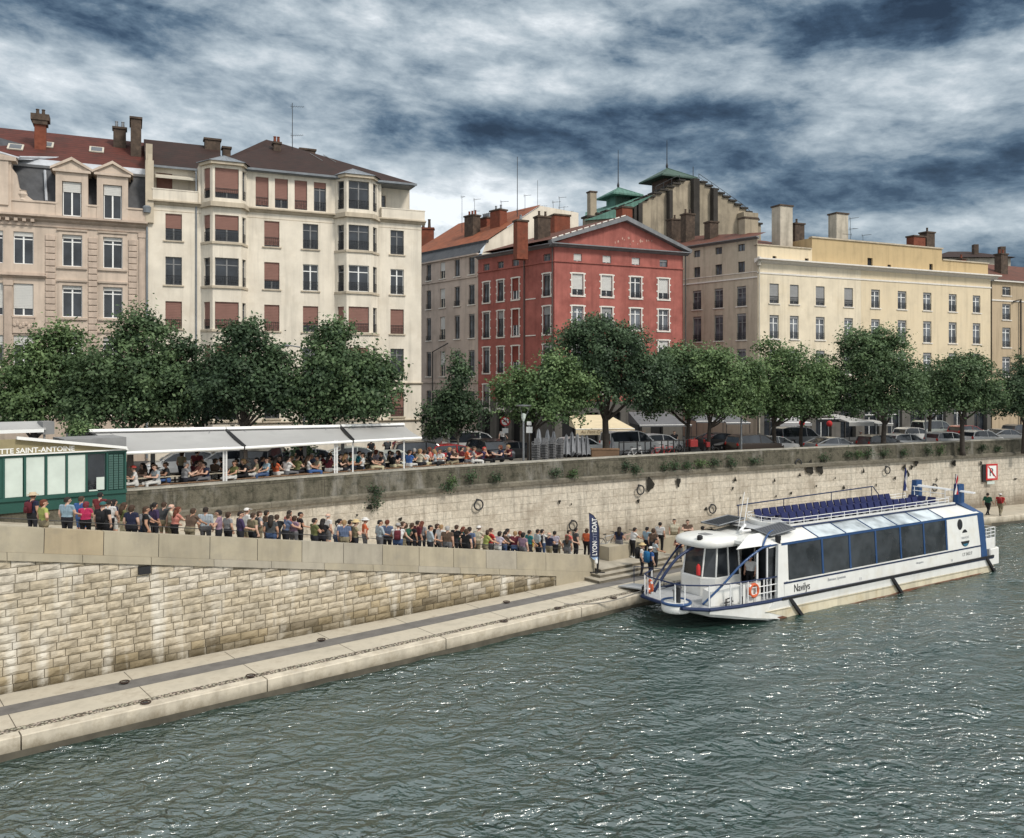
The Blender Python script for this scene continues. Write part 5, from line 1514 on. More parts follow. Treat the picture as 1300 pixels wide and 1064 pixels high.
tree('young_tree','slender young tree with cone shaped crown and pale trunk in the side street',582,62,RD,[(582,475,9,28),(578,505,20,20),(585,520,30,16),(560,525,26,13),(592,538,18,10),(565,545,22,8)],16,LEAF_D,3600,.24,.09,bark=BARK_L,group='trees in the side street')
tree('plane_tree','yellowish green tree in front of the red side wall, left of the round tree',672,57,5.6,[(690,490,30,25),(720,500,30,28),(655,500,26,24),(690,520,45,22),(705,470,24,18),(660,478,14,14),(745,492,12,16)],17,LEAF_L,6500,.22,.16)
tree('plane_tree','big round dark crowned tree with thick trunk before the red building',770,60,5.7,[(763,445,58,40),(730,470,38,38),(800,475,38,40),(765,495,62,30),(760,425,35,22),(835,480,20,30)],18,LEAF_D,15000,.22,.26,fill=.42)
tree('plane_tree','mid green tree directly right of the round dark crowned tree',873,63,5.6,[(860,480,38,38),(838,505,28,28),(885,490,28,36),(862,455,25,18),(860,515,40,18)],19,LEAF,8000,.22,.16,fill=.46)
tree('plane_tree','pale green tree with two thin trunks beside the grey lamp post',899,62,5.6,[(910,485,36,38),(935,505,26,28),(900,460,24,20),(920,515,42,16),(950,480,16,26)],20,LEAF_L,8000,.22,.15,fill=.46)
tree('plane_tree','light green tree in front of the corner of the yellow building',984,66,5.5,[(985,480,34,36),(1010,500,34,32),(965,500,28,30),(1000,455,26,20),(1035,490,26,32),(1000,518,46,16),(975,440,12,10)],21,LEAF_L,9500,.22,.17,fill=.46)
tree('plane_tree','narrow tree whose trunk stands between the light green and the tall domed tree',1016,68,5.5,[(1040,480,22,30),(1050,505,22,24),(1030,510,24,18)],22,LEAF,4000,.22,.14)
tree('plane_tree','tall domed tree hiding the middle of the yellow facade',1121,67,5.4,[(1110,470,46,40),(1095,440,28,22),(1140,490,32,34),(1085,500,34,30),(1120,515,50,16),(1120,435,24,18)],23,LEAF,12000,.22,.2,fill=.45)
tree('plane_tree','darker tree set back between the domed tree and the right broad one',1180,76,RD,[(1178,485,24,26),(1190,505,26,22),(1168,500,22,24)],24,LEAF_D,4500,.24,.16)
tree('plane_tree','broad tree in front of the right end of the yellow building',1222,69,5.4,[(1220,480,34,28),(1200,500,24,26),(1245,500,24,24),(1222,508,44,20),(1228,462,20,14)],25,LEAF,8500,.22,.19,fill=.46)
tree('plane_tree','dark tree cut off by the right edge in front of the tan building',1300,72,RD,[(1296,490,28,28),(1285,510,24,20),(1320,480,30,40),(1310,515,40,18)],26,LEAF_D,6500,.22,.19)
# planter shrub beside the kiosk, bush under the awnings, bush in the side street
def shrub(label, px, py, Y, rx, ry, seed, leaf, n=900, zb=None, pot=True):
    k = Y/FPX; c = at(px, py, Y); zb = c.z-ry*k if zb is None else zb
    t = thing('shrub', label, 'shrub', (c.x, c.y, zb))
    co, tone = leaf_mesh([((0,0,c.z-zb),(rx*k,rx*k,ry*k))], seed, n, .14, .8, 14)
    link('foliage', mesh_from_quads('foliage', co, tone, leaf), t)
    mb = MB()
    for i in range(5): mb.tube([((i-2)*.1,0,-.02),((i-2)*.25*rx*k,0,c.z-zb)],[.03,.01],5)
    mb.build('stem', BARK, t)
    return t
shrub('yellow flowering shrub in a planter on top of the green kiosk roof',102,546,41.5,13,8,31,LEAF_L,900)
shrub('round dark bush under the middle white awning beside a parked car',384,575,49,14,14,32,LEAF_D,900,RD)
shrub('small green bush at the street corner under the young tree',547,547,66,9,12,33,LEAF_L,800,RD)

# weeds growing out of the wall
M_WEED = LEAF_D
LM = [(300,'the middle awning'),(437,'the third awning post'),(478,'the terrace end'),(560,'the side street'),(690,'the stacked chairs'),(770,'the round tree'),(830,'the bike stands'),(880,'the pale twin tree'),(940,'the lamp post'),(1000,'the light green tree'),(1060,'the grey parked cars'),(1120,'the domed tree'),(1200,'the broad tree'),(1270,'the no-mooring sign')]
WEEDS = [(476,625,7,11,0),(478,640,6,9,1),(565,620,8,5,2),(574,612,6,7,3),(599,607,5,8,0),(630,606,7,6,2),(705,601,9,5,2),(728,602,6,5,3),(795,592,6,8,0),(808,596,4,3,2),(845,594,7,6,1),(857,592,6,8,0),(873,592,4,4,2),(890,589,7,6,3),(907,588,5,5,1),(928,587,6,7,0),(958,586,7,5,2),(1047,582,6,7,0),(1078,578,7,6,1),(1090,578,5,6,3),(1102,576,6,9,0),(1123,577,6,7,1),(1148,575,4,5,2),(1178,573,5,9,0),(1194,573,4,8,3),(1221,571,6,5,2),(1248,569,5,6,1),(1267,570,4,4,2)]
adj = ['tall dark weed tuft','hanging dark weed tuft','low mossy weed tuft','pale green weed tuft']
seen = set()
for i, (px, py, rx, ry, kd) in enumerate(WEEDS):
    q, nn, hd = quay_at_px(px)
    near = min(LM, key=lambda l: abs(l[0]-px))
    side = 'left of' if px < near[0]-6 else ('right of' if px > near[0]+6 else 'straight under')
    lb = f'{adj[kd]} on the quay wall ledge, {side} {near[1]}'
    if lb in seen: lb = f'{adj[kd]} on the quay wall ledge, further out {side} {near[1]}'
    seen.add(lb)
    Yw = q.y-.12; k = Yw/FPX
    c = at(px, py, Yw-.1)
    t = thing('weed_tuft', lb, 'plant', c, 0, 'weeds growing from the quay wall')
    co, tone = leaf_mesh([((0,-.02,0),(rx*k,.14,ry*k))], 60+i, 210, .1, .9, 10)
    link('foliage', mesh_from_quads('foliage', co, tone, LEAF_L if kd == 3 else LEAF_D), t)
    mb = MB()
    for j in range(4): mb.tube([(0,.14,-ry*k*.8),((j-1.5)*rx*k*.4,-.02,ry*k*.5)],[.015,.006],4)
    mb.build('stem', BARK, t)
# ------------------------------------------------------------------ river bus
BO = Vector((8.97, 37.6)); BD = Vector((.8387, .5446))
BA = math.atan2(BD.y, BD.x)
boat = thing('river_boat', 'white and blue river bus with large dark windows and open roof deck seats', 'boat', (BO.x, BO.y, 0), BA)
# local: x from bow corner to stern, y from the near side towards the quay, z up
LB, WB = 22.6, 4.9
HULLW = mat('white_hull_paint', (.72,.72,.69), .35, .06, 1.5, streak=.15, dirt=(.55,.5,.38), dirtamt=.35, dscale=.9, coat=.2)
HULLD = mat('stained_hull_paint', (.62,.56,.42), .45, .15, 1.2, streak=.5, dirt=(.4,.3,.14), dirtamt=.55, dscale=1.0)
RUST = mat('rusty_waterline', (.17,.07,.04), .8, .35, 1.5, dirt=(.4,.35,.27), dirtamt=.5)
BBLUE = mat('boat_blue_paint', (.018,.06,.165), .35, .08, 2, coat=.2)
NAVY = mat('navy_trim', (.012,.024,.07), .4, .1, 2)
SEATB = mat('blue_seat_plastic', (.009,.014,.075), .45, .1, 3)
DECK = mat('deck_grey_paint', (.36,.37,.38), .8, .15, 2, dirt=(.2,.19,.17), dirtamt=.4)
ROOFG = glassmat('tinted_roof_glass', (.38,.42,.44), .15, .5)
SOLAR = stripes('solar_panel', (.03,.033,.04), (.1,.1,.11), 2.2, .25, 'X', .6, .1)
ORANGE = mat('orange_life_ring', (.55,.11,.04), .6, .1)
SKINW = mat('boat_interior', (.06,.05,.048), .8, .3, 2)

# hull: raked bow, vertical sides, rub rail
def hull_ring(x, bowf):
    """section at x: deck edge, knuckle and waterline (y, z) from near to far"""
    return x
mb = MB()
st = []      # stations (deck_x_offset) ; bow bottom starts further aft
secs = [(-1.0, .95, .62, 2.0), (0.0, .9, .52, .75), (1.5, .88, .30, .28), (3.2, .86, .05, .06), (5.0, .85, -.35, .0), (14, .85, -.35, .0), (LB, .85, -.35, 0)]
for (x, zd, zb, ins) in secs:
    st.append([(x, ins*.55, zd), (x+ins*.25, ins*.62+.05, (zd+zb)/2), (x+ins*.35, ins*.75+.12, zb), (x+ins*.35, WB-ins*.75-.12, zb), (x+ins*.25, WB-ins*.62-.05, (zd+zb)/2), (x, WB-ins*.55, zd)])
# white topsides and stained lower strakes
k = 6
vs = sum(st, [])
fs = []
for i in range(len(st)-1):
    for j in range(5):
        fs.append((i*k+j, i*k+j+1, (i+1)*k+j+1, (i+1)*k+j))
fs.append([5,4,3,2,1,0]); fs.append([(len(st)-1)*k+j for j in range(6)])
mb.add(vs, fs)
hull = mb.build('hull', HULLW, boat)
mb = MB()      # lower strake along the near side, stained near the water
mb.hexa([(4.7,-.045,.0),(LB,-.02,.0),(LB,.2,.0),(4.7,.2,.0),(3.35,-.045,.42),(LB,-.03,.30),(LB,.2,.30),(3.35,.2,.42)])
mb.hexa([(3.3,-.06,.43),(LB+.0,-.05,.31),(LB,.15,.31),(3.3,.15,.43),(3.1,-.085,.49),(LB,-.08,.37),(LB,.15,.37),(3.1,.15,.49)])
mb.build('lower_strake', HULLD, hull)
mb = MB(); mb.hexa([(4.6,-.03,-.25),(LB-4,-.03,-.25),(LB-4,.2,-.25),(4.6,.2,-.25),(3.9,-.035,.13),(LB-1,-.035,.06),(LB-1,.2,.06),(3.9,.2,.13)]); mb.build('waterline_band', RUST, hull)
mb = MB()
tp = [(-.05,.36,.88),(.8,.2,.88),(1.5,.09,.88),(2.3,.03,.88),(3.2,-.035,.88),(4.9,-.05,.86)]; bt = [(-.05,.40,.74),(.8,.25,.60),(1.5,.14,.47),(2.3,.06,.30),(3.2,-.02,.16),(4.9,-.035,-.12)]
for i in range(5): mb.poly([bt[i],bt[i+1],tp[i+1],tp[i]]); mb.poly([(bt[i][0],bt[i][1],bt[i][2]),(bt[i][0]+.4,bt[i][1]+.5,bt[i][2]-.05),(bt[i+1][0]+.4,bt[i+1][1]+.5,bt[i+1][2]-.05),bt[i+1]])
mb.build('bow_side_plate', HULLW, hull)
mb = MB(); mb.hexa([(3.2,-.03,.5),(LB,-.03,.38),(LB,.1,.38),(3.2,.1,.5),(3.6,-.09,.86),(LB,-.05,.78),(LB,.1,.78),(3.6,.1,.86)]); mb.build('side_plate', HULLW, hull)
mb = MB()
pathn = [(-1.0,WB-1.15,.97),(-1.06,WB/2,.97),(-1.0,1.1,.97),(-.05,.4,.93),(1.5,.13,.92),(3.2,.0,.92),(LB,-.02,.84)]
for a, b in zip(pathn[:-1], pathn[1:]):
    mb.tube([a,b],.085,8)
mb.tube([(-1.0,WB-1.15,.97),(0,WB-.4,.93),(3.2,WB,.92),(LB,WB,.84)],.085,8)
mb.build('rub_rail', NAVY, hull)
mb = MB(); mb.box(4.2,LB,-.11,-.03,.86,.97); mb.build('black_rub_strip', BLACK, hull)
for x in (4.65, 12.6, 21.7):   # slanting fender bars
    mb = MB(); mb.hexa([(x+.75,-.2,.02),(x+.95,-.2,.02),(x+.95,-.06,.02),(x+.75,-.06,.02),(x,-.16,.86),(x+.2,-.16,.86),(x+.2,-.05,.86),(x,-.05,.86)]); mb.build('fender_bar', BLACK, hull)
# side band above rub rail with the lettering
mb = MB(); mb.box(4.45,LB-1.2,.0,.14,.93,1.58); mb.box(4.45,LB-1.2,WB-.14,WB,.93,1.58); mb.build('side_band', HULLW, boat)
mb = MB(); mb.box(4.45,LB-1.2,-.02,.16,1.58,1.655); mb.build('blue_band', NAVY, boat)
mb = MB(); mb.add([(4.45,.3,.8),(LB-.1,.3,.8),(LB-.1,WB-.3,.8),(4.45,WB-.3,.8)],[(0,1,2,3)]); mb.add([(-.95,1.1,.93),(.0,.5,.92),(3.3,.1,.91),(4.5,.1,.91),(4.5,WB-.1,.91),(0,WB-.5,.92),(-.95,WB-1.1,.93)],[(0,1,2,3,4,5,6)]); mb.build('deck', DECK, boat)
# glazed saloon: near side windows with slim blue mullions
x0w, x1w = 4.75, 17.95
zwb, zwt = 1.66, 3.42
def yw(z): return .02+.10*(z-zwb)/(zwt-zwb)      # slight tumblehome
nwin = 6
first = 2.35
xsw = [x0w, x0w+2.55] + [x0w+2.55+(x1w-x0w-2.55)*i/(nwin-1) for i in range(1, nwin)]
for sd in (0, 1):
    f = (lambda y: y) if sd == 0 else (lambda y: WB-y)
    for i in range(nwin):
        a, b = xsw[i]+.05, xsw[i+1]-.05
        lean = .0
        mb = MB(); mb.poly([(a,f(yw(zwb+.06)),zwb+.06),(b,f(yw(zwb+.06)),zwb+.06),(b,f(yw(zwt)),zwt-.02),(a,f(yw(zwt)),zwt-.02)])
        w = mb.build('window', GLASS2, boat)
        mb = MB()
        for (u0,u1,z0,z1) in ((b-.02,b+.1,zwb,zwt),):
            mb.hexa([(u0,f(yw(z0)-.025),z0),(u1,f(yw(z0)-.025),z0),(u1,f(.2),z0),(u0,f(.2),z0),(u0,f(yw(z1)-.025),z1),(u1,f(yw(z1)-.025),z1),(u1,f(.2),z1),(u0,f(.2),z1)])
        mb.build('window_frame', BBLUE, w)
mb = MB(); mb.box(x0w-.1,x1w+.1,-.015,.15,zwb-.0,zwb+.055); mb.build('window_sill', HULLW, boat)
mb = MB(); mb.hexa([(x0w-.4,yw(zwt)-.03,zwt-.05),(LB-1.1,yw(zwt)-.03,zwt-.05),(LB-1.1,.3,zwt-.05),(x0w-.4,.3,zwt-.05),(x0w-.4,yw(zwt)-.03,zwt+.06),(LB-1.1,yw(zwt)-.03,zwt+.06),(LB-1.1,.3,zwt+.06),(x0w-.4,.3,zwt+.06)]); mb.build('blue_roof_edge', BBLUE, boat)
# white post by the entrance and stern panel
mb = MB(); mb.hexa([(4.0,.02,.93),(4.78,.0,.93),(4.78,.2,.93),(4.0,.2,.93),(4.15,.1,3.45),(4.78,.1,3.45),(4.78,.25,3.45),(4.15,.25,3.45)]); mb.build('entrance_post', HULLW, boat)
mb = MB(); mb.hexa([(x1w+.1,-.0,1.6),(LB-1.25,.0,1.6),(LB-1.25,.2,1.6),(x1w+.1,.2,1.6),(x1w+.1,.1,3.38),(LB-1.25,.1,3.38),(LB-1.25,.25,3.38),(x1w+.1,.25,3.38)]); 
mb.box(x1w+.1,LB-1.25,WB-.25,WB-.1,1.6,3.38); sp = mb.build('stern_panel', HULLW, boat)
def disc(cx, cz, rx, rz, y, m, parent, name, a0=0, a1=2*PI, n=24, tilt=.056):
    mb = MB(); pts = [(cx+rx*math.cos(t), 0, cz+rz*math.sin(t)) for t in np.linspace(a0, a1, n, endpoint=(a1-a0 < 6.2))]
    mb.poly([(p[0], y+tilt*(p[2]-1.6)-.008, p[2]) for p in pts]); return mb.build(name, m, parent)
xe = (x1w+LB-1.2)/2
disc(xe-.35, 3.0, .26, .3, 0, BLACK, sp, 'emblem_oval')
cz = 2.15; ce = xe+.1
disc(ce, cz+.12, .33, .42, 0, BLACK, sp, 'emblem_arc', R_(35), R_(145))
disc(ce, cz, .45, .42, 0, BLACK, sp, 'emblem_wave', R_(195), R_(345))
disc(ce+.02, cz-.05, .32, .36, -.006, mat('emblem_blue', (.03,.13,.2), .4), sp, 'emblem_wave', R_(215), R_(325))
text('emblem_text', 'NAVILYS', .19, mat('emblem_grey', (.35,.36,.38), .5), sp, (ce, .012, cz+.03), (R_(90),0,0), .002, align='CENTER')
text('name_lettering', 'Navilys', .52, BLACK, boat, (5.1,-.012,1.12), (R_(90),0,0), .004, sx=.78)
text('small_lettering', 'Bateaux Lyonnais', .2, MATS['emblem_grey'], boat, (7.6,-.012,1.32), (R_(90),0,0), .003)
text('small_lettering', 'Navigation', .15, MATS['emblem_grey'], boat, (15.0,-.012,1.3), (R_(90),0,0), .003)
text('draught_mark', 'I I', .2, MATS['emblem_grey'], boat, (10.1,-.012,1.05), (R_(90),0,0), .003)
text('draught_mark', 'I I', .2, MATS['emblem_grey'], boat, (18.3,-.012,1.05), (R_(90),0,0), .003)
text('registration_lettering', 'LY 5432 F', .27, FR_GREY, boat, (LB-3.15,-.012,1.22), (R_(90),0,0), .003, sx=.9)
# sloped roof glazing
zr0, zr1 = zwt+.06, 3.9
yr0, yr1 = .12, 1.12
xr = [x0w+2.3] + [x0w+2.3+(x1w-x0w-2.5)*i/5 for i in range(1,6)]
for sd in (0, 1):
    f = (lambda y: y) if sd == 0 else (lambda y: WB-y)
    for i in range(5):
        a, b = xr[i]+.04, xr[i+1]-.04
        mb = MB(); mb.poly([(a,f(yr0),zr0+.01),(b,f(yr0),zr0+.01),(b-.9 if 0 else b,f(yr1),zr1),(a,f(yr1),zr1)]); mb.build('roof_pane', ROOFG, boat)
    for i in range(6):
        mb = MB(); mb.tube([(xr[i],f(yr0),zr0+.02),(xr[i],f(yr1),zr1+.01)],.028,6); mb.build('roof_rib', BBLUE, boat)
    mb = MB(); mb.poly([(x1w-.16,f(yr0),zr0+.01),(LB-1.2,f(yr0),zr0+.01),(LB-1.5,f(yr1),zr1),(x1w-.16,f(yr1),zr1)]); mb.build('roof_end_panel', HULLW, boat)
    mb = MB(); mb.poly([(1.9,f(yr0+.5),zr0-.12),(x0w-.3,f(yr0-.02),zr0),(xr[0]-.05,f(yr0),zr0+.01),(xr[0]-.05,f(yr1),zr1),(3.4,f(yr1+.1),zr1-.1)]); mb.build('roof_front_panel', HULLW, boat)
# roof deck with coaming, rails, seats
mb = MB(); mb.add([(xr[0]-2.6,yr1-.02,zr1-.02),(LB-1.4,yr1-.02,zr1-.02),(LB-1.4,WB-yr1+.02,zr1-.02),(xr[0]-2.6,WB-yr1+.02,zr1-.02)],[(0,1,2,3)]); mb.build('roof_deck', DECK, boat)
mb = MB()
xd0, xd1 = 6.2, LB-2.0
for sd in (0,1):
    f = (lambda y: y) if sd == 0 else (lambda y: WB-y)
    mb.hexa([(xd0,f(yr1-.05),zr1-.05),(xd1,f(yr1-.05),zr1-.05),(xd1,f(yr1+.12),zr1-.05),(xd0,f(yr1+.12),zr1-.05),(xd0,f(yr1-.05),zr1+.13),(xd1,f(yr1-.05),zr1+.13),(xd1,f(yr1+.12),zr1+.13),(xd0,f(yr1+.12),zr1+.13)])
mb.prism([(xd0,yr1-.05),(xd0-.55,yr1+.7),(xd0-.7,WB/2),(xd0-.55,WB-yr1-.7),(xd0,WB-yr1+.05),(xd0+.02,WB-yr1-.1),(xd0-.4,WB/2),(xd0+.02,yr1+.1)], zr1-.12, zr1+.16)
mb.build('coaming', HULLW, boat)
mb = MB(); mb.tube([(xd0-.1,yr1-.08,zr1+.02),(xd1,yr1-.08,zr1+.0)],.05,6); mb.build('coaming_trim', NAVY, boat)
mb = MB()
for zz in (.26,.42):
    mb.tube([(xd0,WB-yr1,zr1+zz),(xd0-.45,WB-yr1-.7,zr1+zz),(xd0-.6,WB/2,zr1+zz),(xd0-.45,yr1+.7,zr1+zz),(xd0,yr1,zr1+zz)],.018,6)
    for sd in (0,1):
        f = (lambda y: y) if sd == 0 else (lambda y: WB-y)
        mb.tube([(xd0,f(yr1),zr1+zz),(xd1-.6,f(yr1),zr1+zz)],.018,6)
k = 13
for sd in (0,1):
    f = (lambda y: y) if sd == 0 else (lambda y: WB-y)
    for i in range(k+1):
        x = xd0+(xd1-.6-xd0)*i/k; mb.tube([(x,f(yr1),zr1),(x,f(yr1),zr1+.43)],.02,6)
for y in (yr1+.7,WB/2,WB-yr1-.7): mb.tube([(xd0-.5,y,zr1),(xd0-.5,y,zr1+.43)],.02,6)
mb.build('roof_rail', WHITE_METAL, boat)
mb = MB(); mb.tube([(xd0-.6,WB-.95,zr1+.78),(xd1-3.6,WB-.95,zr1+1.0)],.035,6)
for x in (xd0-.5,xd0+3,xd0+7,xd1-3.7): mb.tube([(x,WB-.95,zr1),(x,WB-.95,zr1+.8+(x-xd0)*.018)],.025,6)
mb.tube([(xd1-3.6,WB-.95,zr1+1.0),(xd1-2.7,WB-.95,zr1+.2)],.03,6); mb.build('awning_rail', NAVY, boat)
sm = MB(); sm.bbox(-.24,.24,-.22,.22,.3,.38,.03); sm.hexa([(-.24,.16,.38),(.24,.16,.38),(.24,.24,.36),(-.24,.24,.36),(-.22,.26,.82),(.22,.26,.82),(.22,.33,.8),(-.22,.33,.8)]); sm.box(-.03,.03,-.1,.1,0,.3)
seat_me = sm.mesh('seat', SEATB)
for yy, n_ in ((1.65,20),(3.35,20)):
    for i in range(n_):
        x = xd0+.55+i*.585
        if i in (9,): pass
        so_ = link('seat', seat_me, boat, (x, yy, zr1-.02)); so_.scale = (1,1,.7)
# cross benches further aft seen end on
for i in range(3):
    so_ = link('seat', seat_me, boat, (xd1-1.6, 1.7+i*.6, zr1-.02), R_(-90)); so_.scale = (1,1,.6)
# stern arch: blue fins each side with cross spar, flags
def fin(y0, y1, name='stern_fin'):
    mb = MB()
    mb.hexa([(LB-1.2,y0,.95),(LB-.75,y0,.95),(LB-.75,y1,.95),(LB-1.2,y1,.95),(LB-1.25,y0+.1*(1 if y0<2 else -1),3.4),(LB-.8,y0+.1*(1 if y0<2 else -1),3.35),(LB-.8,y1+.1*(1 if y0<2 else -1),3.35),(LB-1.25,y1+.1*(1 if y0<2 else -1),3.4)])
    return mb
for s_ in (0, 1):
    f = (lambda y: y) if s_ == 0 else (lambda y: WB-y)
    mb = MB()
    mb.hexa([(LB-1.2,f(-.04),.92),(LB-.6,f(-.04),.92),(LB-.6,f(.3),.92),(LB-1.2,f(.3),.92),(LB-1.45,f(.08),3.45),(LB-.85,f(.08),3.45),(LB-.85,f(.42),3.45),(LB-1.45,f(.42),3.45)])
    mb.hexa([(LB-1.45,f(.08),3.44),(LB-.85,f(.08),3.44),(LB-.85,f(.42),3.44),(LB-1.45,f(.42),3.44),(LB-1.85,f(.98),3.98),(LB-1.25,f(.98),3.98),(LB-1.25,f(1.3),3.98),(LB-1.85,f(1.3),3.98)])
    mb.hexa([(LB-1.85,f(.98),3.97),(LB-1.2,f(.98),3.97),(LB-1.2,f(1.32),3.97),(LB-1.85,f(1.32),3.97),(LB-1.75,f(1.0),5.05),(LB-1.2,f(1.0),5.05),(LB-1.2,f(1.3),5.05),(LB-1.75,f(1.3),5.05)])
    mb.build('stern_arch_leg', BBLUE, boat)
mb = MB(); mb.hexa([(LB-1.7,.2,4.6),(LB-1.4,.2,4.6),(LB-1.4,WB-.9,4.72),(LB-1.7,WB-.9,4.72),(LB-1.65,.2,4.68),(LB-1.45,.2,4.68),(LB-1.45,WB-.9,4.8),(LB-1.65,WB-.9,4.8)]); mb.build('cross_spar', WHITE_METAL, boat)
mb = MB()
for zz in (.3,.6,.85): mb.tube([(xd1-.3,1.5,zr1+zz),(xd1-.3,WB-1.4,zr1+zz)],.022,6)
for y in (1.5,2.4,3.4): mb.tube([(xd1-.3,y,zr1),(xd1-.3,y,zr1+.86)],.025,6)
for zz in (.4,.8): mb.tube([(xd1-.3,1.5,zr1+zz),(LB-1.4,1.4,zr1+zz)],.022,6)
mb.build('stern_deck_rail', WHITE_METAL, boat)
def flag(label, lx, ly, lz, h, cols_):
    w = Matrix.Translation((BO.x,BO.y,0)) @ Matrix.Rotation(BA,4,'Z') @ Vector((lx,ly,lz))
    t = thing('flag', label, 'flag', w, BA)
    mb = MB(); mb.tube([(0,0,0),(.25,0,h)],.02,6); mb.build('flagpole', BLACK, t)
    mb = MB()
    for i in range(3):
        nseg = 5
        for j in range(nseg):
            a, b = .12+.09*i, .12+.09*(i+1)
            z0, z1 = h*.98-h*.72*j/nseg, h*.98-h*.72*(j+1)/nseg
            def P(u, z): return (.25*(z/h)+.02+(u-.12)*(.6+1.0*(1-z/h)), .05*math.sin(z*7+u*20), z)
            mb.poly([P(a,z0),P(b,z0),P(b,z1),P(a,z1)], i)
    mb.build('flag_cloth', cols_, t)
FB = mat('flag_blue', (.02,.03,.12), .8); FW = mat('flag_white', (.7,.68,.66), .8); FRd = mat('flag_red', (.5,.03,.03), .8)
flag('furled dark blue flag on the far side of the boat stern', LB-3.2, WB-1.3, 4.0, 1.9, [FB,FB,FW])
flag('French tricolour flag hanging at the near end of the stern spar', LB-2.5, .9, 4.1, 1.6, [FB,FW,FRd])
# stern platform and rail
mb = MB(); mb.bbox(LB-.02,LB+.95,.1,WB-.1,.35,1.3,.06); mb.build('stern_platform', HULLW, boat)
mb = MB(); mb.box(LB+.5,LB+.56,.2,1.5,1.3,1.85)
for zz in (1.9,2.1,2.3,2.5): mb.tube([(LB-.5,.15,zz),(LB+.55,.15,zz),(LB+.55,2.2,zz)],.022,6)
for p in ((LB-.4,.15),(LB+.1,.15),(LB+.55,.15),(LB+.55,1.2),(LB+.55,2.2)): mb.tube([(p[0],p[1],1.3),(p[0],p[1],2.52)],.028,6)
mb.build('stern_rail', WHITE_METAL, boat)
mb = MB(); mb.box(LB-.5,LB+.5,.13,.16,1.3,1.88); mb.build('stern_rail_panel', HULLW, boat)
# dark saloon interior, end bulkheads
mb = MB(); mb.box(4.8,LB-1.3,1.5,WB-1.5,.9,1.5); mb.box(LB-1.4,LB-1.3,.3,WB-.3,.9,3.4); mb.build('saloon_interior', SKINW, boat)
# bow: wheelhouse
wx0, wx1, wy0, wy1 = 1.55, 3.6, 1.95, 4.2
def wh_ring(z, ins, rx=.0):
    c = []
    pts = [(wx0+.05+ins,wy0+.5),(wx0+.5+ins,wy0+.05+ins*.6),(wx1,wy0+ins*.6),(wx1,wy1-ins*.6),(wx0+.5+ins,wy1-.05-ins*.6),(wx0+.05+ins,wy1-.5)]
    return [(p[0],p[1],z) for p in pts]
def rings(mb, rs, m=0, cap=True):
    kk = len(rs[0]); vs = sum(rs, []); fs = []
    for i in range(len(rs)-1):
        for j in range(kk): fs.append((i*kk+j, i*kk+(j+1)%kk, (i+1)*kk+(j+1)%kk, (i+1)*kk+j))
    if cap: fs += [list(range(kk-1,-1,-1)), [(len(rs)-1)*kk+j for j in range(kk)]]
    mb.add(vs, fs, m)
mb = MB(); rings(mb, [wh_ring(.92,-.12), wh_ring(1.75,-.12), wh_ring(1.8,-.05)]); mb.build('wheelhouse_base', HULLW, boat)
mb = MB(); rings(mb, [wh_ring(1.8,0), wh_ring(3.2,.22)], cap=False); wg = mb.build('wheelhouse_window', GLASS2, boat)
mb = MB()
for p, q in zip(wh_ring(1.8,-.02), wh_ring(3.2,.2)): mb.tube([p,q],.045,6)
for ex in ((wx1-.75,wy0),): mb.tube([(ex[0],ex[1]+.0,1.8),(ex[0]+.05,ex[1]+.12,3.2)],.04,6)
mb.build('window_frame', HULLW, wg)
mb = MB(); pr = []
def oval(z, s): 
    cx, cy = (wx0+wx1)/2+.05, (wy0+wy1)/2
    return [(cx+1.42*s*math.copysign(abs(math.cos(t))**.7, math.cos(t)), cy+1.38*s*math.copysign(abs(math.sin(t))**.7, math.sin(t)), z) for t in np.linspace(0,2*PI,28,endpoint=False)]
rings(mb, [oval(3.18,.86), oval(3.22,.98), oval(3.42,1.0), oval(3.52,.96), oval(3.62,.82), oval(3.68,.45)]); mb.build('wheelhouse_roof', HULLW, boat, True)
mb = MB(); mb.bbox(wx0+.5,wx0+1.0,wy0+.7,wy0+1.25,3.62,3.70,.02); mb.build('roof_vent', FR_GREY, boat)
mb = MB(); mb.lathe([(.1,3.5),(.14,3.56),(.14,3.72),(.08,3.78)],12,(wx0-.05,wy0+.55,0)); mb.build('searchlight', BLACK, boat)
mb = MB(); mb.lathe([(.12,3.4),(.12,3.62)],10,(4.3,.25,0)); mb.lathe([(.14,3.6),(.14,3.82),(.1,3.86)],10,(4.3,.25,0)); mb.build('side_light', BLACK, boat)
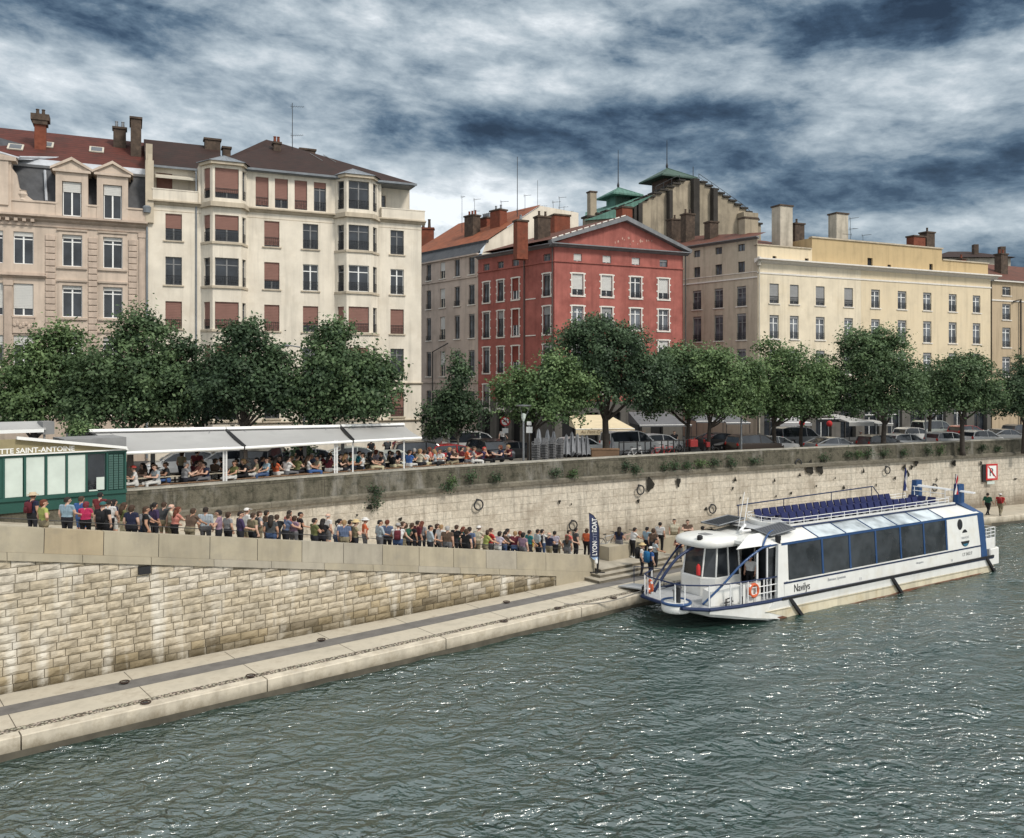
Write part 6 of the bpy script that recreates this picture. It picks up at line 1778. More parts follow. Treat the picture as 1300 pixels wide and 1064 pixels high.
# roof between wheelhouse and deck, solar panels, mast
mb = MB(); mb.hexa([(wx1-.6,.9,3.35),(6.3,.9,3.75),(6.3,WB-.9,3.75),(wx1-.6,WB-.9,3.35),(wx1-.6,1.0,3.5),(6.3,1.0,3.86),(6.3,WB-1.0,3.86),(wx1-.6,WB-1.0,3.5)]); mb.build('fore_roof', HULLW, boat)
mb = MB(); mb.hexa([(wx1+.1,.25,3.28),(4.6,.25,3.36),(4.6,WB-.25,3.36),(wx1+.1,WB-.25,3.28),(wx1+.1,.3,3.37),(4.6,.3,3.46),(4.6,WB-.3,3.46),(wx1+.1,WB-.3,3.37)]); mb.build('canopy', HULLW, boat)
for (a, b, c, d) in ((4.15,5.9,.55,1.5),(3.4,5.3,3.1,4.3)):
    mb = MB(); dz = .2 if c < 2 else .36
    zz = lambda x, y: 3.45+.105*(x-3)+ (dz if c > 2 else (.18*(y-.1)))
    mb.hexa([(a,c,zz(a,c)+.07),(b,c,zz(b,c)+.07),(b,d,zz(b,d)+.07),(a,d,zz(a,d)+.07),(a,c,zz(a,c)+.12),(b,c,zz(b,c)+.12),(b,d,zz(b,d)+.12),(a,d,zz(a,d)+.12)]); sp_ = mb.build('solar_panel', SOLAR, boat)
    mb = MB()
    for p0, p1 in (((a,c),(b,c)),((b,c),(b,d)),((b,d),(a,d)),((a,d),(a,c))): mb.tube([(p0[0],p0[1],zz(*p0)+.12),(p1[0],p1[1],zz(*p1)+.12)],.03,6)
    mb.build('panel_frame', GREYMETAL, sp_)
mb = MB(); mb.tube([(4.3,2.4,3.6),(4.8,2.5,5.3)],.022,6); mb.tube([(4.5,2.9,3.6),(5.1,3.0,5.5)],.018,6); mb.tube([(4.0,2.3,3.75),(4.7,2.6,3.95)],.07,8); mb.tube([(3.9,2.1,3.8),(4.4,2.0,3.8)],.06,8); mb.build('folded_mast', WHITE_METAL, boat)
# sweeping blue frame from bow to roof
mb = MB()
def sweep(pts, w, m=BBLUE, name='bow_frame'):
    mb = MB(); mb.tube(catmull(pts, 5), w, 8); return mb.build(name, m, boat, True)
sweep([(-.1,.75,1.1),(.9,.5,1.9),(2.0,.35,2.75),(2.9,.3,3.2),(3.5,.28,3.38),(4.6,.2,3.45)], .052)
sweep([(-.1,WB-.75,1.1),(.9,WB-.5,1.9),(2.0,WB-.35,2.75),(2.9,WB-.3,3.2),(3.5,WB-.28,3.38),(4.6,WB-.2,3.45)], .05, NAVY)
sweep([(-.75,3.2,1.25),(-.3,3.1,1.9),(.5,3.0,2.7),(1.5,2.9,3.15)], .07, NAVY)
sweep([(3.3,.3,3.4),(3.9,.6,3.72),(4.8,1.0,3.88),(6.0,1.05,3.92)], .05)
# bulkhead with door behind the wheelhouse
mb = MB(); mb.box(4.5,4.6,.9,WB-.3,.92,3.35); mb.build('bulkhead', HULLW, boat)
for (a, b) in ((.95,1.75),(1.85,2.6),):
    mb = MB(); mb.box(4.46,4.49,a,b,1.0,3.25); mb.build('saloon_door', GLASS2, boat)
mb = MB(); mb.box(3.62,4.5,.32,.36,1.75,3.25); mb.build('entrance_glass', GLASS2, boat)
mb = MB(); mb.tube([(2.95,.32,.95),(2.95,.32,3.25)],.05,8); mb.tube([(3.62,.32,.95),(3.62,.32,3.3)],.045,8); mb.build('canopy_post', WHITE_METAL, boat)
mb = MB(); mb.box(3.66,4.45,1.2,4.4,.95,1.0); mb.build('doormat', BLACK, boat)
# bow rails, bulwark panels
rail = [(4.2,.12),(3.2,.14),(2.2,.2),(1.2,.32),(.1,.55),(-.75,1.2)]
rail2 = [(-.95,1.6),(-.95,2.6),(-.95,3.4),(-.7,3.9),(.2,WB-.5)]
mb = MB()
for zz in (1.95,): mb.tube([(x,y,zz) for x,y in rail+rail2],.035,6)
mb.build('bow_handrail', NAVY, boat)
mb = MB()
for zz in (1.3,1.62): mb.tube([(x,y,zz) for x,y in rail[:3]],.022,6)
for x, y in rail+rail2: mb.tube([(x,y,.92),(x,y,1.95)],.035,6)
for x in (3.7,2.7,1.7): mb.tube([(x,.16,.92),(x,.16,1.95)],.03,6)
mb.build('bow_stanchions', WHITE_METAL, boat)
mb = MB()
mb.hexa([(2.0,.3,.93),(3.1,.24,.93),(3.1,.3,.93),(2.0,.36,.93),(2.0,.3,1.85),(3.1,.24,1.85),(3.1,.3,1.85),(2.0,.36,1.85)]); mb.build('bulwark_panel', HULLW, boat)
mb = MB(); mb.hexa([(.4,.75,.93),(2.0,.45,.93),(2.0,1.3,.93),(.6,1.5,.93),(.45,.8,1.55),(2.0,.5,1.75),(2.0,1.3,1.75),(.7,1.5,1.55)]); mb.build('deck_locker', HULLW, boat)
# bollard tub on the bow and deck fittings
mb = MB(); mb.lathe([(.62,.7),(.66,.8),(.66,1.08),(.6,1.1)],24,(-.75,1.75,0)); mb.build('bow_fender_tub', HULLW, boat, True)
mb = MB(); mb.torus((-.75,1.75,1.1),.64,.07,'z',28,8); mb.build('bow_fender_ring', BBLUE, boat, True)
mb = MB(); mb.lathe([(.14,.95),(.14,1.5),(.18,1.52),(.18,1.6),(.1,1.62)],12,(-.55,1.95,0)); mb.build('mooring_bollard', GREYMETAL, boat)
mb = MB(); mb.lathe([(.1,.95),(.1,1.75),(.16,1.78),(.1,1.85)],12,(-.75,1.6,0)); mb.build('mooring_bollard', IRON, boat)
for (x,y) in ((1.0,.4),(2.0,.35)):
    mb = MB(); mb.tube([(x,y,.93),(x,y,1.25),(x+.35,y,1.3),(x+.35,y,.93)],.035,6); mb.tube([(x-.1,y,1.1),(x+.45,y,1.12)],.03,6); mb.build('mooring_cleat', BLACK, boat)
mb = MB(); mb.tube([(-.85,3.9,.95),(-.85,3.9,1.35),(-.6,4.1,1.35),(-.6,4.1,.95)],.04,6); mb.tube([(-1.1,3.7,1.2),(-.4,4.2,1.25)],.035,6); mb.build('mooring_cleat', BLACK, boat)
def on_boat(x, y, z=0): return Matrix.Translation((BO.x,BO.y,0)) @ Matrix.Rotation(BA,4,'Z') @ Vector((x,y,z))
def lifering(label, x, y, z, rz):
    t = thing('life_ring', label, 'life ring', on_boat(x,y,z), BA+rz)
    mb = MB(); mb.torus((0,0,0),.27,.075,'y',28,9); mb.build('ring', ORANGE, t, True)
    for k in range(4):
        a = R_(45+90*k); mb = MB(); mb.torus((.27*math.cos(a),0,.27*math.sin(a)),.05,.055,'y',8,6); mb.build('band', WHITE, t)
lifering('orange and white life ring on the near bow rail of the boat', 2.55, .17, 1.5, 0)
lifering('orange life ring on the quay side bow rail, beside the blue backpack', -.9, 3.3, 1.5, R_(65))
ext = thing('fire_extinguisher', 'red fire extinguisher hanging at the wheelhouse window of the boat', 'extinguisher', on_boat(1.35,2.45,1.9), BA)
mb = MB(); mb.lathe([(.0,0),(.09,.0),(.1,.06),(.1,.42),(.05,.5),(.04,.54)],12); mb.build('cylinder', FRd, ext, True)
mb = MB(); mb.tube([(0,0,.54),(0,0,.6),(.1,0,.6)],.025,6); mb.build('valve', BLACK, ext)
# bow mooring line and gangway
t = thing('mooring_rope', 'grey mooring rope from the boat bow to the lower quay', 'rope', on_boat(-.75,3.9,1.2))
c0 = on_boat(-.75,3.9,1.2); c1 = Vector(pe(22.3,.8,PZ+.1)); mb = MB()
mb.tube([Vector((0,0,0)).lerp(c1-c0, s)+Vector((0,0,-.5*math.sin(PI*s)*.5)) for s in np.linspace(0,1,9)],.03,6); mb.build('rope', mat('rope_grey', (.25,.23,.2), .9), t)
gp = thing('gangway', 'short grey gangplank from the lower quay to the boat foredeck', 'gangway', on_boat(.6,WB+.3,0), BA)
mb = MB(); mb.hexa([(-.5,-.8,.93),(.5,-.8,.93),(.5,1.6,.66),(-.5,1.6,.66),(-.5,-.8,.99),(.5,-.8,.99),(.5,1.6,.72),(-.5,1.6,.72)]); mb.build('plank', DECK, gp)
mb = MB(); mb.tube([(.48,-.7,1.0),(.48,-.7,1.85),(.48,1.5,1.6),(.48,1.5,.72)],.02,6); mb.build('handrail', NAVY, gp)
# ------------------------------------------------------------------ people
# slots: 0 skin 1 top 2 forearm 3 lower garment 4 calf 5 shoe 6 eye 7 lip
V = Vector
def build_pose(name, J, female=False, skirt=False, voxel=.0125):
    """J: joints in metres, facing +Y. One continuous surface grown by remeshing tapered limbs; the slot of each face comes from the nearest limb"""
    segs = []          # (a, b, ra, rb, slot)
    def seg(a, b, ra, rb, s): segs.append((V(a), V(b), ra, rb, s))
    pel, chest, neck, head = V(J['pelvis']), V(J['chest']), V(J['neck']), V(J['head'])
    up = (neck-pel).normalized()
    side = V(J.get('side', (1,0,0)))
    hw = .085 if not female else .09
    sw = .16 if not female else .135
    fwd = V(J.get('face', (0,1,0))).normalized()
    bf = side.cross(up).normalized()*-1
    # torso as side by side tapered columns
    wa = pel.lerp(chest, .5)
    for k in (-1, -.33, .33, 1):
        seg(pel+side*hw*k, wa+side*hw*k*(.92 if not female else .72), .095, .085, 3 if False else 1)
        seg(wa+side*hw*k*(.92 if not female else .72), chest+side*sw*k*.72, .085, .098, 1)
        seg(chest+side*sw*k*.72, neck-up*.07+side*sw*k*.78, .098, .06, 1)
    for k in (-1, -.3, .3, 1):
        seg(pel+side*hw*k-up*.09, pel+side*hw*k+up*.02, .1, .1, 3)
    if female:
        for k in (-1, 1): seg(chest+side*.075*k+bf*.055, chest+side*.075*k+bf*.075-up*.02, .062, .055, 1)
    seg(neck-up*.06, head-V((0,0,.06)), .056, .05, 0)
    # head: cranium, jaw, nose, ears
    hs = fwd.cross(V((0,0,1))).normalized()
    seg(head+V((0,0,.035))-fwd*.022, head+V((0,0,.035))+fwd*.012, .083, .078, 0)
    seg(head+fwd*.022+V((0,0,-.02)), head+fwd*.042-V((0,0,.068)), .064, .04, 0)
    seg(head+fwd*.088+V((0,0,.012)), head+fwd*.105-V((0,0,.022)), .010, .015, 0)
    for k in (-1, 1):
        seg(head+hs*.08*k+V((0,0,.015)), head+hs*.084*k-V((0,0,.022)), .018, .013, 0)
        seg(head+fwd*.083+hs*.031*k+V((0,0,.014)), head+fwd*.084+hs*.034*k+V((0,0,.014)), .012, .012, 6)
    seg(head+fwd*.077-hs*.018-V((0,0,.05)), head+fwd*.077+hs*.018-V((0,0,.05)), .011, .011, 7)
    for sd in ('L', 'R'):
        k = -1 if sd == 'L' else 1
        sh, el, wr = V(J['sh'+sd]), V(J['el'+sd]), V(J['wr'+sd])
        seg(sh, sh.lerp(el, .45), .058, .05, 1); seg(sh.lerp(el, .45), el, .05, .042, 2)
        seg(el, wr, .042, .029, 2 if J.get('sleeve') else 0)
        d = V(J.get('hd'+sd, wr-el)).normalized()
        pn = V(J.get('pn'+sd, side*k)); pn = (pn - d*pn.dot(d)).normalized()      # back of the hand
        w = d.cross(pn)
        seg(wr, wr+d*.05+w*.02, .028, .022, 0); seg(wr, wr+d*.06-w*.022, .028, .02, 0); seg(wr+d*.03, wr+d*.075, .026, .022, 0)
        for i, (o, ln) in enumerate(((-.032,.062),(-.011,.075),(.011,.08),(.031,.07))):
            b0 = wr+d*.078+w*o; b1 = b0+d*ln*.5-pn*.008; b2 = b1+d*ln*.38-pn*.024-pn*.004*i
            seg(b0-d*.02, b1, .0105, .0098, 0); seg(b1, b2, .0098, .0085, 0)
        th0 = wr+d*.03+w*.03; th1 = th0+d*.035+w*.03-pn*.01; th2 = th1+d*.032+w*.004-pn*.012
        seg(th0, th1, .014, .0115, 0); seg(th1, th2, .0115, .0095, 0)
        hp, kn, an = V(J['hp'+sd]), V(J['kn'+sd]), V(J['an'+sd])
        seg(hp, hp.lerp(kn, .55), .092, .074, 3); seg(hp.lerp(kn, .55), kn, .074, .058, 3)
        seg(kn, kn.lerp(an, .35), .058, .058, 4); seg(kn.lerp(an, .35), an, .058, .04, 4)
        tf = V(J.get('tf'+sd, (0,1,0))).normalized()
        seg(an-V((0,0,.045))-tf*.05, an-V((0,0,.052))+tf*.09, .04, .036, 5); seg(an-V((0,0,.052))+tf*.09, an-V((0,0,.056))+tf*.15, .036, .03, 5)
    if skirt:
        hem = (V(J['knL'])+V(J['knR']))/2 + V((0,0,.05))
        for k in np.linspace(-1, 1, 5):
            for q in (-1, 1):
                seg(pel+side*hw*k, hem+side*(.17*k)+bf*q*.09*(1-abs(k)*.5), .085, .05, 3)
    # sampled balls -> remesh
    bm = bmesh.new()
    ico = bmesh.new(); bmesh.ops.create_icosphere(ico, subdivisions=2, radius=1)
    iv = [v.co.copy() for v in ico.verts]; ifs = [[v.index for v in f.verts] for f in ico.faces]; ico.free()
    vs, fs = [], []
    for a, b, ra, rb, s in segs:
        # capsule: tube with round ends
        L_ = (b-a).length
        nst = max(1, int(L_/(min(ra, rb)*.6)))
        mbt = MB()
        ax = (b-a).normalized() if L_ > 1e-6 else V((0,0,1))
        pts = [a-ax*ra*.95, a-ax*ra*.72, a-ax*ra*.35] + [a+(b-a)*i/nst for i in range(nst+1)] + [b+ax*rb*.35, b+ax*rb*.72, b+ax*rb*.95]
        rr = [ra*.3, ra*.69, ra*.94] + [ra+(rb-ra)*i/nst for i in range(nst+1)] + [rb*.94, rb*.69, rb*.3]
        mbt.tube(pts, rr, 12 if max(ra, rb) > .03 else 8)
        o = len(vs); vs += mbt.v; fs += [[i+o for i in f] for f in mbt.f]
    me = bpy.data.meshes.new('tmp'); me.from_pydata([tuple(v) for v in vs], [], fs); me.update()
    ob = bpy.data.objects.new('tmp', me); COL.objects.link(ob)
    md = ob.modifiers.new('r', 'REMESH'); md.mode = 'VOXEL'; md.voxel_size = voxel; md.use_smooth_shade = True
    ms = ob.modifiers.new('s', 'SMOOTH'); ms.factor = .5; ms.iterations = 2
    dg = bpy.context.evaluated_depsgraph_get()
    out = bpy.data.meshes.new_from_object(ob.evaluated_get(dg)); out.name = name
    bpy.data.objects.remove(ob); bpy.data.meshes.remove(me)
    n = len(out.polygons)
    cen = np.zeros(n*3, dtype=np.float32); out.polygons.foreach_get('center', cen); cen = cen.reshape(-1, 3)
    best = np.full(n, 9.0); slot = np.zeros(n, dtype=np.int32)
    for a, b, ra, rb, s in segs:
        A_, B_ = np.array(a), np.array(b); ab = B_-A_; l2 = max(1e-9, ab.dot(ab))
        t = np.clip(((cen-A_)@ab)/l2, 0, 1)
        dd = np.linalg.norm(cen-(A_+t[:, None]*ab), axis=1) - (ra+(rb-ra)*t)
        if s in (6, 7): dd -= .006
        u = dd < best
        best[u] = dd[u]; slot[u] = s
    out.materials.clear()
    for i in range(8): out.materials.append(None)
    out.polygons.foreach_set('material_index', slot)
    out.polygons.foreach_set('use_smooth', np.ones(n, dtype=bool))
    return out

def stand(**k):
    """a standing adult of 1.72 m facing +Y"""
    J = dict(pelvis=(0,0,.93), chest=(0,.01,1.22), neck=(0,-.01,1.46), head=(0,.02,1.59),
             shL=(-.185,-.01,1.385), shR=(.185,-.01,1.385), elL=(-.225,-.03,1.1), elR=(.225,-.03,1.1), wrL=(-.22,.05,.87), wrR=(.22,.05,.87),
             hpL=(-.09,0,.88), hpR=(.09,0,.88), knL=(-.1,.02,.48), knR=(.1,.02,.48), anL=(-.11,-.02,.09), anR=(.11,-.02,.09))
    J.update(k); return J
def sit(**k):
    J = dict(pelvis=(0,0,.55), chest=(0,.03,.84), neck=(0,.04,1.08), head=(0,.08,1.21),
             shL=(-.185,.03,1.0), shR=(.185,.03,1.0), elL=(-.24,.14,.76), elR=(.24,.14,.76), wrL=(-.14,.36,.79), wrR=(.14,.36,.79),
             hpL=(-.1,.05,.53), hpR=(.1,.05,.53), knL=(-.13,.46,.5), knR=(.13,.46,.5), anL=(-.13,.44,.09), anR=(.13,.44,.09))
    J.update(k); return J
def fem(J):
    for s, k in (('L',-1),('R',1)):
        p = J['sh'+s]; J['sh'+s] = (p[0]-.022*k, p[1], p[2]-.01)
    return J
PI2 = dict
POSES = {
 'arms_down': (stand(), False, False),
 'rail_lean': (stand(chest=(0,.06,1.21), neck=(0,.1,1.43), head=(0,.15,1.55), shL=(-.185,.08,1.36), shR=(.185,.08,1.36), elL=(-.24,.24,1.16), elR=(.24,.22,1.16), wrL=(-.19,.46,1.04), wrR=(.19,.46,1.04)), False, False),
 'arm_forward': (stand(elR=(.23,.06,1.12), wrR=(.2,.3,1.03), head=(.01,.02,1.59), face=(.5,.86,0)), False, False),
 'walk': (stand(knL=(-.1,.2,.5), anL=(-.1,.26,.1), knR=(.1,-.05,.5), anR=(.1,-.36,.16), elL=(-.22,-.1,1.11), wrL=(-.22,-.12,.87), elR=(.22,.06,1.11), wrR=(.21,.23,.93)), False, False),
 'arms_folded': (stand(elL=(-.25,.1,1.13), wrL=(.05,.24,1.14), elR=(.25,.1,1.13), wrR=(-.06,.22,1.19), knL=(-.11,.05,.48)), False, False),
 'f_arms_down': (fem(stand()), True, False),
 'f_rail_lean': (fem(stand(chest=(0,.05,1.21), neck=(0,.08,1.44), head=(0,.13,1.56), shL=(-.185,.07,1.37), shR=(.185,.07,1.37), elL=(-.23,.22,1.16), elR=(.23,.22,1.16), wrL=(-.18,.44,1.05), wrR=(.18,.44,1.05))), True, False),
 'f_skirt': (fem(stand(elR=(.24,.02,1.12), wrR=(.14,.24,1.08), face=(-.4,.9,0))), True, True),
 'f_phone': (fem(stand(elL=(-.22,.05,1.12), wrL=(-.08,.27,1.25), elR=(.22,.05,1.12), wrR=(.06,.27,1.22), head=(0,.06,1.575), face=(0,.9,-.3))), True, False),
 'f_hip': (fem(stand(elR=(.36,-.08,1.14), wrR=(.17,.02,1.0), pelvis=(.02,0,.93), face=(.6,.8,0))), True, False),
 'sit_table': (sit(), False, False),
 'sit_chin': (sit(elR=(.16,.3,.78), wrR=(.05,.2,1.0), head=(.01,.12,1.19), face=(.3,.9,-.1), chest=(0,.06,.83), neck=(0,.1,1.06)), False, False),
 'f_sit': (fem(sit(wrR=(.2,.34,.86), face=(.5,.85,0))), True, False),
 'f_sit_back': (fem(sit(chest=(0,-.05,.83), neck=(0,-.08,1.07), head=(0,-.05,1.21), shL=(-.185,-.07,.99), shR=(.185,-.07,.99), elL=(-.23,.06,.75), elR=(.23,.06,.75), wrL=(-.12,.27,.67), wrR=(.12,.27,.67), face=(-.5,.85,0))), True, False),
}
PMESH = {}
for nm, (J, fm, sk) in POSES.items():
    PMESH[nm] = build_pose('person_body', J, fm, sk)
HEADS = {nm: (V(J['head']), V(J.get('face', (0,1,0)))) for nm, (J, _, _) in POSES.items()}

# hair and hats, modelled about the head centre, facing +Y
def hair_mesh(kind):
    mb = MB()
    def cap(z0, r, fr=.0, back=0.0):
        # shell over the cranium, lifted off the face
        n, k = 16, 8
        vs = []
        for i in range(k+1):
            ph = PI/2*i/k
            for j in range(n):
                a = 2*PI*j/n
                x, y = math.cos(a), math.sin(a)
                low = z0 + (.085 if y > .35 else (.03 if y > -.1 else -back))      # hairline: high at the front
                zz = .035 + r*1.02*math.sin(ph) if i else low
                rr = r*math.cos(ph) if i else r*(1.0 if y < .35 else .99)
                vs.append((x*rr*.93, y*rr*1.07-.012, zz if i else min(low, .1)))
        fs = [(i*n+j, i*n+(j+1)%n, (i+1)*n+(j+1)%n, (i+1)*n+j) for i in range(k) for j in range(n)]
        mb.add(vs, fs)
    if kind == 'short': cap(-.03, .094, back=.03)
    elif kind == 'bob': cap(-.03, .1, back=.06); mb.ball((0,-.045,-.02), .098, .07, .12, 14)
    elif kind == 'long':
        cap(-.03, .099, back=.06); mb.ball((0,-.05,-.02), .095, .065, .12, 14); mb.tube([(0,-.06,.0),(0,-.095,-.15),(0,-.11,-.3),(0,-.1,-.38)], [.085,.085,.07,.03], 10)
    elif kind == 'ponytail': cap(-.03, .095, back=.02); mb.tube([(0,-.09,.06),(0,-.145,.04),(0,-.15,-.1),(0,-.13,-.22)], [.02,.035,.03,.008], 8)
    elif kind == 'balding': 
        mb.tube([(.085*math.sin(a), -.02-.085*math.cos(a)*1.05, -.0) for a in np.linspace(-1.7, 1.7, 11)], .022, 6)
    elif kind == 'cap':
        cap(.01, .1, back=-.02); mb.hexa([(-.075,.085,.06),(.075,.085,.06),(.06,.18,.045),(-.06,.18,.045),(-.075,.085,.075),(.075,.085,.075),(.06,.18,.055),(-.06,.18,.055)])
    elif kind == 'hat':
        mb.lathe([(.17,.055),(.165,.07),(.105,.075),(.1,.12),(.085,.155),(.03,.165)], 18)
    return mb.mesh('hair', [bpy.data.materials[0]], True)
HM = {k: hair_mesh(k) for k in ('short','bob','long','ponytail','balding','cap','hat')}
def fabric(name, c): return mat('fabric_'+name, tuple(v*.78 for v in c), .9, .2, 11)
TOPS = dict(navy=(.022,.026,.06), lime=(.38,.42,.12), light_blue=(.3,.42,.5), blue=(.05,.13,.36), hot_pink=(.58,.04,.13), dark_red=(.17,.03,.035), black=(.014,.014,.016), white=(.72,.71,.69),
            olive=(.15,.16,.06), grey=(.3,.3,.31), dark_grey=(.075,.08,.085), salmon=(.62,.24,.19), brown=(.13,.085,.06), pale_blue=(.42,.48,.52), purple=(.06,.04,.1), orange=(.6,.13,.05), slate_blue=(.12,.16,.26),
            dark_green=(.02,.1,.06), maroon=(.12,.02,.03), yellow=(.7,.47,.06), mauve=(.3,.2,.27), coral=(.7,.17,.14), cream=(.6,.55,.42), turquoise=(.05,.35,.42), khaki=(.28,.24,.15), red=(.5,.035,.03), teal=(.03,.2,.22), lilac=(.5,.46,.55))
BOTT = dict(dark=(.02,.021,.028), jeans=(.06,.1,.2), khaki=(.27,.23,.15), white=(.66,.65,.62), black=(.012,.012,.014), grey=(.16,.16,.17), cream=(.6,.54,.36), blue=(.06,.13,.32))
HAIRC = dict(black=(.012,.01,.009), brown=(.05,.028,.016), dark=(.022,.015,.011), auburn=(.11,.03,.014), fair=(.27,.17,.08), grey=(.3,.29,.28), white=(.62,.6,.57), beige=(.5,.4,.27), red=(.4,.05,.04), straw=(.55,.42,.22), teal=(.02,.1,.1))
SKINS = [mat('skin_'+str(i), c, .55, .06, 12) for i, c in enumerate(((.52,.31,.22),(.45,.25,.165),(.56,.36,.27),(.33,.175,.11)))]
for m_, nm_ in zip(SKINS, ('skin','tanned_skin','fair_skin','brown_skin')): m_.name = nm_
EYE = mat('eye_dark', (.02,.015,.012), .3, .0); LIP = mat('lip', (.36,.13,.11), .5, .05)
SHOES = [mat('dark_shoe', (.03,.027,.025), .6, .1), mat('white_shoe', (.6,.6,.58), .6, .1), mat('tan_shoe', (.25,.15,.08), .6, .1)]
PEOPLE = []
prs = random.Random(21)
def person(loc, rz, pose, top, bottom, hair, hkind, label, group=None, scale=1.0, shorts=False, sleeve=False, skin=None):
    me = PMESH[pose]
    b = link('person', me, None, loc, rz)
    b.scale = (scale*1.25, scale*1.25, scale)
    sk = skin or prs.choice(SKINS[:3])
    tm = fabric(top, TOPS[top]); bm_ = fabric('trouser_'+bottom, BOTT[bottom])
    ms = [sk, tm, tm if sleeve else sk, bm_, sk if (shorts or pose == 'f_skirt') else bm_, prs.choice(SHOES), EYE, LIP]
    for i, m in enumerate(ms):
        b.material_slots[i].link = 'OBJECT'; b.material_slots[i].material = m
    tag(b, label, 'person', group)
    c, f = HEADS[pose]
    if hkind != 'bald':
        h = link('hat' if hkind in ('cap','hat') else 'hair', HM[hkind], b, c+V((0,0,.0)), math.atan2(f.y, f.x)-PI/2)
        h.material_slots[0].link = 'OBJECT'; h.material_slots[0].material = mat('hair_'+hair, HAIRC[hair], .75, .25, 30)
        if hkind == 'cap' or hkind == 'hat':
            h2 = link('hair', HM['balding'], b, c, math.atan2(f.y, f.x)-PI/2)
            h2.material_slots[0].link = 'OBJECT'; h2.material_slots[0].material = mat('hair_brown', HAIRC['brown'], .75, .25, 30)
    PEOPLE.append(b)
    return b
def W(c): return c.replace('_', ' ')
HK = dict(short='short hair', bob='bobbed hair', long='long hair', ponytail='hair in a ponytail', balding='balding head', cap='cap', hat='brimmed hat', bald='bald head')

# --- the queue on the ramp: photo column, row of the head, clothes
RAZ = math.atan2(RPD.y, RPD.x) - PI/2          # facing down the ramp
Q = [(41,626,'navy','dark','beige','hat','arms_down'),(55,635,'lime','khaki','auburn','bob','f_hip'),(85,631,'light_blue','dark','dark','short','arm_forward'),(103,630,'blue','blue','brown','short','arms_down'),(108.5,637,'hot_pink','black','maroon','bob','f_phone'),
     (127,625,'dark_red','dark','black','short','arms_folded'),(130.5,637,'black','black','teal','cap','arms_down'),(138,634,'white','dark','dark','short','walk'),(144.5,634,'navy','white','black','long','f_arms_down'),(157,638,'olive','cream','brown','long','f_skirt'),(167,641,'navy','dark','brown','bob','f_arms_down'),
     (181,645,'grey','jeans','auburn','bob','f_rail_lean'),(185,643,'black','dark','brown','short','arms_down'),(196,638,'purple','dark','black','ponytail','f_arms_down'),(208,639,'dark_grey','khaki','brown','short','arms_down'),(217,640,'cream','khaki','grey','balding','walk'),(221.5,644,'salmon','black','auburn','long','f_rail_lean'),
     (241,646,'brown','khaki','brown','short','rail_lean'),(261,644,'pale_blue','grey','dark','short','arms_down'),(278,649,'mauve','dark','black','short','turn'),(305,652,'purple','dark','dark','short','arm_forward'),(313,645,'white','khaki','white','cap','arms_down'),(329,649,'grey','khaki','brown','bob','f_hip'),(338,648,'brown','dark','dark','bob','f_arms_down'),
     (350,655,'black','dark','brown','short','rail_lean'),(362,653,'slate_blue','dark','brown','short','rail_lean'),(367,648,'salmon','grey','dark','short','arms_down'),(381,650,'black','black','black','short','arm_forward'),
     (408,659,'black','dark','black','long','f_rail_lean'),(416,652,'white','grey','grey','balding','arms_down'),(427,659,'white','jeans','black','ponytail','f_rail_lean'),(444.5,661,'dark_grey','dark','dark','short','arms_down'),(451,661,'khaki','dark','straw','hat','arms_folded'),(463,658,'orange','grey','white','hat','f_arms_down'),
     (482,660,'pale_blue','grey','black','short','arm_forward'),(491.5,660,'slate_blue','dark','auburn','short','arms_down'),(505,665,'white','jeans','grey','cap','rail_lean'),(511,662,'brown','khaki','brown','short','walk'),(514.5,665,'dark_green','dark','brown','bob','f_rail_lean'),(530,661,'maroon','dark','dark','short','arms_down'),(535.5,663,'grey','dark','auburn','long','f_arms_down'),
     (555,665,'black','dark','brown','bob','f_hip'),(560,666,'white','grey','fair','short','walk'),(577,667,'black','dark','brown','short','rail_lean'),(592,672,'black','black','brown','bob','f_arms_down'),(596,669,'slate_blue','dark','dark','short','arms_down'),(605,668,'cream','khaki','white','cap','rail_lean'),(616,673,'lime','khaki','brown','bob','f_rail_lean'),(623,677,'red','grey','brown','short','arms_folded'),
     (632,675,'lilac','white','dark','bob','f_rail_lean'),(639.5,674,'brown','jeans','dark','ponytail','f_rail_lean'),(644,671,'white','dark','black','short','walk'),(653.5,675,'maroon','jeans','fair','short','rail_lean'),(660,674,'khaki','grey','auburn','short','walk'),(664,677,'mauve','grey','black','bob','f_arms_down'),(672,673,'teal','dark','dark','short','walk'),(674,684,'yellow','cream','fair','bob','f_arms_down'),
     (682.5,672,'pale_blue','dark','dark','short','arms_down'),(688,672,'white','jeans','black','short','arm_forward'),(697,676,'navy','khaki','grey','balding','arms_folded'),(704,674,'lilac','dark','black','short','walk'),(708.5,683,'cream','khaki','black','bob','f_hip'),(722,673,'coral','white','dark','short','arm_forward'),(720,680,'dark_grey','grey','brown','long','f_arms_down'),(745,671,'orange','black','brown','bob','f_arms_down')]
HAIRC['maroon'] = (.14,.02,.03)
for e_ in ((289.5,650,'grey','dark','brown','bob','f_arms_down'),(321,651,'khaki','dark','brown','short','arms_down'),(344,654,'dark_grey','jeans','dark','long','f_arms_down'),(373,655,'mauve','grey','brown','bob','f_phone'),(399,660,'olive','dark','dark','short','arms_folded'),(437,663,'slate_blue','khaki','fair','short','arms_down'),(523,666,'black','dark','brown','ponytail','f_arms_down'),(546,667,'pale_blue','dark','black','short','arm_forward'),(568,669,'brown','grey','grey','short','arms_down'),(585,671,'dark_green','dark','auburn','long','f_rail_lean'),(731,675,'dark_grey','dark','black','short','arms_down')): Q.append(e_)
Q.sort(key=lambda e: e[0])
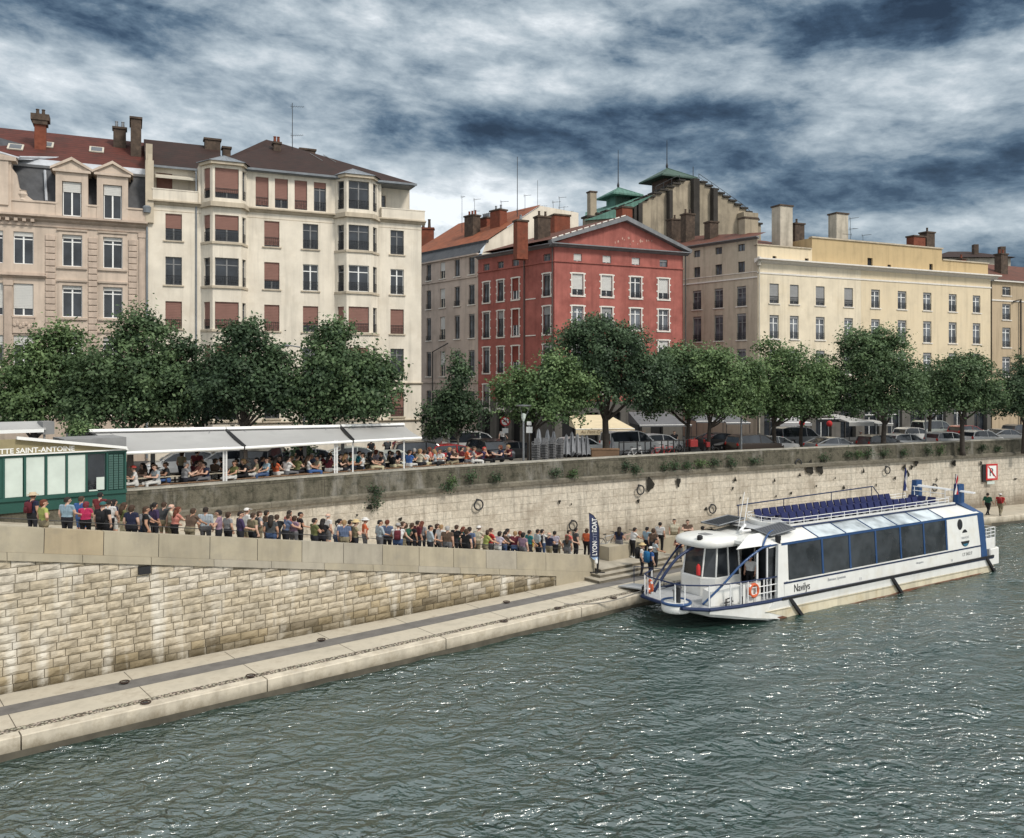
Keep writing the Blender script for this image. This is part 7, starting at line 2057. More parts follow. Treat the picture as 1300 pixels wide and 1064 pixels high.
def ramp_place(px, py, hh):
    best = None
    u = (px-HX)/FPX
    for o in np.arange(.62, 6.3, .06):
        # RP0 + RPD t + RPN o on the ray x = u*y
        ax_, ay_ = RP0.x+RPN.x*o, RP0.y+RPN.y*o
        t = (u*ay_-ax_)/(RPD.x-u*RPD.y)
        Y = ay_+RPD.y*t; zf = rfloor(t)
        yh = HY+(CAMZ-zf-hh)*FPX/Y
        e = abs(yh-py)
        if best is None or e < best[0]: best = (e, t, o, zf, yh, Y)
    return best
QLAB = {}
def uniq(lb, tail):
    base = lb
    if lb in QLAB:
        lb = base + tail
    QLAB[lb] = 1
    return lb
def desc(top, bottom, hair, hk):
    hd = {'bald':'bald','balding':W(hair)+' balding','cap':W(hair)+' capped','hat':W(hair)+' hatted'}.get(hk, W(hair)+' haired')
    if hk == 'long': hd = 'long ' + hd
    if hk == 'ponytail': hd = W(hair)+' ponytailed'
    return f'{hd} person in {W(top)}'
placed = []
for i, (px, py, top, bot, hc, hk, pose) in enumerate(Q):
    hgt = 1.72
    sc = 1.0 + prs.uniform(-.03, .03)
    if pose.startswith('f_'): sc *= .955
    if (px, py) in ((674,684),(708.5,683)): sc = .74
    if px == 720: sc = .9
    turn = prs.uniform(-.3, .95)
    p_ = pose
    if pose == 'turn': p_ = 'arms_folded'; turn = PI-.5
    hh = (HEADS[p_][0].z+.125)*sc
    e, t, o, zf, yh, Y = ramp_place(px, py, hh)
    if e > 3:      # scale height gently when nothing on the ramp fits
        pass
    for (tt, oo) in placed:
        if abs(tt-t) < .34 and abs(oo-o) < .42: o = oo+.46
    ax_, ay_ = RP0.x+RPN.x*o, RP0.y+RPN.y*o; u = (px-HX)/FPX; t = (u*ay_-ax_)/(RPD.x-u*RPD.y); zf = rfloor(t)
    placed.append((t, o))
    lb = desc(top, bot, hc, hk) 
    lb += f' queueing on ramp behind one in {W(Q[i+1][2])}' if i+1 < len(Q) else ' beside the flag banner'
    if i == 0: lb = 'beige hatted person in navy at the left end of the queue'
    if lb in QLAB: lb = lb.replace('queueing on ramp ', 'queueing ')
    lb = uniq(lb, f', after {W(Q[i-1][2])}')
    person(rp(t, o, zf), RAZ+turn, p_, top, bot, hc, hk, lb, 'people queueing on the ramp', sc, prs.random() < .3, top in ('purple','pale_blue','maroon') )
    if px in (41, 131, 130.5, 688, 329, 505):
        bg_ = thing('backpack', {41:'maroon backpack on the hatted person at the left end of the queue',130.5:'black backpack on the person in the teal cap',688:'black backpack on the white shirted person near the queue front',329:'black shoulder bag on the grey topped person in the queue',505:'red strapped backpack on the grey capped person'}.get(px,'black backpack on the teal capped person in black'), 'bag', V(rp(t,o,zf)), RAZ+turn)
        mb = MB(); mb.bbox(-.15*sc,.15*sc,-.27*sc,-.105*sc,1.0*sc,1.4*sc,.045); mb.build('bag_body', fabric('bag_maroon', (.13,.02,.03)) if px in (41,505) else fabric('bag_black', (.015,.015,.017)), bg_, True)
        mb = MB(); mb.bbox(-.11*sc,.11*sc,-.32*sc,-.265*sc,1.03*sc,1.22*sc,.03); mb.build('bag_pocket', fabric('bag_maroon', (.13,.02,.03)) if px in (41,505) else fabric('bag_black', (.015,.015,.017)), bg_, True)
        for k in (-1,1):
            mb = MB(); mb.tube([(.11*k*sc,-.12*sc,1.38*sc),(.12*k*sc,0,1.46*sc),(.12*k*sc,.12*sc,1.34*sc),(.13*k*sc,.1*sc,1.1*sc),(.12*k*sc,-.1*sc,1.04*sc)],.016*sc,6); mb.build('strap', fabric('bag_maroon', (.13,.02,.03)) if px in (41,505) else fabric('bag_black', (.015,.015,.017)), bg_)

# --- people on the landing and lower quay
def ground_person(px, py_head, zf, rz, pose, top, bot, hc, hk, label, shorts=False, scale=1.0, sleeve=False):
    hh = (HEADS[pose][0].z+.12)*scale
    Y = (CAMZ-zf-hh)*FPX/(py_head-HY)
    return person(((px-HX)/FPX*Y, Y, zf), rz, pose, top, bot, hc, hk, label, None, scale, shorts, sleeve)
LZ = PZ+.5
ground_person(786,669,LZ,RAZ+.2,'f_skirt','navy','grey','dark','long','long haired person in dark cardigan and pale dress right of the flag banner')
ground_person(803,670,LZ,RAZ-.3,'f_rail_lean','white','black','dark','short','dark haired person in white blouse behind the low concrete block wall')
ground_person(821.5,669,LZ,RAZ,'arms_down','light_blue','dark','black','short','black haired person in light blue shirt beside the quay wall')
ground_person(829.5,671,LZ,RAZ+.4,'f_arms_down','brown','dark','brown','bob','brown bobbed person in brown top between the light blue and white shirts')
ground_person(838,663,LZ,RAZ+.3,'arms_down','white','black','black','short','black haired person in white shirt and black trousers against the quay wall')
ground_person(856,659,LZ,PI*.92,'arms_down','cream','khaki','dark','short','person in cream top and shorts facing out from the quay wall',True)
ground_person(873,660,LZ,PI*.9,'arms_folded','brown','grey','brown','short','person in brown top with folded arms next to the boat roof')
ground_person(892,668,LZ,RAZ,'arms_down','black','dark','black','short','black haired person in black half hidden behind the wheelhouse roof')
ground_person(862,680,PZ+.005,PI*.8,'f_phone','maroon','grey','dark','bob','dark bobbed person in maroon looking down behind the boat wheelhouse',False,.97)
ground_person(832,684,PZ+.005,RAZ-.5,'arm_forward','pale_blue','dark','black','short','black haired person in pale blue shirt waiting to board the boat')
pA = ground_person(815,690,PZ+.005,RAZ-.9,'arms_down','white','dark','straw','hat','person in straw hat and white shirt boarding beside the bow')
pB = ground_person(826,694,PZ+.005,RAZ-.3,'arms_down','blue','dark','white','cap','white capped person wearing a big blue backpack beside the bow')
for p_, c_, lb in ((pA,(.015,.015,.017),'black backpack on the straw hatted person by the bow'),(pB,(.02,.14,.32),'big blue backpack on the white capped person by the bow')):
    bg_ = thing('backpack', lb, 'bag', p_.location, p_.rotation_euler.z)
    mb = MB(); mb.bbox(-.2,.2,-.36,-.105,.92,1.48,.07); mb.build('bag_body', fabric('bag_'+('blue' if c_[2] > .1 else 'black'), c_), bg_, True)
    for k in (-1,1):
        mb = MB(); mb.tube([(.11*k,-.12,1.4),(.12*k,0,1.47),(.12*k,.13,1.34),(.13*k,.1,1.1),(.12*k,-.1,1.04)],.018,6); mb.build('strap', fabric('bag_black', (.015,.015,.017)), bg_)
wp = on_boat(3.95, 1.6, 1.0)
person(wp, BA+PI/2+.3, 'arms_down', 'white', 'black', 'black', 'short', 'black haired crew person in white shirt standing at the boat saloon door', None, 1.0)
wp = on_boat(4.2, 2.9, 1.0)
person(wp, BA-PI/2, 'arms_folded', 'dark_red', 'dark', 'brown', 'short', 'person in dark red standing inside the boat entrance', None, 1.0)
ground_person(1254,626,PZ+.005,RAZ-.1,'walk','dark_green','black','dark','short','person in dark green jacket and black trousers walking far along the lower quay',False,1.02,True)
pc = ground_person(1270,626.5,PZ+.005,RAZ+.1,'walk','red','khaki','white','cap','white capped person in red walking far along the lower quay',False,1.02)
bg_ = thing('backpack', 'dark red backpack on the far person walking in a white cap', 'bag', pc.location, pc.rotation_euler.z)
mb = MB(); mb.bbox(-.16,.16,-.3,-.105,1.0,1.42,.05); mb.build('bag_body', fabric('bag_red', (.3,.03,.03)), bg_, True)
mb = MB(); mb.tube([(.11,-.12,1.38),(.12,0,1.47),(.12,.13,1.34)],.018,6); mb.build('strap', fabric('bag_red', (.3,.03,.03)), bg_)

# --- the terrace crowd behind the parapet
def terrace_place(px, off_):
    q, nn, hd = quay_at_px(px)
    # stay on the same photo column while stepping inland
    u = (px-HX)/FPX; d = V((math.cos(hd), math.sin(hd)))
    a = q+nn*off_; s = (u*a.y-a.x)/(d.x-u*d.y)
    p = a+d*s
    return p, hd
TZ = 5.8
TC = [(172,1.0,'white','red','cap'),(183,2.4,'brown','black','long'),(192,2.2,'black','dark','bob'),(199,1.0,'pale_blue','brown','short'),(213,1.6,'dark_grey','brown','short'),(234,1.1,'grey','grey','short'),(247,2.4,'maroon','dark','short'),(253,1.5,'salmon','brown','bob'),(263,1.2,'navy','black','short'),(272,2.2,'brown','brown','bob'),(283,2.8,'black','dark','short'),
      (296,1.0,'olive','brown','long'),(304,2.0,'dark_grey','black','short'),(311,1.2,'black','fair','bob'),(318,2.6,'white','grey','short'),(324,1.3,'khaki','black','long'),(331,2.2,'navy','brown','short'),(337,1.1,'light_blue','black','short'),(345,2.0,'cream','black','bob'),(351,1.2,'orange','dark','long'),(357,2.5,'black','brown','short'),(363,1.1,'white','black','short'),(369,2.0,'grey','fair','bob'),
      (376,1.3,'olive','dark','short'),(387,2.2,'brown','black','bob'),(393,1.1,'white','brown','long'),(399,2.4,'slate_blue','grey','short'),(405,1.4,'cream','dark','short'),(411,2.1,'dark_red','black','bob'),(417,1.1,'maroon','black','long'),(421,2.6,'red','fair','short'),(430,1.3,'black','brown','bob'),(437,1.1,'brown','fair','long'),(441,2.4,'white','black','short'),(447,1.5,'dark_green','brown','short'),
      (454,2.2,'turquoise','brown','short'),(459,1.1,'white','dark','bob'),(466,2.0,'grey','brown','short'),(473,1.2,'black','black','long'),(479,2.3,'lilac','auburn','bob'),(486,1.3,'dark_grey','brown','short'),(493,2.2,'khaki','black','bob'),(499,1.2,'black','dark','short'),(507,1.6,'navy','brown','long'),(519,1.0,'blue','brown','short'),(527,2.1,'dark_grey','grey','short'),(532,1.1,'cream','fair','bob'),
      (540,1.2,'white','brown','short'),(547,2.2,'salmon','auburn','bob'),(553,1.3,'pale_blue','fair','long'),(560,1.1,'white','brown','short'),(569,1.4,'navy','fair','bob'),(578,1.2,'brown','auburn','short'),(585,2.0,'dark_red','black','short'),(592,1.2,'orange','fair','short'),(600,1.0,'grey','brown','bob'),(612,1.3,'purple','red','short'),(637,1.2,'navy','auburn','bob'),(648,1.4,'maroon','fair','short')]
for i, (px, of_, top, hc, hk) in enumerate(TC):
    p, hd = terrace_place(px, of_)
    pose = prs.choice(['sit_table','sit_chin','f_sit','f_sit_back'] if hk not in ('long','bob') else ['f_sit','f_sit_back','f_sit'])
    rz = hd - PI/2 + prs.choice([0, PI]) + prs.uniform(-.6, .6)
    near = 'past the last awning' if px > 515 else ('under the right awning' if px > 428 else ('under the middle awning' if px > 290 else 'under the left awning'))
    lb = desc(top, 'dark', hc, hk) + f' {near}' + (f' beside one in {W(TC[i-1][2])}' if i else ' beside the green kiosk')
    lb = uniq(lb, ' again') 
    zt = TZ + (.1 if of_ < 1.5 else .2)
    person((p.x, p.y, TZ+.02), rz, pose, top, prs.choice(list(BOTT)), hc, hk, lb, 'people sitting on the quay terrace', .98+prs.uniform(-.03,.05))
for (px, of_, top, hc, hk, pose, lb) in ((231,3.4,'khaki','brown','bob','f_arms_down','brown bobbed person in khaki standing among the tables of the left awning'),(250,3.6,'dark_red','dark','short','arm_forward','dark haired person in dark red standing at the table of the left awning'),
        (382,3.8,'black','brown','short','arms_down','person in black standing among the tables under the middle awning'),(471,12.6,'black','dark','bob','f_arms_down','leftmost of three dark figures standing behind the pale green car'),(492,13.2,'dark_grey','dark','short','arms_folded','middle figure of three standing behind the pale green car'),(502,12.8,'maroon','brown','bob','f_hip','right figure of three standing behind the pale green car')):
    p, hd = terrace_place(px, of_)
    person((p.x, p.y, TZ+.02 if of_ < 9 else RD), hd-PI/2+prs.uniform(-2,2), pose, top, 'dark', hc, hk, lb)
for (px, py, Y, top, hc, lb) in ((638,548,74,'white','dark','person in white walking along the street below the no turn sign'),(1092,546,70,'grey','grey','grey haired person on the pavement below the cream restaurant awning'),(856,553,70,'black','dark','person in black in front of the grey shop awnings')):
    x = (px-HX)/FPX*Y; person((x, Y, RD), prs.uniform(0,6), 'walk', top, 'dark', hc, 'short', lb)
# ------------------------------------------------------------------ kiosk on the quay wall
KGREEN = mat('kiosk_green_paint', (.018,.075,.06), .5, .12, 2)
KSIGN = mat('kiosk_sign_board', (.27,.23,.13), .7, .15, 2)
FROST = mat('frosted_pane', (.55,.62,.57), .3, .12, 1.2)
CANVAS = mat('awning_canvas', (.37,.366,.355), .85, .1, 1.2, dirt=(.24,.23,.22), dirtamt=.35)
CANVAS_C = mat('cream_canvas', (.66,.56,.38), .85, .1, 1.5)
CANVAS_G = mat('grey_canvas', (.15,.155,.165), .85, .12, 1.5)
q0 = V((-17.2, 38.2)); kd = V((-16.9+20.9, 38.45-35.08)); 
ka = math.atan2(38.2-35.08, -17.2+20.9)
K0 = V((-20.9-3.2*math.cos(ka), 35.08-3.2*math.sin(ka), 0))     # kiosk origin, left end, beyond the frame
PK = Plane(K0.x, K0.y, math.degrees(ka))
kio = thing('kiosk', 'dark green snack kiosk with frosted windows and painted name board on the quay wall', 'kiosk', (K0.x, K0.y, 0), ka)
ke = PK.s(160)
zk0, zk1 = 6.1, 7.98
mb = MB(); mb.box(0,ke,.02,2.6,5.6,zk1); mb.build('body', KGREEN, kio)
mb = MB(); mb.box(0,ke+.02,-.06,.02,zk0-.02,zk0+.14); mb.box(0,ke+.02,-.06,.02,zk1-.1,zk1); mb.build('frame_rail', KGREEN, kio)
wins = [(6,28.5),(33,56),(60,82.5),(86,108),(111,133)]
for i, (a, b) in enumerate(wins):
    x0, x1 = PK.s(a), PK.s(b)
    mb = MB(); mb.box(x0,x1,-.03,.018,zk0+.15,zk1-.11); w = mb.build('window', FROST if i < 4 else GLASS, kio)
    mb = MB(); mb.box(x0-.09,x0-.003,-.065,.018,zk0+.141,zk1-.101); mb.build('mullion', KGREEN, w)
    if i == 4:
        mb = MB(); mb.box(x0+.35,x1-.03,-.05,-.032,zk0+.2,zk0+.75); mb.box(x0+.05,x0+.4,-.05,-.032,zk0+.16,zk0+.22); mb.build('counter_box', FROST, w)
mb = MB(); mb.box(0,PK.s(4),-.03,.018,zk0+.15,zk1-.11); mb.build('corner_post', KGREEN, kio)
x0, x1 = PK.s(134.5), ke
mb = MB(); mb.box(x0,x0+.08,-.066,.018,zk0+.141,zk1-.101); mb.box(x1-.08,x1,-.066,.018,zk0+.141,zk1-.101); mb.build('louvre_frame', KGREEN, kio)
mb = MB(); k = 15
for i in range(k):
    z = zk0+.18+(zk1-zk0-.34)*i/k
    for j in range(3):
        a = x0+.1+(x1-x0-.2)*j/3; b = x0+.1+(x1-x0-.2)*(j+1)/3-.03
        mb.hexa([(a,-.06,z),(b,-.06,z),(b,-.03,z),(a,-.03,z),(a,-.035,z+.085),(b,-.035,z+.085),(b,.0,z+.085),(a,.0,z+.085)])
mb.build('louvre', KGREEN, kio)
mb = MB(); mb.yprism([(0,zk1+.06),(ke+.0,zk1+.06),(PK.s(22),zk1+.66),(0,zk1+.7)], -.1, .0); mb.build('name_board', KSIGN, kio)
mb = MB(); mb.box(0,ke+.05,-.16,.0,zk1,zk1+.055); mb.build('board_trim', WHITE, kio)
xt = PK.s(94)
tx = text('name_lettering', 'TTE SAINT-ANTOINE', .295, WHITE, kio, (xt,-.105,zk1+.085), (R_(90),0,0), .006, align='RIGHT', bold=.006)
mb = MB(); xa_, xb_ = PK.s(20), PK.s(159)
mb.hexa([(xa_,-.3,zk1+.66),(xb_,-.3,zk1+.05),(xb_,-.1,zk1+.05),(xa_,-.1,zk1+.66),(xa_,-.3,zk1+.79),(xb_,-.3,zk1+.16),(xb_,-.1,zk1+.16),(xa_,-.1,zk1+.77)]); mb.build('awning_bar', WHITE, kio)
mb = MB(); mb.box(PK.s(84),ke+.1,.3,2.4,zk1+.0,zk1+.55); mb.box(0,PK.s(80),.5,2.4,zk1,zk1+.35); mb.build('roof_box', mat('grey_roof_box', (.23,.23,.23), .7, .2, 1.5), kio)
mb = MB(); x2 = PK.s(72)-.2
mb.hexa([(0,1.0,zk1+.95),(x2,1.0,zk1+.95),(x2,2.6,zk1+1.2),(0,2.6,zk1+1.2),(0,1.0,zk1+1.03),(x2,1.0,zk1+1.03),(x2,2.6,zk1+1.28),(0,2.6,zk1+1.28)])
mb.build('rear_awning', CANVAS, kio)
mb = MB(); mb.box(0,x2-.1,.9,1.0,zk1+.86,zk1+1.0); mb.build('rear_awning_bar', WHITE, kio)
mb = MB(); mb.box(x2-.1,x2+.35,1.1,2.2,zk1+.75,zk1+1.3); mb.box(x2-.05,x2+.02,1.2,1.3,zk1,zk1+.8); mb.build('awning_motor_box', FR_GREY, kio)
# gravel pot for the shrub: planter on the kiosk roof
pl = thing('planter', 'long grey planter box on the kiosk roof holding the yellow shrub', 'planter', at(102,556,41.5))
mb = MB(); mb.bbox(-.6,.6,-.2,.2,-.35,.25,.02); mb.build('box', FR_GREY, pl); mb = MB(); mb.box(-.55,.55,-.16,.16,.2,.26); mb.build('soil', BARK, pl)

# ------------------------------------------------------------------ terrace awnings
def awning(label, pxa, pya, pxb, pyb, bxa, bya, bxb, byb, posts):
    pa, na, ha = quay_at_px(pxa); pb, nb, hb = quay_at_px(pxb)
    # front edge about half a metre inside the parapet
    def fr(px, py, d):
        q, nn, hd = quay_at_px(px); p = q+nn*d; Y = p.y; return at(px, py, Y+.0)
    A_, B_ = fr(pxa, pya, .5), fr(pxb, pyb, .5)
    C_, D_ = at(bxa, bya, A_.y+2.6), at(bxb, byb, B_.y+2.6)
    t = thing('awning', label, 'awning', (A_.x, A_.y, 0), 0, 'white awnings over the terrace')
    o = V((A_.x, A_.y, 0)); A_, B_, C_, D_ = A_-o, B_-o, C_-o, D_-o
    dn = V((0,0,-.05))
    mb = MB(); n_ = 8
    for i in range(n_):
        for j in range(4):
            def P(u, v):
                p = (A_.lerp(B_, u)).lerp(C_.lerp(D_, u), v); return p+V((0,0,-.07*math.sin(PI*v)*(1-.5*math.sin(PI*u*3)**2)))
            mb.poly([P(i/n_,j/4),P((i+1)/n_,j/4),P((i+1)/n_,(j+1)/4),P(i/n_,(j+1)/4)])
    mb.build('canvas', CANVAS, t, True)
    mb = MB(); mb.tube([A_+dn,B_+dn],.075,8); mb.build('front_bar', WHITE, t)
    mb = MB(); ex = (B_-A_).normalized()*.05; mb.hexa([A_-ex+V((0,0,-.1)),A_+ex*.2+V((0,0,-.1)),C_+ex*.2+V((0,0,-.1)),C_-ex+V((0,0,-.1)),A_-ex*1.5+V((0,0,.07)),A_+ex*1.2+V((0,0,.07)),C_+ex*1.2+V((0,0,.07)),C_-ex*1.5+V((0,0,.07))]); mb.build('side_shadow', BLACK, t)  # dark strip added for the shadowed underside at the canvas edge
    mb = MB(); mb.tube([C_+V((0,-.14,-.02)),D_+V((0,-.14,-.02))],.05,6); mb.build('cassette_shadow', BLACK, t)  # dark tube added for the shadow line under the cassette
    mb = MB(); mb.tube([C_+V((0,0,.06)),D_+V((0,0,.06))],.11,8); mb.build('cassette', WHITE, t)
    for u in (.12,.88):
        a = A_.lerp(B_,u)+dn; b = C_.lerp(D_,u); m = a.lerp(b,.5)+(B_-A_).normalized()*(.7 if u < .5 else -.7)-V((0,0,.15)); mb = MB(); mb.tube([a,m,b],.035,6); mb.build('folding_arm', FR_GREY, t)
    for (px, py, w) in posts:
        q, nn, hd = quay_at_px(px); p = q+nn*(.75 if w < 2 else 2.9); Yp = p.y; x = (px-HX)/FPX*Yp
        ztop = CAMZ-(py-HY)/FPX*Yp
        mb = MB(); r = .035 if w < 2 else .08
        mb.box(x-r-o.x,x+r-o.x,Yp-r-o.y,Yp+r-o.y,TZ,ztop); mb.build('post', WHITE_METAL if w < 2 else FR_GREY, t)
    return t
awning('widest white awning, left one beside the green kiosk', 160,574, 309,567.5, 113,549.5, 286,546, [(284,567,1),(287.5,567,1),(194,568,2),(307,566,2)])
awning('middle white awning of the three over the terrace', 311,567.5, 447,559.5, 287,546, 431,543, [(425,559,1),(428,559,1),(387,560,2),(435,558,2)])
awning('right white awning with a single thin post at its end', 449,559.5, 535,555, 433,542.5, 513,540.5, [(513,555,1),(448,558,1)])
# tables and benches of the terrace
tb = None
def bench_table(px, of_, label, kind):
    p, hd = terrace_place(px, of_)
    t = thing(kind, label, 'table' if kind == 'terrace_table' else 'bench', (p.x,p.y,TZ), hd, 'terrace '+('tables' if kind == 'terrace_table' else 'benches'))
    h, w = (.74,.36) if kind == 'terrace_table' else (.45,.18)
    mb = MB(); mb.bbox(-.95,.95,-w,w,h-.05,h,.01); mb.build('top' if kind == 'terrace_table' else 'seat', mat('pale_table_top', (.5,.44,.34), .6, .15, 4) if kind == 'terrace_table' else WOOD, t)
    for x in (-.8,.8):
        for y in (-w+.06,w-.06): mb = MB(); mb.box(x-.03,x+.03,y-.03,y+.03,0,h-.05); mb.build('leg', IRON, t)
    return t
names = ['first','second','third','fourth','fifth','sixth','seventh','eighth','ninth','tenth','eleventh','twelfth','thirteenth','fourteenth']
ORD = lambda i: names[i]
pxs = [186,218,246,268,300,330,360,395,425,455,490,520,555,590]
for i, px in enumerate(pxs):
    bench_table(px, 1.7, f'narrow wooden terrace table, {ORD(i)} along the parapet from the kiosk', 'terrace_table')
for i, px in enumerate([180,212,240,266,296,322,352,386,417,447,482,512,546,582]):
    bench_table(px, 1.0, f'low wooden bench behind the parapet, {ORD(i)} from the kiosk', 'terrace_bench')
for i, px in enumerate([188,222,252,276,306,336,366,400,432,462,496,528,562,600]):
    bench_table(px, 2.4, f'wooden bench on the road side of the tables, {ORD(i)} from the kiosk', 'terrace_bench')

# ------------------------------------------------------------------ cars
CARP = {}
def carpaint(n, c): return mat('car_paint_'+n, c, .3, .05, 2, coat=.6, spec=.5)
TYRE = RUBBER; RIM = mat('alloy_rim', (.4,.4,.41), .35, .1, metal=.7); LAMPW = mat('headlight_glass', (.6,.62,.64), .15, .05); LAMPR = mat('tail_light_glass', (.4,.02,.015), .25, .05)
def car_protos(kind):
    """body length along x (front at +x); returns {part: [(mesh, loc)]}"""
    if kind == 'hatch': L_, Wd, H = 4.0, 1.74, 1.47; st = [(-2.0,.55,.62,.62),(-1.93,.74,.98,.98),(-1.72,.82,1.0,1.36),(-1.3,.86,.98,1.46),(-.2,.87,.95,1.47),(.45,.87,.93,1.36),(1.15,.86,.92,.95),(1.7,.8,.84,.84),(1.95,.7,.7,.7),(2.0,.62,.55,.55)]
    elif kind == 'sedan': L_, Wd, H = 4.5, 1.78, 1.44; st = [(-2.25,.6,.7,.7),(-2.18,.78,.98,.98),(-1.55,.85,1.02,1.06),(-.95,.88,1.0,1.4),(-.1,.89,.97,1.44),(.55,.89,.95,1.34),(1.25,.88,.93,.96),(1.85,.82,.84,.84),(2.2,.72,.7,.7),(2.26,.62,.52,.52)]
    elif kind == 'suv': L_, Wd, H = 4.5, 1.86, 1.7; st = [(-2.25,.66,.75,.75),(-2.2,.82,1.1,1.1),(-2.0,.9,1.12,1.55),(-1.5,.93,1.1,1.68),(-.1,.93,1.08,1.7),(.6,.93,1.06,1.58),(1.25,.92,1.04,1.08),(1.9,.86,.98,.98),(2.2,.78,.8,.8),(2.26,.7,.55,.55)]
    else: L_, Wd, H = 4.6, 1.86, 1.9; st = [(-2.3,.8,.7,.7),(-2.27,.88,1.15,1.15),(-2.18,.9,1.15,1.8),(-1.6,.93,1.13,1.9),(.3,.93,1.12,1.9),(.95,.93,1.1,1.72),(1.6,.9,1.08,1.12),(2.1,.84,.95,.95),(2.28,.76,.75,.75),(2.32,.7,.55,.55)]
    body = MB(); k = 7
    vs = []
    for (x, w, zb_, zr) in st:
        ring = [(x,-w*.93,.26),(x,-w,.52),(x,-w*.985,zb_),(x,0,zb_+.02 if zr <= zb_+.05 else zb_),(x,w*.985,zb_),(x,w,.52),(x,w*.93,.26)]
        vs += ring
    n = len(st)
    fs = [(i*k+j, i*k+(j+1)%k, (i+1)*k+(j+1)%k, (i+1)*k+j) for i in range(n-1) for j in range(k)]
    fs += [list(range(k-1,-1,-1)), [(n-1)*k+j for j in range(k)]]
    body.add(vs, fs)
    cab = [(x,w,zb_,zr) for (x,w,zb_,zr) in st if zr > zb_+.03]
    i0 = st.index(cab[0]); i1 = st.index(cab[-1])
    lo_ = st[i0-1]; hi_ = st[i1+1] if cab[-1][3] > cab[-1][2]+.1 else st[i1]
    gl = MB(); roof = MB()
    rg = []
    seq = [(lo_[0]+.04, lo_[1], lo_[2], lo_[2]+.005)] + cab + ([(hi_[0], hi_[1], hi_[2], hi_[2]+.005)] if hi_ not in cab else [])
    for (x, w, zb_, zr) in seq:
        f = (zr-zb_)/.5; wr = w*(.97-.2*min(1,f))
        rg.append([(x,-w*.95,zb_-.005),(x,-wr,zr-.035 if zr > zb_+.1 else zr),(x,wr,zr-.035 if zr > zb_+.1 else zr),(x,w*.95,zb_-.005)])
    for a, b in zip(rg[:-1], rg[1:]):
        for j in range(3): 
            gl.poly([a[j],b[j],b[j+1],a[j+1]])
    tops_ = [r for r in rg if r[1][2] > max(q[1][2] for q in rg)-.22]
    for a, b in zip(tops_[:-1], tops_[1:]):
        up_ = lambda p, s: (p[0], p[1]+(.012 if p[1] > 0 else -.012), p[2]+s)
        roof.hexa([up_(a[1],.0),up_(b[1],.0),up_(b[2],.0),up_(a[2],.0),up_(a[1],.05),up_(b[1],.05),up_(b[2],.05),up_(a[2],.05)])
    pil = MB()
    for r0, r1 in ((rg[0],tops_[0]),(rg[-1],tops_[-1])):
        for j, jj in ((0,1),(3,2)):
            pil.tube([r0[j if True else 0], r1[jj]], .045, 5)
    mid = rg[len(rg)//2]
    for j, jj in ((0,1),(3,2)): pil.tube([mid[j], mid[jj]], .04, 5)
    out = {'body': [(body.mesh('body', [WHITE], False), 'p')], 'window': [(gl.mesh('window', GLASS), None)], 'roof': [(roof.add(pil.v, pil.f).mesh('roof', [WHITE]), 'p')]}
    wh = []
    tm = MB(); tm.lathe([(.2,-.1),(.3,-.11),(.32,-.08),(.32,.08),(.3,.11),(.2,.1)], 18); tm.xf(Matrix.Rotation(PI/2,4,'X')); tm = tm.mesh('tyre', TYRE, True)
    rm = MB(); rm.lathe([(.2,-.102),(.21,.0),(.2,.102)], 14); rm.xf(Matrix.Rotation(PI/2,4,'X')); rm = rm.mesh('rim', RIM)
    pos = [(sx*L_*.31, sy*(Wd/2-.12), .32) for sx in (-1,1) for sy in (-1,1)]
    lm = MB(); lm.ball((0,0,0),.12,.2,.09,10); lm = lm.mesh('headlight', LAMPW, True)
    tl = MB(); tl.ball((0,0,0),.07,.13,.16,10); tl = tl.mesh('tail_light', LAMPR, True)
    mir = MB(); mir.ball((0,0,0),.08,.1,.07,8); mir = mir.mesh('mirror', [WHITE])
    f = st[-3]; b = st[1]
    lights = [(lm,(f[0]+.08,s*(f[1]-.17),f[2]-.13)) for s in (-1,1)]; tails = [(tl,(b[0]+.02,s*(b[1]-.12),b[2]-.12)) for s in (-1,1)]
    mirs = [(mir,(st[-4][0]-.15,s*(st[-4][1]+.08),st[-4][2]+.08)) for s in (-1,1)]
    return out, tm, rm, pos, lights, tails, mirs
for kn_ in ('hatch','sedan','suv','van'): CARP[kn_] = car_protos(kn_)
def car(px, Y, z, rz, kind, colname, colr, label):
    x = (px-HX)/FPX*Y
    t = thing('parked_car', label, 'car', (x, Y, z), rz, 'cars parked along the upper quay road')
    parts, tm, rm, pos, lights, tails, mirs = CARP[kind]
    pm = carpaint(colname, colr)
    for nm, lst in parts.items():
        for me, pflag in lst:
            o = link(nm, me, t)
            if pflag: o.material_slots[0].link = 'OBJECT'; o.material_slots[0].material = pm
    for p in pos:
        w = link('wheel', tm, t, p); link('rim', rm, w)
    for me, p in lights: link('headlight', me, t, p)
    for me, p in tails: link('tail_light', me, t, p)
    for me, p in mirs:
        o = link('mirror', me, t, p); o.material_slots[0].link = 'OBJECT'; o.material_slots[0].material = pm
    return t
AL = R_(24); 
CW, CS, CG, CD, CB, CR_ = (.68,.68,.67), (.38,.39,.4), (.2,.21,.22), (.06,.062,.067), (.012,.012,.014), (.36,.02,.025)
car(229,52.5,RD,AL+PI,'hatch','white',CW,'white hatchback behind the standing people under the left awning')
car(282,53.5,RD,AL+PI,'hatch','white',CW,'white hatchback half hidden by the post between left and middle awning')
car(342,53.5,RD,AL+R_(60),'suv','dark_grey',CD,'dark grey car with big windscreen under the middle awning')
car(402,55,RD,AL,'hatch','silver',CS,'silver car behind the dark bush under the middle awning')
car(452,57,RD,AL,'sedan','pale_green',(.3,.33,.31),'grey green car seen past the third awning post')
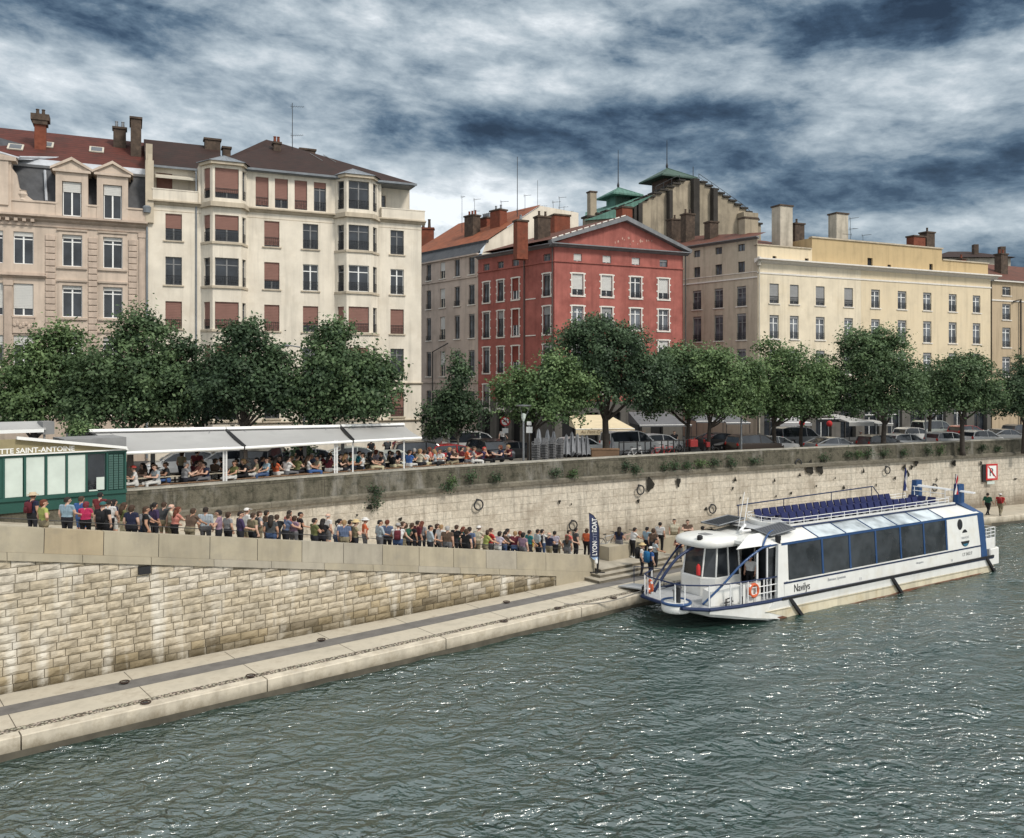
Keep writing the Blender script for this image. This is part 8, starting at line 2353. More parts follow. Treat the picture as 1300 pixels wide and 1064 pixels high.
car(495,53.5,RD,R_(-55),'sedan','sage',(.33,.36,.33),'pale sage green car facing the terrace under the right awning')
car(541,58,RD,AL+R_(-10),'suv','black',CB,'black rounded car at the end of the white awnings')
car(579,58.5,RD,AL,'hatch','red',CR_,'red hatchback parked before the side street')
car(600,66,RD,AL,'van','white',CW,'white van parked behind the red hatchback')
car(622,60,RD,R_(-60),'suv','black',CB,'black off-road car facing the quay under the no turn sign')
car(655,62,RD,AL,'sedan','dark',CD,'dark saloon beside the cone topped lamp post')
car(738,66,RD,AL,'hatch','white',CW,'white car half hidden by the folded parasols')
car(800,67,RD,AL,'van','white',CW,'white van behind the bike stands below the cream restaurant awning')
car(838,70,RD,AL,'hatch','silver',CS,'silver hatchback behind the bike stands')
car(958,66,RD,AL,'suv','brown_black',(.035,.025,.02),'dark brown off-road car left of the white car by two thin trunks')
car(983,67.5,RD,AL,'hatch','white',CW,'white hatchback between the two thin tree trunks')
car(1056,66.5,RD,AL,'sedan','grey',CG,'long grey saloon left of the restaurant awning')
car(1012,73,RD,AL,'van','grey',CG,'grey van behind the thin tree trunk')
car(1118,69,RD,AL,'hatch','dark',CD,'dark hatchback at the domed tree trunk')
car(1149,70.5,RD,AL,'hatch','silver',CS,'silver hatchback right of the domed tree trunk')
car(1160,80,RD,AL,'hatch','white',CW,'white hatchback in the second row beyond the domed tree')
car(1202,73,RD,AL,'hatch','silver',CS,'silver hatchback left of the broad tree trunk')
car(1228,84,RD,AL,'hatch','red_grey',(.25,.06,.06),'dull red car in the second row at the broad tree')
car(1246,75.5,RD,AL,'hatch','white',CW,'white hatchback right of the broad tree trunk')
car(1274,78,RD,AL,'sedan','grey',CG,'grey saloon parked near the right edge')
car(1185,85,RD,AL,'van','pale_green',(.3,.33,.31),'grey green van in the second row left of the broad tree')
car(915,72,RD,AL,'sedan','black',CB,'black saloon behind the red delivery boxes')
car(1296,86,RD,AL,'hatch','dark',CD,'dark hatchback at the right edge by the tan building')

# ------------------------------------------------------------------ street lamps, signs
def lamp(label, px, pyt, Y, wide):
    x = (px-HX)/FPX*Y; z1 = CAMZ-(pyt-HY)/FPX*Y; zb = 5.6 if px < 800 else 5.3
    t = thing('street_lamp', label, 'street lamp', (x, Y, zb), 0, 'lamp posts along the promenade'); h = z1-zb
    mb = MB(); mb.tube([(0,0,-.3),(0,0,.9),(0,0,h-1.0)],[.09,.075,.06],10); mb.build('pole', GREYMETAL, t)
    mb = MB(); mb.lathe([(.02,h-.09),(wide*.9,h-.07),(wide,h-.03),(wide,h),(.05,h+.04)],20); mb.build('lamp_shade', GREYMETAL, t, False)
    for a in (0,PI*2/3,PI*4/3):
        mb = MB(); mb.tube([(0,0,h-1.05),(wide*.8*math.cos(a),wide*.8*math.sin(a),h-.08)],.02,5); mb.build('strut', GREYMETAL, t)
    mb = MB(); mb.lathe([(.05,h-1.0),(.13,h-.8),(.16,h-.55),(.02,h-.5)],12); mb.build('lantern_glass', FROST, t)
lamp('cone headed lamp post beside the stacked terrace chairs', 664.5, 514.5, 53.5, .5)
lamp('flat headed lamp post between the pale twin tree and the light green tree', 941, 512, 62.5, .55)
lamp('flat headed lamp post between the domed tree and the broad tree', 1175, 512.5, 70, .6)
t = thing('street_lamp', 'tall street lamp with long curved arm before the right bow window', 'street lamp', at(386,580,58)); zb = t.location.z
mb = MB(); h = at(386,441,58).z-zb; mb.tube([(0,0,-1),(0,0,h-.2),(-.25,-.1,h),(-.9,-.2,h+.12)],[.1,.07,.05,.04],8); mb.build('pole', GREYMETAL, t); mb = MB(); mb.ball((-1.2,-.25,h+.1),.42,.16,.09,12); mb.build('lamp_head', GREYMETAL, t, True)
t = thing('road_sign', 'round no left turn sign with a small plate below on a grey pole', 'sign', at(641.5,590,63)); h = at(641.5,535,63).z-t.location.z
mb = MB(); mb.tube([(0,.03,0),(0,.03,h+.35)],.035,8); mb.build('pole', GREYMETAL, t)
mb = MB(); mb.lathe([(.36,-.012),(.36,.012)],24); mb.xf(Matrix.Translation((0,-.01,h)) @ Matrix.Rotation(PI/2,4,'X')); mb.build('sign_plate', FRd, t)
mb = MB(); mb.lathe([(.27,-.014),(.27,.014)],24); mb.xf(Matrix.Translation((0,-.015,h)) @ Matrix.Rotation(PI/2,4,'X')); pl2 = mb.build('sign_face', WHITE, t)
mb = MB(); mb.tube([(.1,-.035,h-.14),(.1,-.035,h+.06),(.02,-.035,h+.1),(-.1,-.035,h+.02)],.025,5); mb.add([(-.2,-.036,h-.02),(-.06,-.036,h+.1),(-.05,-.036,h-.06)],[(0,1,2)]); mb.build('arrow', BLACK, t)
mb = MB(); mb.hexa([(-.24,-.034,h+.17),(-.17,-.034,h+.24),(-.17,-.03,h+.24),(-.24,-.03,h+.17),(.17,-.034,h-.24),(.24,-.034,h-.17),(.24,-.03,h-.17),(.17,-.03,h-.24)]); mb.build('red_bar', FRd, t)
mb = MB(); mb.box(-.22,.22,-.02,.0,h-.85,h-.5); mb.build('small_plate', WHITE, t)
t = thing('notice_post', 'slim post with white notices beside the cone headed lamp post', 'sign', at(672,590,56)); h = at(672,535,56).z-t.location.z
mb = MB(); mb.tube([(0,.03,0),(0,.03,h)],.03,6); mb.build('pole', GREYMETAL, t)
mb = MB(); mb.box(-.2,.2,-.02,.0,h-.75,h-.35); mb.build('notice', WHITE, t); mb = MB(); mb.box(-.16,.14,-.02,.0,h-.25,h); mb.build('notice', WHITE, t)
q, nn, hd = quay_at_px(1259)
s_ = at(1259,600,q.y-.3); t = thing('no_mooring_sign', 'white river sign with red border and barred letter on the quay wall', 'sign', s_, hd+R_(-6))
mb = MB(); mb.box(-.62,.62,-.03,.03,-.62,.72); mb.build('border', FRd, t)
mb = MB(); mb.box(-.47,.47,-.034,-.03,-.47,.57); mb.build('plate', WHITE, t)
text('letter', 'R', .95, BLACK, t, (-.33,-.04,-.28), (R_(90),0,0), .004)
mb = MB(); mb.hexa([(-.46,-.045,.5),(-.38,-.045,.57),(-.38,-.041,.57),(-.46,-.041,.5),(.38,-.045,-.47),(.46,-.045,-.4),(.46,-.041,-.4),(.38,-.041,-.47)]); mb.build('diagonal_bar', FRd, t)
mb = MB(); mb.box(-.95,-.64,0,.12,-.75,.7); mb.build('side_board', BLACK, t); mb = MB(); mb.box(-.5,.3,-.02,.02,-.95,-.72); mb.build('lower_plate', FROST, t)

# mooring rings and niches in the quay wall
def ring_on_wall(px, py, label, r=.3):
    q, nn, hd = quay_at_px(px); p = at(px, py, q.y-.05)
    t = thing('mooring_ring', label, 'mooring ring', p, hd, 'iron mooring rings on the quay wall')
    mb = MB(); mb.torus((0,-.06,0),r,.045,'y',22,7); mb.build('ring', IRON, t, True)
    mb = MB(); mb.tube([(0,.3,r),(0,-.1,r)],.06,6); mb.build('eye_bolt', IRON, t)
for px, py, lb in ((607,641,'iron mooring ring above the middle of the queue'),(727,667,'low iron mooring ring just left of the flag banner'),(812.5,622,'iron mooring ring above the low concrete block wall'),(904,646,'iron mooring ring above the boat wheelhouse'),(1126,597,'iron mooring ring above the far blue stern fin, left'),(1186,619,'iron mooring ring between the two stern flags'),(1013,588,'small iron ring high on the wall above the boat seats')):
    ring_on_wall(px, py, lb, .27 if px > 1000 else .29)
HOLES = [(469,644,.3,.22),(453,654,.12,.1),(508,659,.2,.16),(580,640,.0,0),(710,637,.16,.2),(725,640,.1,.1),(810,636,.2,.2),(825,615,.5,.75),(861,612,.3,.5),(933,609,.2,.25),(896,646,.2,.2),(930,620,.13,.2),(983,610,.14,.2),(1015,603,.18,.2),(1028,594,.55,.85),(1041,594,.5,.8),(1060,607,.12,.12),(1071,619,.2,.25),(1096,598,.16,.3),(1036,617,.12,.14),(1148,593,.3,.35),(1157,593,.25,.3),(1152,602,.3,.5),(1136,607,.2,.2),(1163,588,.35,.35),(1189,609,.12,.25),(1245,588,.2,.3),(1211,588,.4,.4),(1289,608,.35,.12),(1004,626,.2,.16),(1112,616,.12,.2),(940,632,.12,.14),(985,630,.12,.14)]
mb = MB()
for (px, py, w, h_) in HOLES:
    if w == 0: continue
    q, nn, hd = quay_at_px(px); Y = q.y+.02; p = at(px, py, Y); dd = V((math.cos(hd), math.sin(hd), 0)); n3 = V((nn.x, nn.y, 0))
    pts = []
    for a in np.linspace(0, 2*PI, 10, endpoint=False):
        rr = 1+.3*math.sin(a*3+px)
        pts.append(p+dd*(w*.62*rr*math.cos(a))+V((0,0,h_*.62*rr*math.sin(a)))-n3*.03)
    mb.poly(pts)
mb.build('putlog_hole', mat('hole_dark', (.022,.02,.016), .95, .3, 5), quay)

# ------------------------------------------------------------------ banner, quay fittings
bp = at(757,737,45.3)
fb = thing('flag_banner', 'tall dark blue sail shaped flag banner with white lettering at the foot of the ramp', 'banner', (bp.x, 45.3, PZ+.33), R_(0))
zf = PZ+.33; k = 45.3/FPX
def fz(py): return CAMZ-(py-HY)*k-zf
def fx(px): return (px-HX)*k-bp.x
mb = MB(); pole = [(fx(758.5),0,0),(fx(759.5),0,fz(720)),(fx(760.8),0,fz(690)),(fx(760.5),0,fz(671)),(fx(758),0,fz(661)),(fx(753),0,fz(654)),(fx(747.5),0,fz(651))]
mb.tube(pole,[.03,.03,.028,.024,.02,.016,.012],7); mb.build('pole', BLACK, fb)
FLB = mat('banner_blue', (.035,.045,.1), .8, .12, 3)
NB = 10
prof = [(707,760.8),(690,760.8),(680,760.8),(671,760.3),(666,759),(661,757.6),(657,755),(654,752.5),(651.5,747.5)]
mb = MB()
for (ya, xa2), (yb, xb2) in zip(prof[:-1], prof[1:]):
    la_ = 747.6+(ya-651)*.03; lb_ = 747.6+(yb-651)*.03
    mb.poly([(fx(la_),-.01+.05*math.sin(ya*.12),fz(ya)),(fx(xa2),-.01,fz(ya)),(fx(xb2),-.01,fz(yb)),(fx(lb_),-.01+.05*math.sin(yb*.12),fz(yb))])
cl = mb.build('cloth', FLB, fb, True)
mb = MB(); mb.poly([(fx(749.4),.03,fz(707.2)),(fx(760.8),-.011,fz(707.2)),(fx(760.6),-.0,fz(712)),(fx(754.5),0,fz(711))]); mb.build('pale_hem', mat('banner_pale_blue', (.3,.42,.6), .8, .1), fb)
text('lettering', 'LYON', .34, WHITE, fb, (fx(757.6),-.07,fz(705)), (R_(90),R_(-90),0), .003, sx=.82, bold=.008)
text('lettering', 'CITY', .3, mat('banner_grey', (.3,.32,.4), .8), fb, (fx(757.4),-.07,fz(687)), (R_(90),R_(-90),0), .003)
text('lettering', 'BOAT', .34, WHITE, fb, (fx(757.2),-.07,fz(675.5)), (R_(90),R_(-90),0), .003, sx=.82, bold=.01)
mb = MB(); mb.box(-.45,.45,-.03,.03,.0,.05); mb.box(-.03,.03,-.45,.45,.052,.09); mb.tube([(fx(758.5),0,.05),(fx(758.5),0,.5)],.045,8); mb.build('base', BLACK, fb)
mb = MB(); mb.lathe([(.05,fz(716)),(.09,fz(714)),(.05,fz(709))],8,(fx(757),0,0)); mb.build('clamp', WHITE, fb)
for px, py, lb in ((158,867,'rusty iron plate set in the dark paving strip, nearest the left'),(185,893,'iron mooring ring lying on the quay by the pebble strip'),(408,813,'iron plate at the left end of the second quay slab'),(643,765,'iron fitting in the dark paving strip below the ramp end'),(640,789.5,'iron ring on the pebble strip near the third slab joint'),(708,773,'small iron ring on the pebble strip before the bow'),(779,760,'dark iron mooring ring nearest to the boat bow'),(318,859,'iron ring at the second slab joint on the pebble strip')):
    p = onz(px, py, PZ+.03); t = thing('mooring_plate', lb, 'mooring ring', p)
    mb = MB(); mb.lathe([(.1,0),(.11,.02),(.06,.035)],14); mb.build('plate', IRON, t); mb = MB(); mb.torus((0,0,.04),.15,.022,'z',20,6); mb.build('ring', mat('rusty_iron', (.05,.03,.022), .8, .4, 8), t, True)
# cable handrail along the ramp
hr = thing('handrail', 'thin dark handrail running along the inside of the ramp parapet', 'handrail', (RP0.x, RP0.y, 0))
mb = MB(); mb.tube([rl(t_,.55,rfloor(t_)+.98) for t_ in (-8,0,8,16,24,27)],.016,6); mb.build('top_rail', IRON, hr)
for t_ in np.arange(-7.5,27,2.5): mb = MB(); mb.tube([rl(t_,.55,rfloor(t_)),rl(t_,.55,rfloor(t_)+.98)],.016,6); mb.build('post', IRON, hr)

# ------------------------------------------------------------------ stacked chairs, folded parasols, racks, bikes
CH = MB(); CH.bbox(-.21,.21,-.2,.2,.43,.46,.01); CH.hexa([(-.2,.17,.46),(.2,.17,.46),(.2,.2,.46),(-.2,.2,.46),(-.19,.24,.84),(.19,.24,.84),(.19,.26,.84),(-.19,.26,.84)])
for x in (-.19,.19):
    CH.tube([(x,-.18,0),(x,-.18,.45)],.014,5); CH.tube([(x,.2,0),(x,.18,.45),(x,.26,.85)],.014,5); CH.tube([(x,-.18,.62),(x,.2,.64)],.014,5); CH.tube([(x,-.18,.45),(x,-.18,.62)],.014,5)
chm = CH.mesh('terrace_chair', mat('grey_woven_chair', (.17,.17,.175), .7, .25, 9))
for si, (px, n_, nm) in enumerate(((680,10,'left'),(690.5,10,'second'),(700.5,10,'third'),(710,9,'right'))):
    Y = 54.5+si*.55; x = (px-HX)/FPX*Y
    for i in range(n_):
        o = link('terrace_chair', chm, None, (x, Y, 5.62+i*.105), R_(-25))
        tag(o, f'grey woven chair in the {nm} stack behind the parapet beside the cone headed lamp', 'chair', f'chairs in the {nm} stack')
par_f = mat('folded_parasol_canvas', (.27,.28,.3), .85, .2, 6)
for i, (px, pyt) in enumerate(((684,545),(695,546),(703,548),(719,552),(726,549),(733,551),(739,553),(745,553),(770,553),(777,556))):
    Y = 55.5+i*.6; x = (px-HX)/FPX*Y; zt_ = CAMZ-(pyt-HY)/FPX*Y; zb = 5.62
    where = ['above the left chair stack','above the second chair stack','above the third chair stack','right after the chair stacks','tallest one right of the chair stacks','third right of the chair stacks','fourth right of the chair stacks','last before the big trunk','just right of the big trunk','right of the big trunk, by the bike stands'][i]
    t = thing('folded_parasol', f'folded pale grey parasol, {where}', 'parasol', (x, Y, zb), 0, 'folded parasols'); h = zt_-zb
    mb = MB(); mb.tube([(0,0,0),(0,0,h+.06)],.025,6); mb.lathe([(.25,0),(.25,.05),(.05,.07)],12); mb.build('pole', GREYMETAL, t)
    mb = MB(); n_ = 12; vs = []
    pr = [(.06,h),(.1,h-.15),(.17,h-.6),(.22,h-1.0),(.26,h-1.25)]
    for r, z in pr:
        for j in range(n_): a = 2*PI*j/n_; rr = r*(1.15 if j % 2 else .7); vs.append((rr*math.cos(a), rr*math.sin(a), z-(.08 if j % 2 and z < h-1.1 else 0)))
    mb.add(vs, [(a*n_+j, a*n_+(j+1)%n_, (a+1)*n_+(j+1)%n_, (a+1)*n_+j) for a in range(len(pr)-1) for j in range(n_)]); mb.build('canopy', par_f, t)
t = thing('wicker_screen', 'low brown wicker crate behind the parapet under the cream awning', 'crate', at(768,581,56.5)); t.location.z = 5.62
mb = MB(); mb.bbox(-.9,.9,-.3,.3,0,.95,.03); mb.build('body', stripes('wicker', (.24,.15,.09), (.09,.05,.03), 5, axis='X'), t); mb = MB(); mb.bbox(-.95,.95,-.34,.34,.95,1.0,.02); mb.build('rim', WOOD, t)
t = thing('bike_stand', 'row of black steel bike stands between the big trunk and the red boxes', 'bike stand', at(830,575,59)); t.location.z = 5.6
mb = MB()
for px in (786,792,809,819,826,840,848,855,862,868,873):
    Y = 58+(px-786)*.035; x = (px-HX)/FPX*Y-t.location.x; y = Y-t.location.y
    mb.tube([(x,y,0),(x,y,1.35)],.045,6)
x0 = (786-HX)/FPX*58-t.location.x; x1 = (873-HX)/FPX*61-t.location.x
mb.tube([(x0,58-t.location.y,1.3),(x1,61-t.location.y,1.3)],.03,6); mb.tube([(x0,58-t.location.y,.7),(x1,61-t.location.y,.7)],.03,6); mb.build('rack', BLACK, t)
def bicycle(label, loc, rz, c):
    t = thing('bicycle', label, 'bicycle', loc, rz, 'parked bicycles')
    for x in (-.52,.52):
        mb = MB(); mb.torus((x,0,.34),.32,.022,'y',24,6); w = mb.build('wheel', RUBBER, t, True)
        mb = MB()
        for k in range(8): a = PI*k/8; mb.tube([(x-.31*math.cos(a),0,.34-.31*math.sin(a)),(x+.31*math.cos(a),0,.34+.31*math.sin(a))],.004,3)
        mb.build('spokes', GREYMETAL, w)
    mb = MB(); mb.tube([(-.52,0,.34),(-.1,0,.3),(.42,0,.78)],.022,6); mb.tube([(-.1,0,.3),(-.22,0,.82)],.022,6); mb.tube([(-.2,0,.74),(.4,0,.8)],.022,6); mb.tube([(-.52,0,.34),(-.2,0,.74)],.015,6); mb.tube([(.52,0,.34),(.4,0,.95)],.022,6); mb.build('frame', c, t)
    mb = MB(); mb.ball((-.24,0,.87),.13,.07,.035,8); mb.build('saddle', BLACK, t)
    mb = MB(); mb.tube([(.3,-.26,.98),(.42,0,.97),(.3,.26,.98)],.018,6); mb.build('handlebar', IRON, t)
redp = mat('red_frame_paint', (.45,.03,.03), .4, .1)
for px, Y, rz, c, lb in ((835,60.5,.3,redp,'red hire bicycle in the bike stand, left of two red ones'),(849,61,.5,redp,'red hire bicycle in the bike stand, right of two red ones'),(806,59.5,.2,WHITE_METAL,'white framed bicycle in the bike stand near the big trunk'),(864,61.5,.6,IRON,'dark bicycle at the right end of the bike stand')):
    bicycle(lb, ((px-HX)/FPX*Y, Y, 5.62), rz, c)
for px, py, Y, rz, c, lb in ((772,0,51.0,.5,GREYMETAL,'grey bicycle leaning by the wall right behind the flag banner'),(797,0,51.5,.55,mat('pinkish_frame', (.5,.3,.27), .4, .1),'pinkish bicycle parked behind the low concrete block wall')):
    bicycle(lb, ((px-HX)/FPX*Y, Y, PZ+.5), rz, c)
t = thing('delivery_scooter', 'dark scooter carrying bright red delivery boxes beyond the bike stand', 'scooter', ((888-HX)/FPX*61.5, 61.5, 5.6), .35)
for x in (-.6,.6): 
    mb = MB(); mb.torus((x,0,.25),.2,.07,'y',20,7); mb.build('wheel', RUBBER, t, True)
mb = MB(); mb.hexa([(-.75,-.14,.35),(.2,-.16,.28),(.2,.16,.28),(-.75,.14,.35),(-.85,-.16,.75),(-.1,-.14,.72),(-.1,.14,.72),(-.85,.16,.75)]); mb.hexa([(.2,-.18,.28),(.45,-.12,.4),(.45,.12,.4),(.2,.18,.28),(.3,-.2,.95),(.42,-.14,.95),(.42,.14,.95),(.3,.2,.95)]); mb.build('body', BLACK, t)
mb = MB(); mb.tube([(.35,-.33,1.08),(.4,0,1.02),(.35,.33,1.08)],.02,6); mb.tube([(.6,0,.25),(.4,0,1.0)],.035,6); mb.build('handlebar', IRON, t)
mb = MB(); mb.bbox(-.95,-.3,-.33,.33,.8,1.3,.05); mb.build('delivery_box', mat('delivery_red', (.27,.025,.025), .5, .2, 6), t); mb = MB(); mb.bbox(.44,.75,-.25,.25,.75,1.1,.04); mb.build('front_box', MATS['delivery_red'], t)
for px, Y, lb in ((918,66,'black motorbike behind the pale twin tree'),(1003,68,'black motorbike beside the thin trunk with the red signs'),(1035,69,'black motorbike left of the long grey saloon')):
    t = thing('motorbike', lb, 'motorbike', ((px-HX)/FPX*Y, Y, RD+.1), .4, 'parked motorbikes')
    for x in (-.7,.7):
        mb = MB(); mb.torus((x,0,.31),.25,.07,'y',20,7); mb.build('wheel', RUBBER, t, True)
    mb = MB(); mb.tube([(-.9,0,.75),(-.4,0,.78),(.0,0,.85),(.35,0,.9)],[.1,.16,.14,.12],8); mb.tube([(-.3,0,.5),(.3,0,.5)],.19,8); mb.tube([(.7,0,.31),(.42,0,1.0)],.05,6); mb.build('body', BLACK, t); mb = MB(); mb.tube([(.3,-.35,1.05),(.4,0,1.03),(.3,.35,1.05)],.02,6); mb.build('handlebar', IRON, t)
# ------------------------------------------------------------------ shop and restaurant awnings at the facades
def shop_awning(label, x0p, x1p, ytop, yfront, ybot, Y, dep, canvas, words=None, inset=.0):
    k = Y/FPX; fa = 24.0; 
    P0 = at(x0p, yfront, Y); s = (x1p-x0p)*k
    t = thing('shop_awning', label, 'awning', (P0.x, P0.y, 0), R_(10), 'shop awnings on the ground floors')
    z1 = P0.z; z0 = CAMZ-(ybot-HY)*k; zt_ = CAMZ-(ytop-HY)*(Y+dep)/FPX
    w = s/math.cos(R_(10))*.985
    mb = MB(); mb.poly([(0,0,z1),(w,0,z1),(w-inset,dep,zt_),(inset,dep,zt_)]); mb.poly([(0,0,z1),(inset,dep,zt_),(inset,dep,z1)]); mb.poly([(w,0,z1),(w-inset,dep,z1),(w-inset,dep,zt_)]); mb.build('canvas', canvas, t)
    mb = MB(); mb.box(0,w,-.012,.0,z0,z1); va = mb.build('valance', canvas, t)
    mb = MB(); mb.tube([(0,0,z1),(w,0,z1)],.035,6); mb.build('front_bar', WHITE_METAL, t)
    for x in (.05,w-.05): mb = MB(); mb.tube([(x,.05,RD),(x,.05,z0+.1)],.03,6); mb.build('post', IRON, t)
    if words: 
        for (u, wd) in words: text('lettering', wd, .36, WOOD, va, (w*u,-.02,z0+(z1-z0)*.28), (R_(90),0,0), .003, font_shear=.25)
shop_awning('cream restaurant awning with lettered valance below the round tree', 731,809,527,545,552.5,68.5,5.0,CANVAS_C,[(.08,'Au Petit Comptoir'),(.56,'Le Bistro Gourmand')],.7)
shop_awning('wide dark grey shop awning right of the cream restaurant awning', 812,882,523,540,542,73,5,CANVAS_G,None,.6)
shop_awning('dark grey awning left of the flat headed lamp post', 884,921,523,535,537,76,4,CANVAS_G,None,.5)
shop_awning('dark grey awning right of the pale twin tree', 922,955,522,537,539,77,4,CANVAS_G,None,.5)
shop_awning('pale grey awning beside the thin tree trunks', 990,1034,530,537,541,78,3,mat('pale_grey_canvas', (.35,.35,.36), .85, .1),None,.3)
shop_awning('black awning left of the white restaurant awning', 1038,1076,529,532,536,80,3,BLACK,None,.2)
shop_awning('large white restaurant awning at the domed tree trunk', 1078,1113,526,536,541,78,5,CANVAS,None,.8)
shop_awning('small white awning right of the domed tree trunk', 1114,1136,533,538,541,80,3,CANVAS,None,.2)
for i, (px, py, lb) in enumerate(((1018,537,'red round shop lantern, upper of two by the thin trunk'),(1018,546,'red round shop lantern, lower of two by the thin trunk'),(1053,538,'red hanging lantern in front of the black awning'))):
    p = at(px, py, 74); t = thing('hanging_lantern', lb, 'lantern', p); mb = MB(); mb.ball((0,0,0),.25,.25,.28,12); mb.build('shade', FRd, t, True); mb = MB(); mb.tube([(0,0,.27),(0,0,.9)],.012,5); mb.build('cord', BLACK, t)
# ------------------------------------------------------------------ sky, sun, camera
SUN_EL, SUN_AZ = R_(46), math.atan2(.78, -.62)      # azimuth from +Y towards +X: the sun stands behind the camera's right shoulder
world = bpy.data.worlds.new('World'); SC.world = world; world.use_nodes = True
nt = world.node_tree; N = nt.nodes; L = nt.links
for nd in list(N): N.remove(nd)
out = N.new('ShaderNodeOutputWorld')
sky = N.new('ShaderNodeTexSky'); sky.sky_type = 'NISHITA'; sky.sun_disc = False; sky.sun_elevation = SUN_EL; sky.sun_rotation = SUN_AZ
bg = N.new('ShaderNodeBackground'); bg.inputs['Strength'].default_value = .09
L.new(sky.outputs[0], bg.inputs[0])
tc = N.new('ShaderNodeTexCoord')
sx = N.new('ShaderNodeSeparateXYZ'); L.new(tc.outputs['Generated'], sx.inputs[0])
def math_(op, a, b=None, c=None):
    m = N.new('ShaderNodeMath'); m.operation = op
    for i, v in enumerate((a, b, c)):
        if v is None: continue
        if isinstance(v, (int, float)): m.inputs[i].default_value = v
        else: L.new(v, m.inputs[i])
    return m.outputs[0]
# bearing and elevation of the view direction, so the cloud banks hang at real places in the sky
az = math_('ARCTAN2', sx.outputs['X'], sx.outputs['Y'])
hyp = math_('SQRT', math_('ADD', math_('MULTIPLY', sx.outputs['X'], sx.outputs['X']), math_('MULTIPLY', sx.outputs['Y'], sx.outputs['Y'])))
el = math_('ARCTAN2', sx.outputs['Z'], hyp)
def combine(x, y, z=0.0):
    c = N.new('ShaderNodeCombineXYZ')
    for i, v in enumerate((x, y, z)):
        if isinstance(v, (int, float)): c.inputs[i].default_value = v
        else: L.new(v, c.inputs[i])
    return c.outputs[0]
def noise(vec, sc, det, ro, dist=0.0):
    n = N.new('ShaderNodeTexNoise'); n.inputs['Scale'].default_value = sc; n.inputs['Detail'].default_value = det; n.inputs['Roughness'].default_value = ro; n.inputs['Distortion'].default_value = dist
    L.new(vec, n.inputs['Vector']); return n.outputs['Fac']
sl_ = math_('ADD', el, math_('MULTIPLY', az, .07))
n1 = noise(combine(math_('MULTIPLY', az, 1.0), math_('MULTIPLY', sl_, 2.3), .37), 4.2, 10, .6, .15)
n2 = noise(combine(math_('MULTIPLY', az, 1.0), math_('MULTIPLY', sl_, 2.9), 2.1), 10.0, 8, .62, .25)
n3 = noise(combine(math_('MULTIPLY', az, 1.0), math_('MULTIPLY', sl_, 2.0), 5.3), 27.0, 6, .6, .3)
val = math_('ADD', math_('ADD', math_('MULTIPLY', math_('SUBTRACT', n1, .5), 1.1), math_('MULTIPLY', math_('SUBTRACT', n2, .5), .85)), math_('MULTIPLY', math_('SUBTRACT', n3, .5), .42))
def blob(px, py, wx, wy, amp):
    a0 = math.atan2((px-HX)/FPX, 1); e0 = math.atan2((HY-py)/FPX, math.sqrt(1+((px-HX)/FPX)**2))
    dx = math_('DIVIDE', math_('SUBTRACT', az, a0), wx/FPX); dy = math_('DIVIDE', math_('SUBTRACT', el, e0), wy/FPX)
    r = math_('ADD', math_('MULTIPLY', dx, dx), math_('MULTIPLY', dy, dy))
    return math_('MULTIPLY', math_('POWER', 2.71828, math_('MULTIPLY', r, -1.0)), amp)
val = math_('ADD', val, .555)
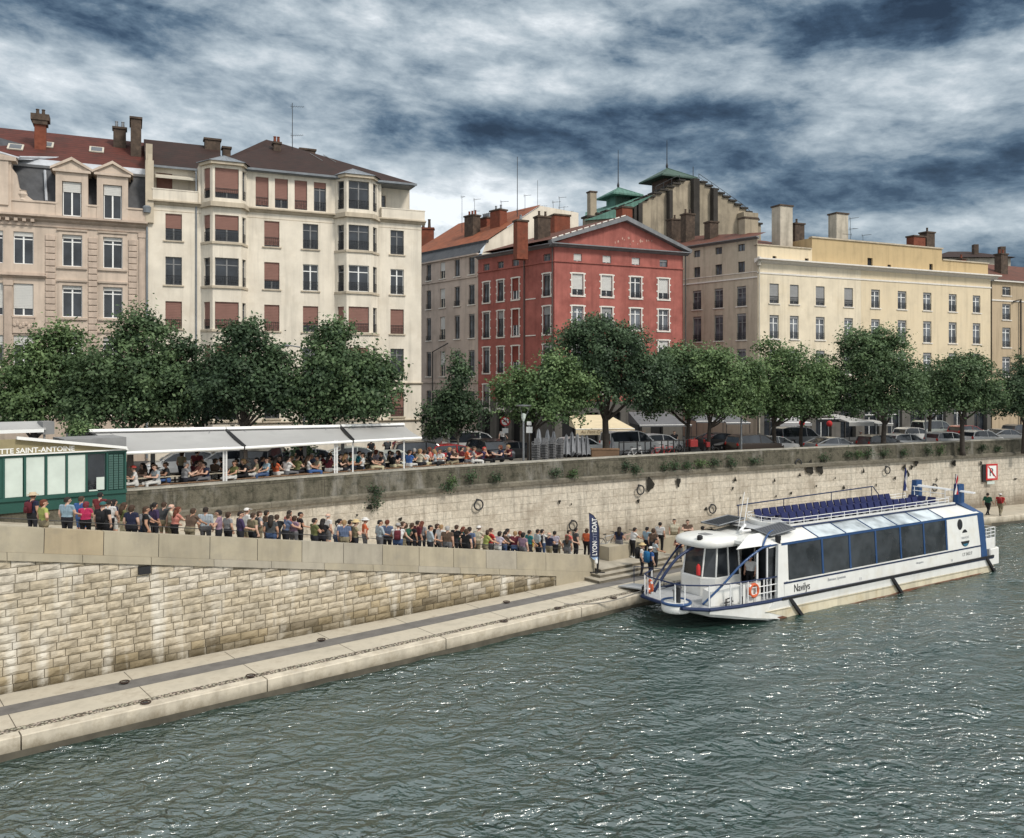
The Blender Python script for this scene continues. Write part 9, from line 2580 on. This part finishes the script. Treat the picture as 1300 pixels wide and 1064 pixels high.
# unseen cover overhead and behind is brightened to add fill and water reflections
def ramp_(v, a, b, c, d):
    r = N.new('ShaderNodeMapRange'); r.interpolation_type = 'SMOOTHSTEP'
    for i, q in enumerate((a, b, c, d)): r.inputs[i+1].default_value = q
    L.new(v, r.inputs[0]); return r.outputs[0]
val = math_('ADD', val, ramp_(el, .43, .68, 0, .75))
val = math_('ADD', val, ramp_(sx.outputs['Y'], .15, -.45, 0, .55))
for b_ in ((80,95,220,60,.16),(330,80,160,40,.12),(610,165,190,30,-.36),(800,150,160,32,-.2),(1110,30,240,38,-.34),(1180,235,170,45,-.34),(1010,135,150,18,-.16),(760,215,170,30,-.12),(120,30,160,35,-.17),
           (560,268,200,36,.42),(250,215,300,40,.14),(900,95,230,30,.2),(660,40,200,28,.12),(1270,100,120,40,.25),(150,120,280,45,.06),(1120,290,240,26,.32),(430,190,90,40,.12)):
    val = math_('ADD', val, blob(*b_))
cr = N.new('ShaderNodeValToRGB')
e = cr.color_ramp.elements
e[0].position = .1; e[0].color = (.016,.031,.056,1)
e[1].position = 1.0; e[1].color = (1.05,1.1,1.13,1)
for p_, c_ in ((.25,(.045,.082,.135)),(.38,(.125,.19,.262)),(.52,(.29,.365,.43)),(.70,(.51,.59,.645)),(.86,(.76,.82,.86))):
    x = e.new(p_); x.color = (*c_, 1)
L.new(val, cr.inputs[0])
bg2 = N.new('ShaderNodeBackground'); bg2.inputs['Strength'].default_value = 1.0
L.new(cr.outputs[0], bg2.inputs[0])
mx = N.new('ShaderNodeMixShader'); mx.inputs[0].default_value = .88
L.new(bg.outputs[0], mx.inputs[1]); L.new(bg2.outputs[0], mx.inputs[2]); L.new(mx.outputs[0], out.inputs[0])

sl = bpy.data.lights.new('sun', 'SUN'); sl.energy = 2.8; sl.angle = R_(12.0); sl.color = (1, .94, .85)
so = bpy.data.objects.new('sun', sl); COL.objects.link(so)
sd = Vector((math.sin(SUN_AZ)*math.cos(SUN_EL), math.cos(SUN_AZ)*math.cos(SUN_EL), math.sin(SUN_EL)))
so.rotation_euler = sd.to_track_quat('Z', 'Y').to_euler(); so.location = (30, -30, 40)

cam = bpy.data.cameras.new('camera'); co_ = bpy.data.objects.new('camera', cam); COL.objects.link(co_)
co_.location = (0, 0, CAMZ); co_.rotation_euler = (R_(90), 0, 0)
cam.sensor_width = 36; cam.lens = 36*FPX/1300; cam.shift_y = -(532-HY)/1300
cam.clip_start = .5; cam.clip_end = 5000
SC.camera = co_
SC.view_settings.view_transform = 'Standard'; SC.view_settings.look = 'None'; SC.view_settings.exposure = 0; SC.view_settings.gamma = 1
SC.render.resolution_x = 1024; SC.render.resolution_y = 838
SC.cycles.max_bounces = 6
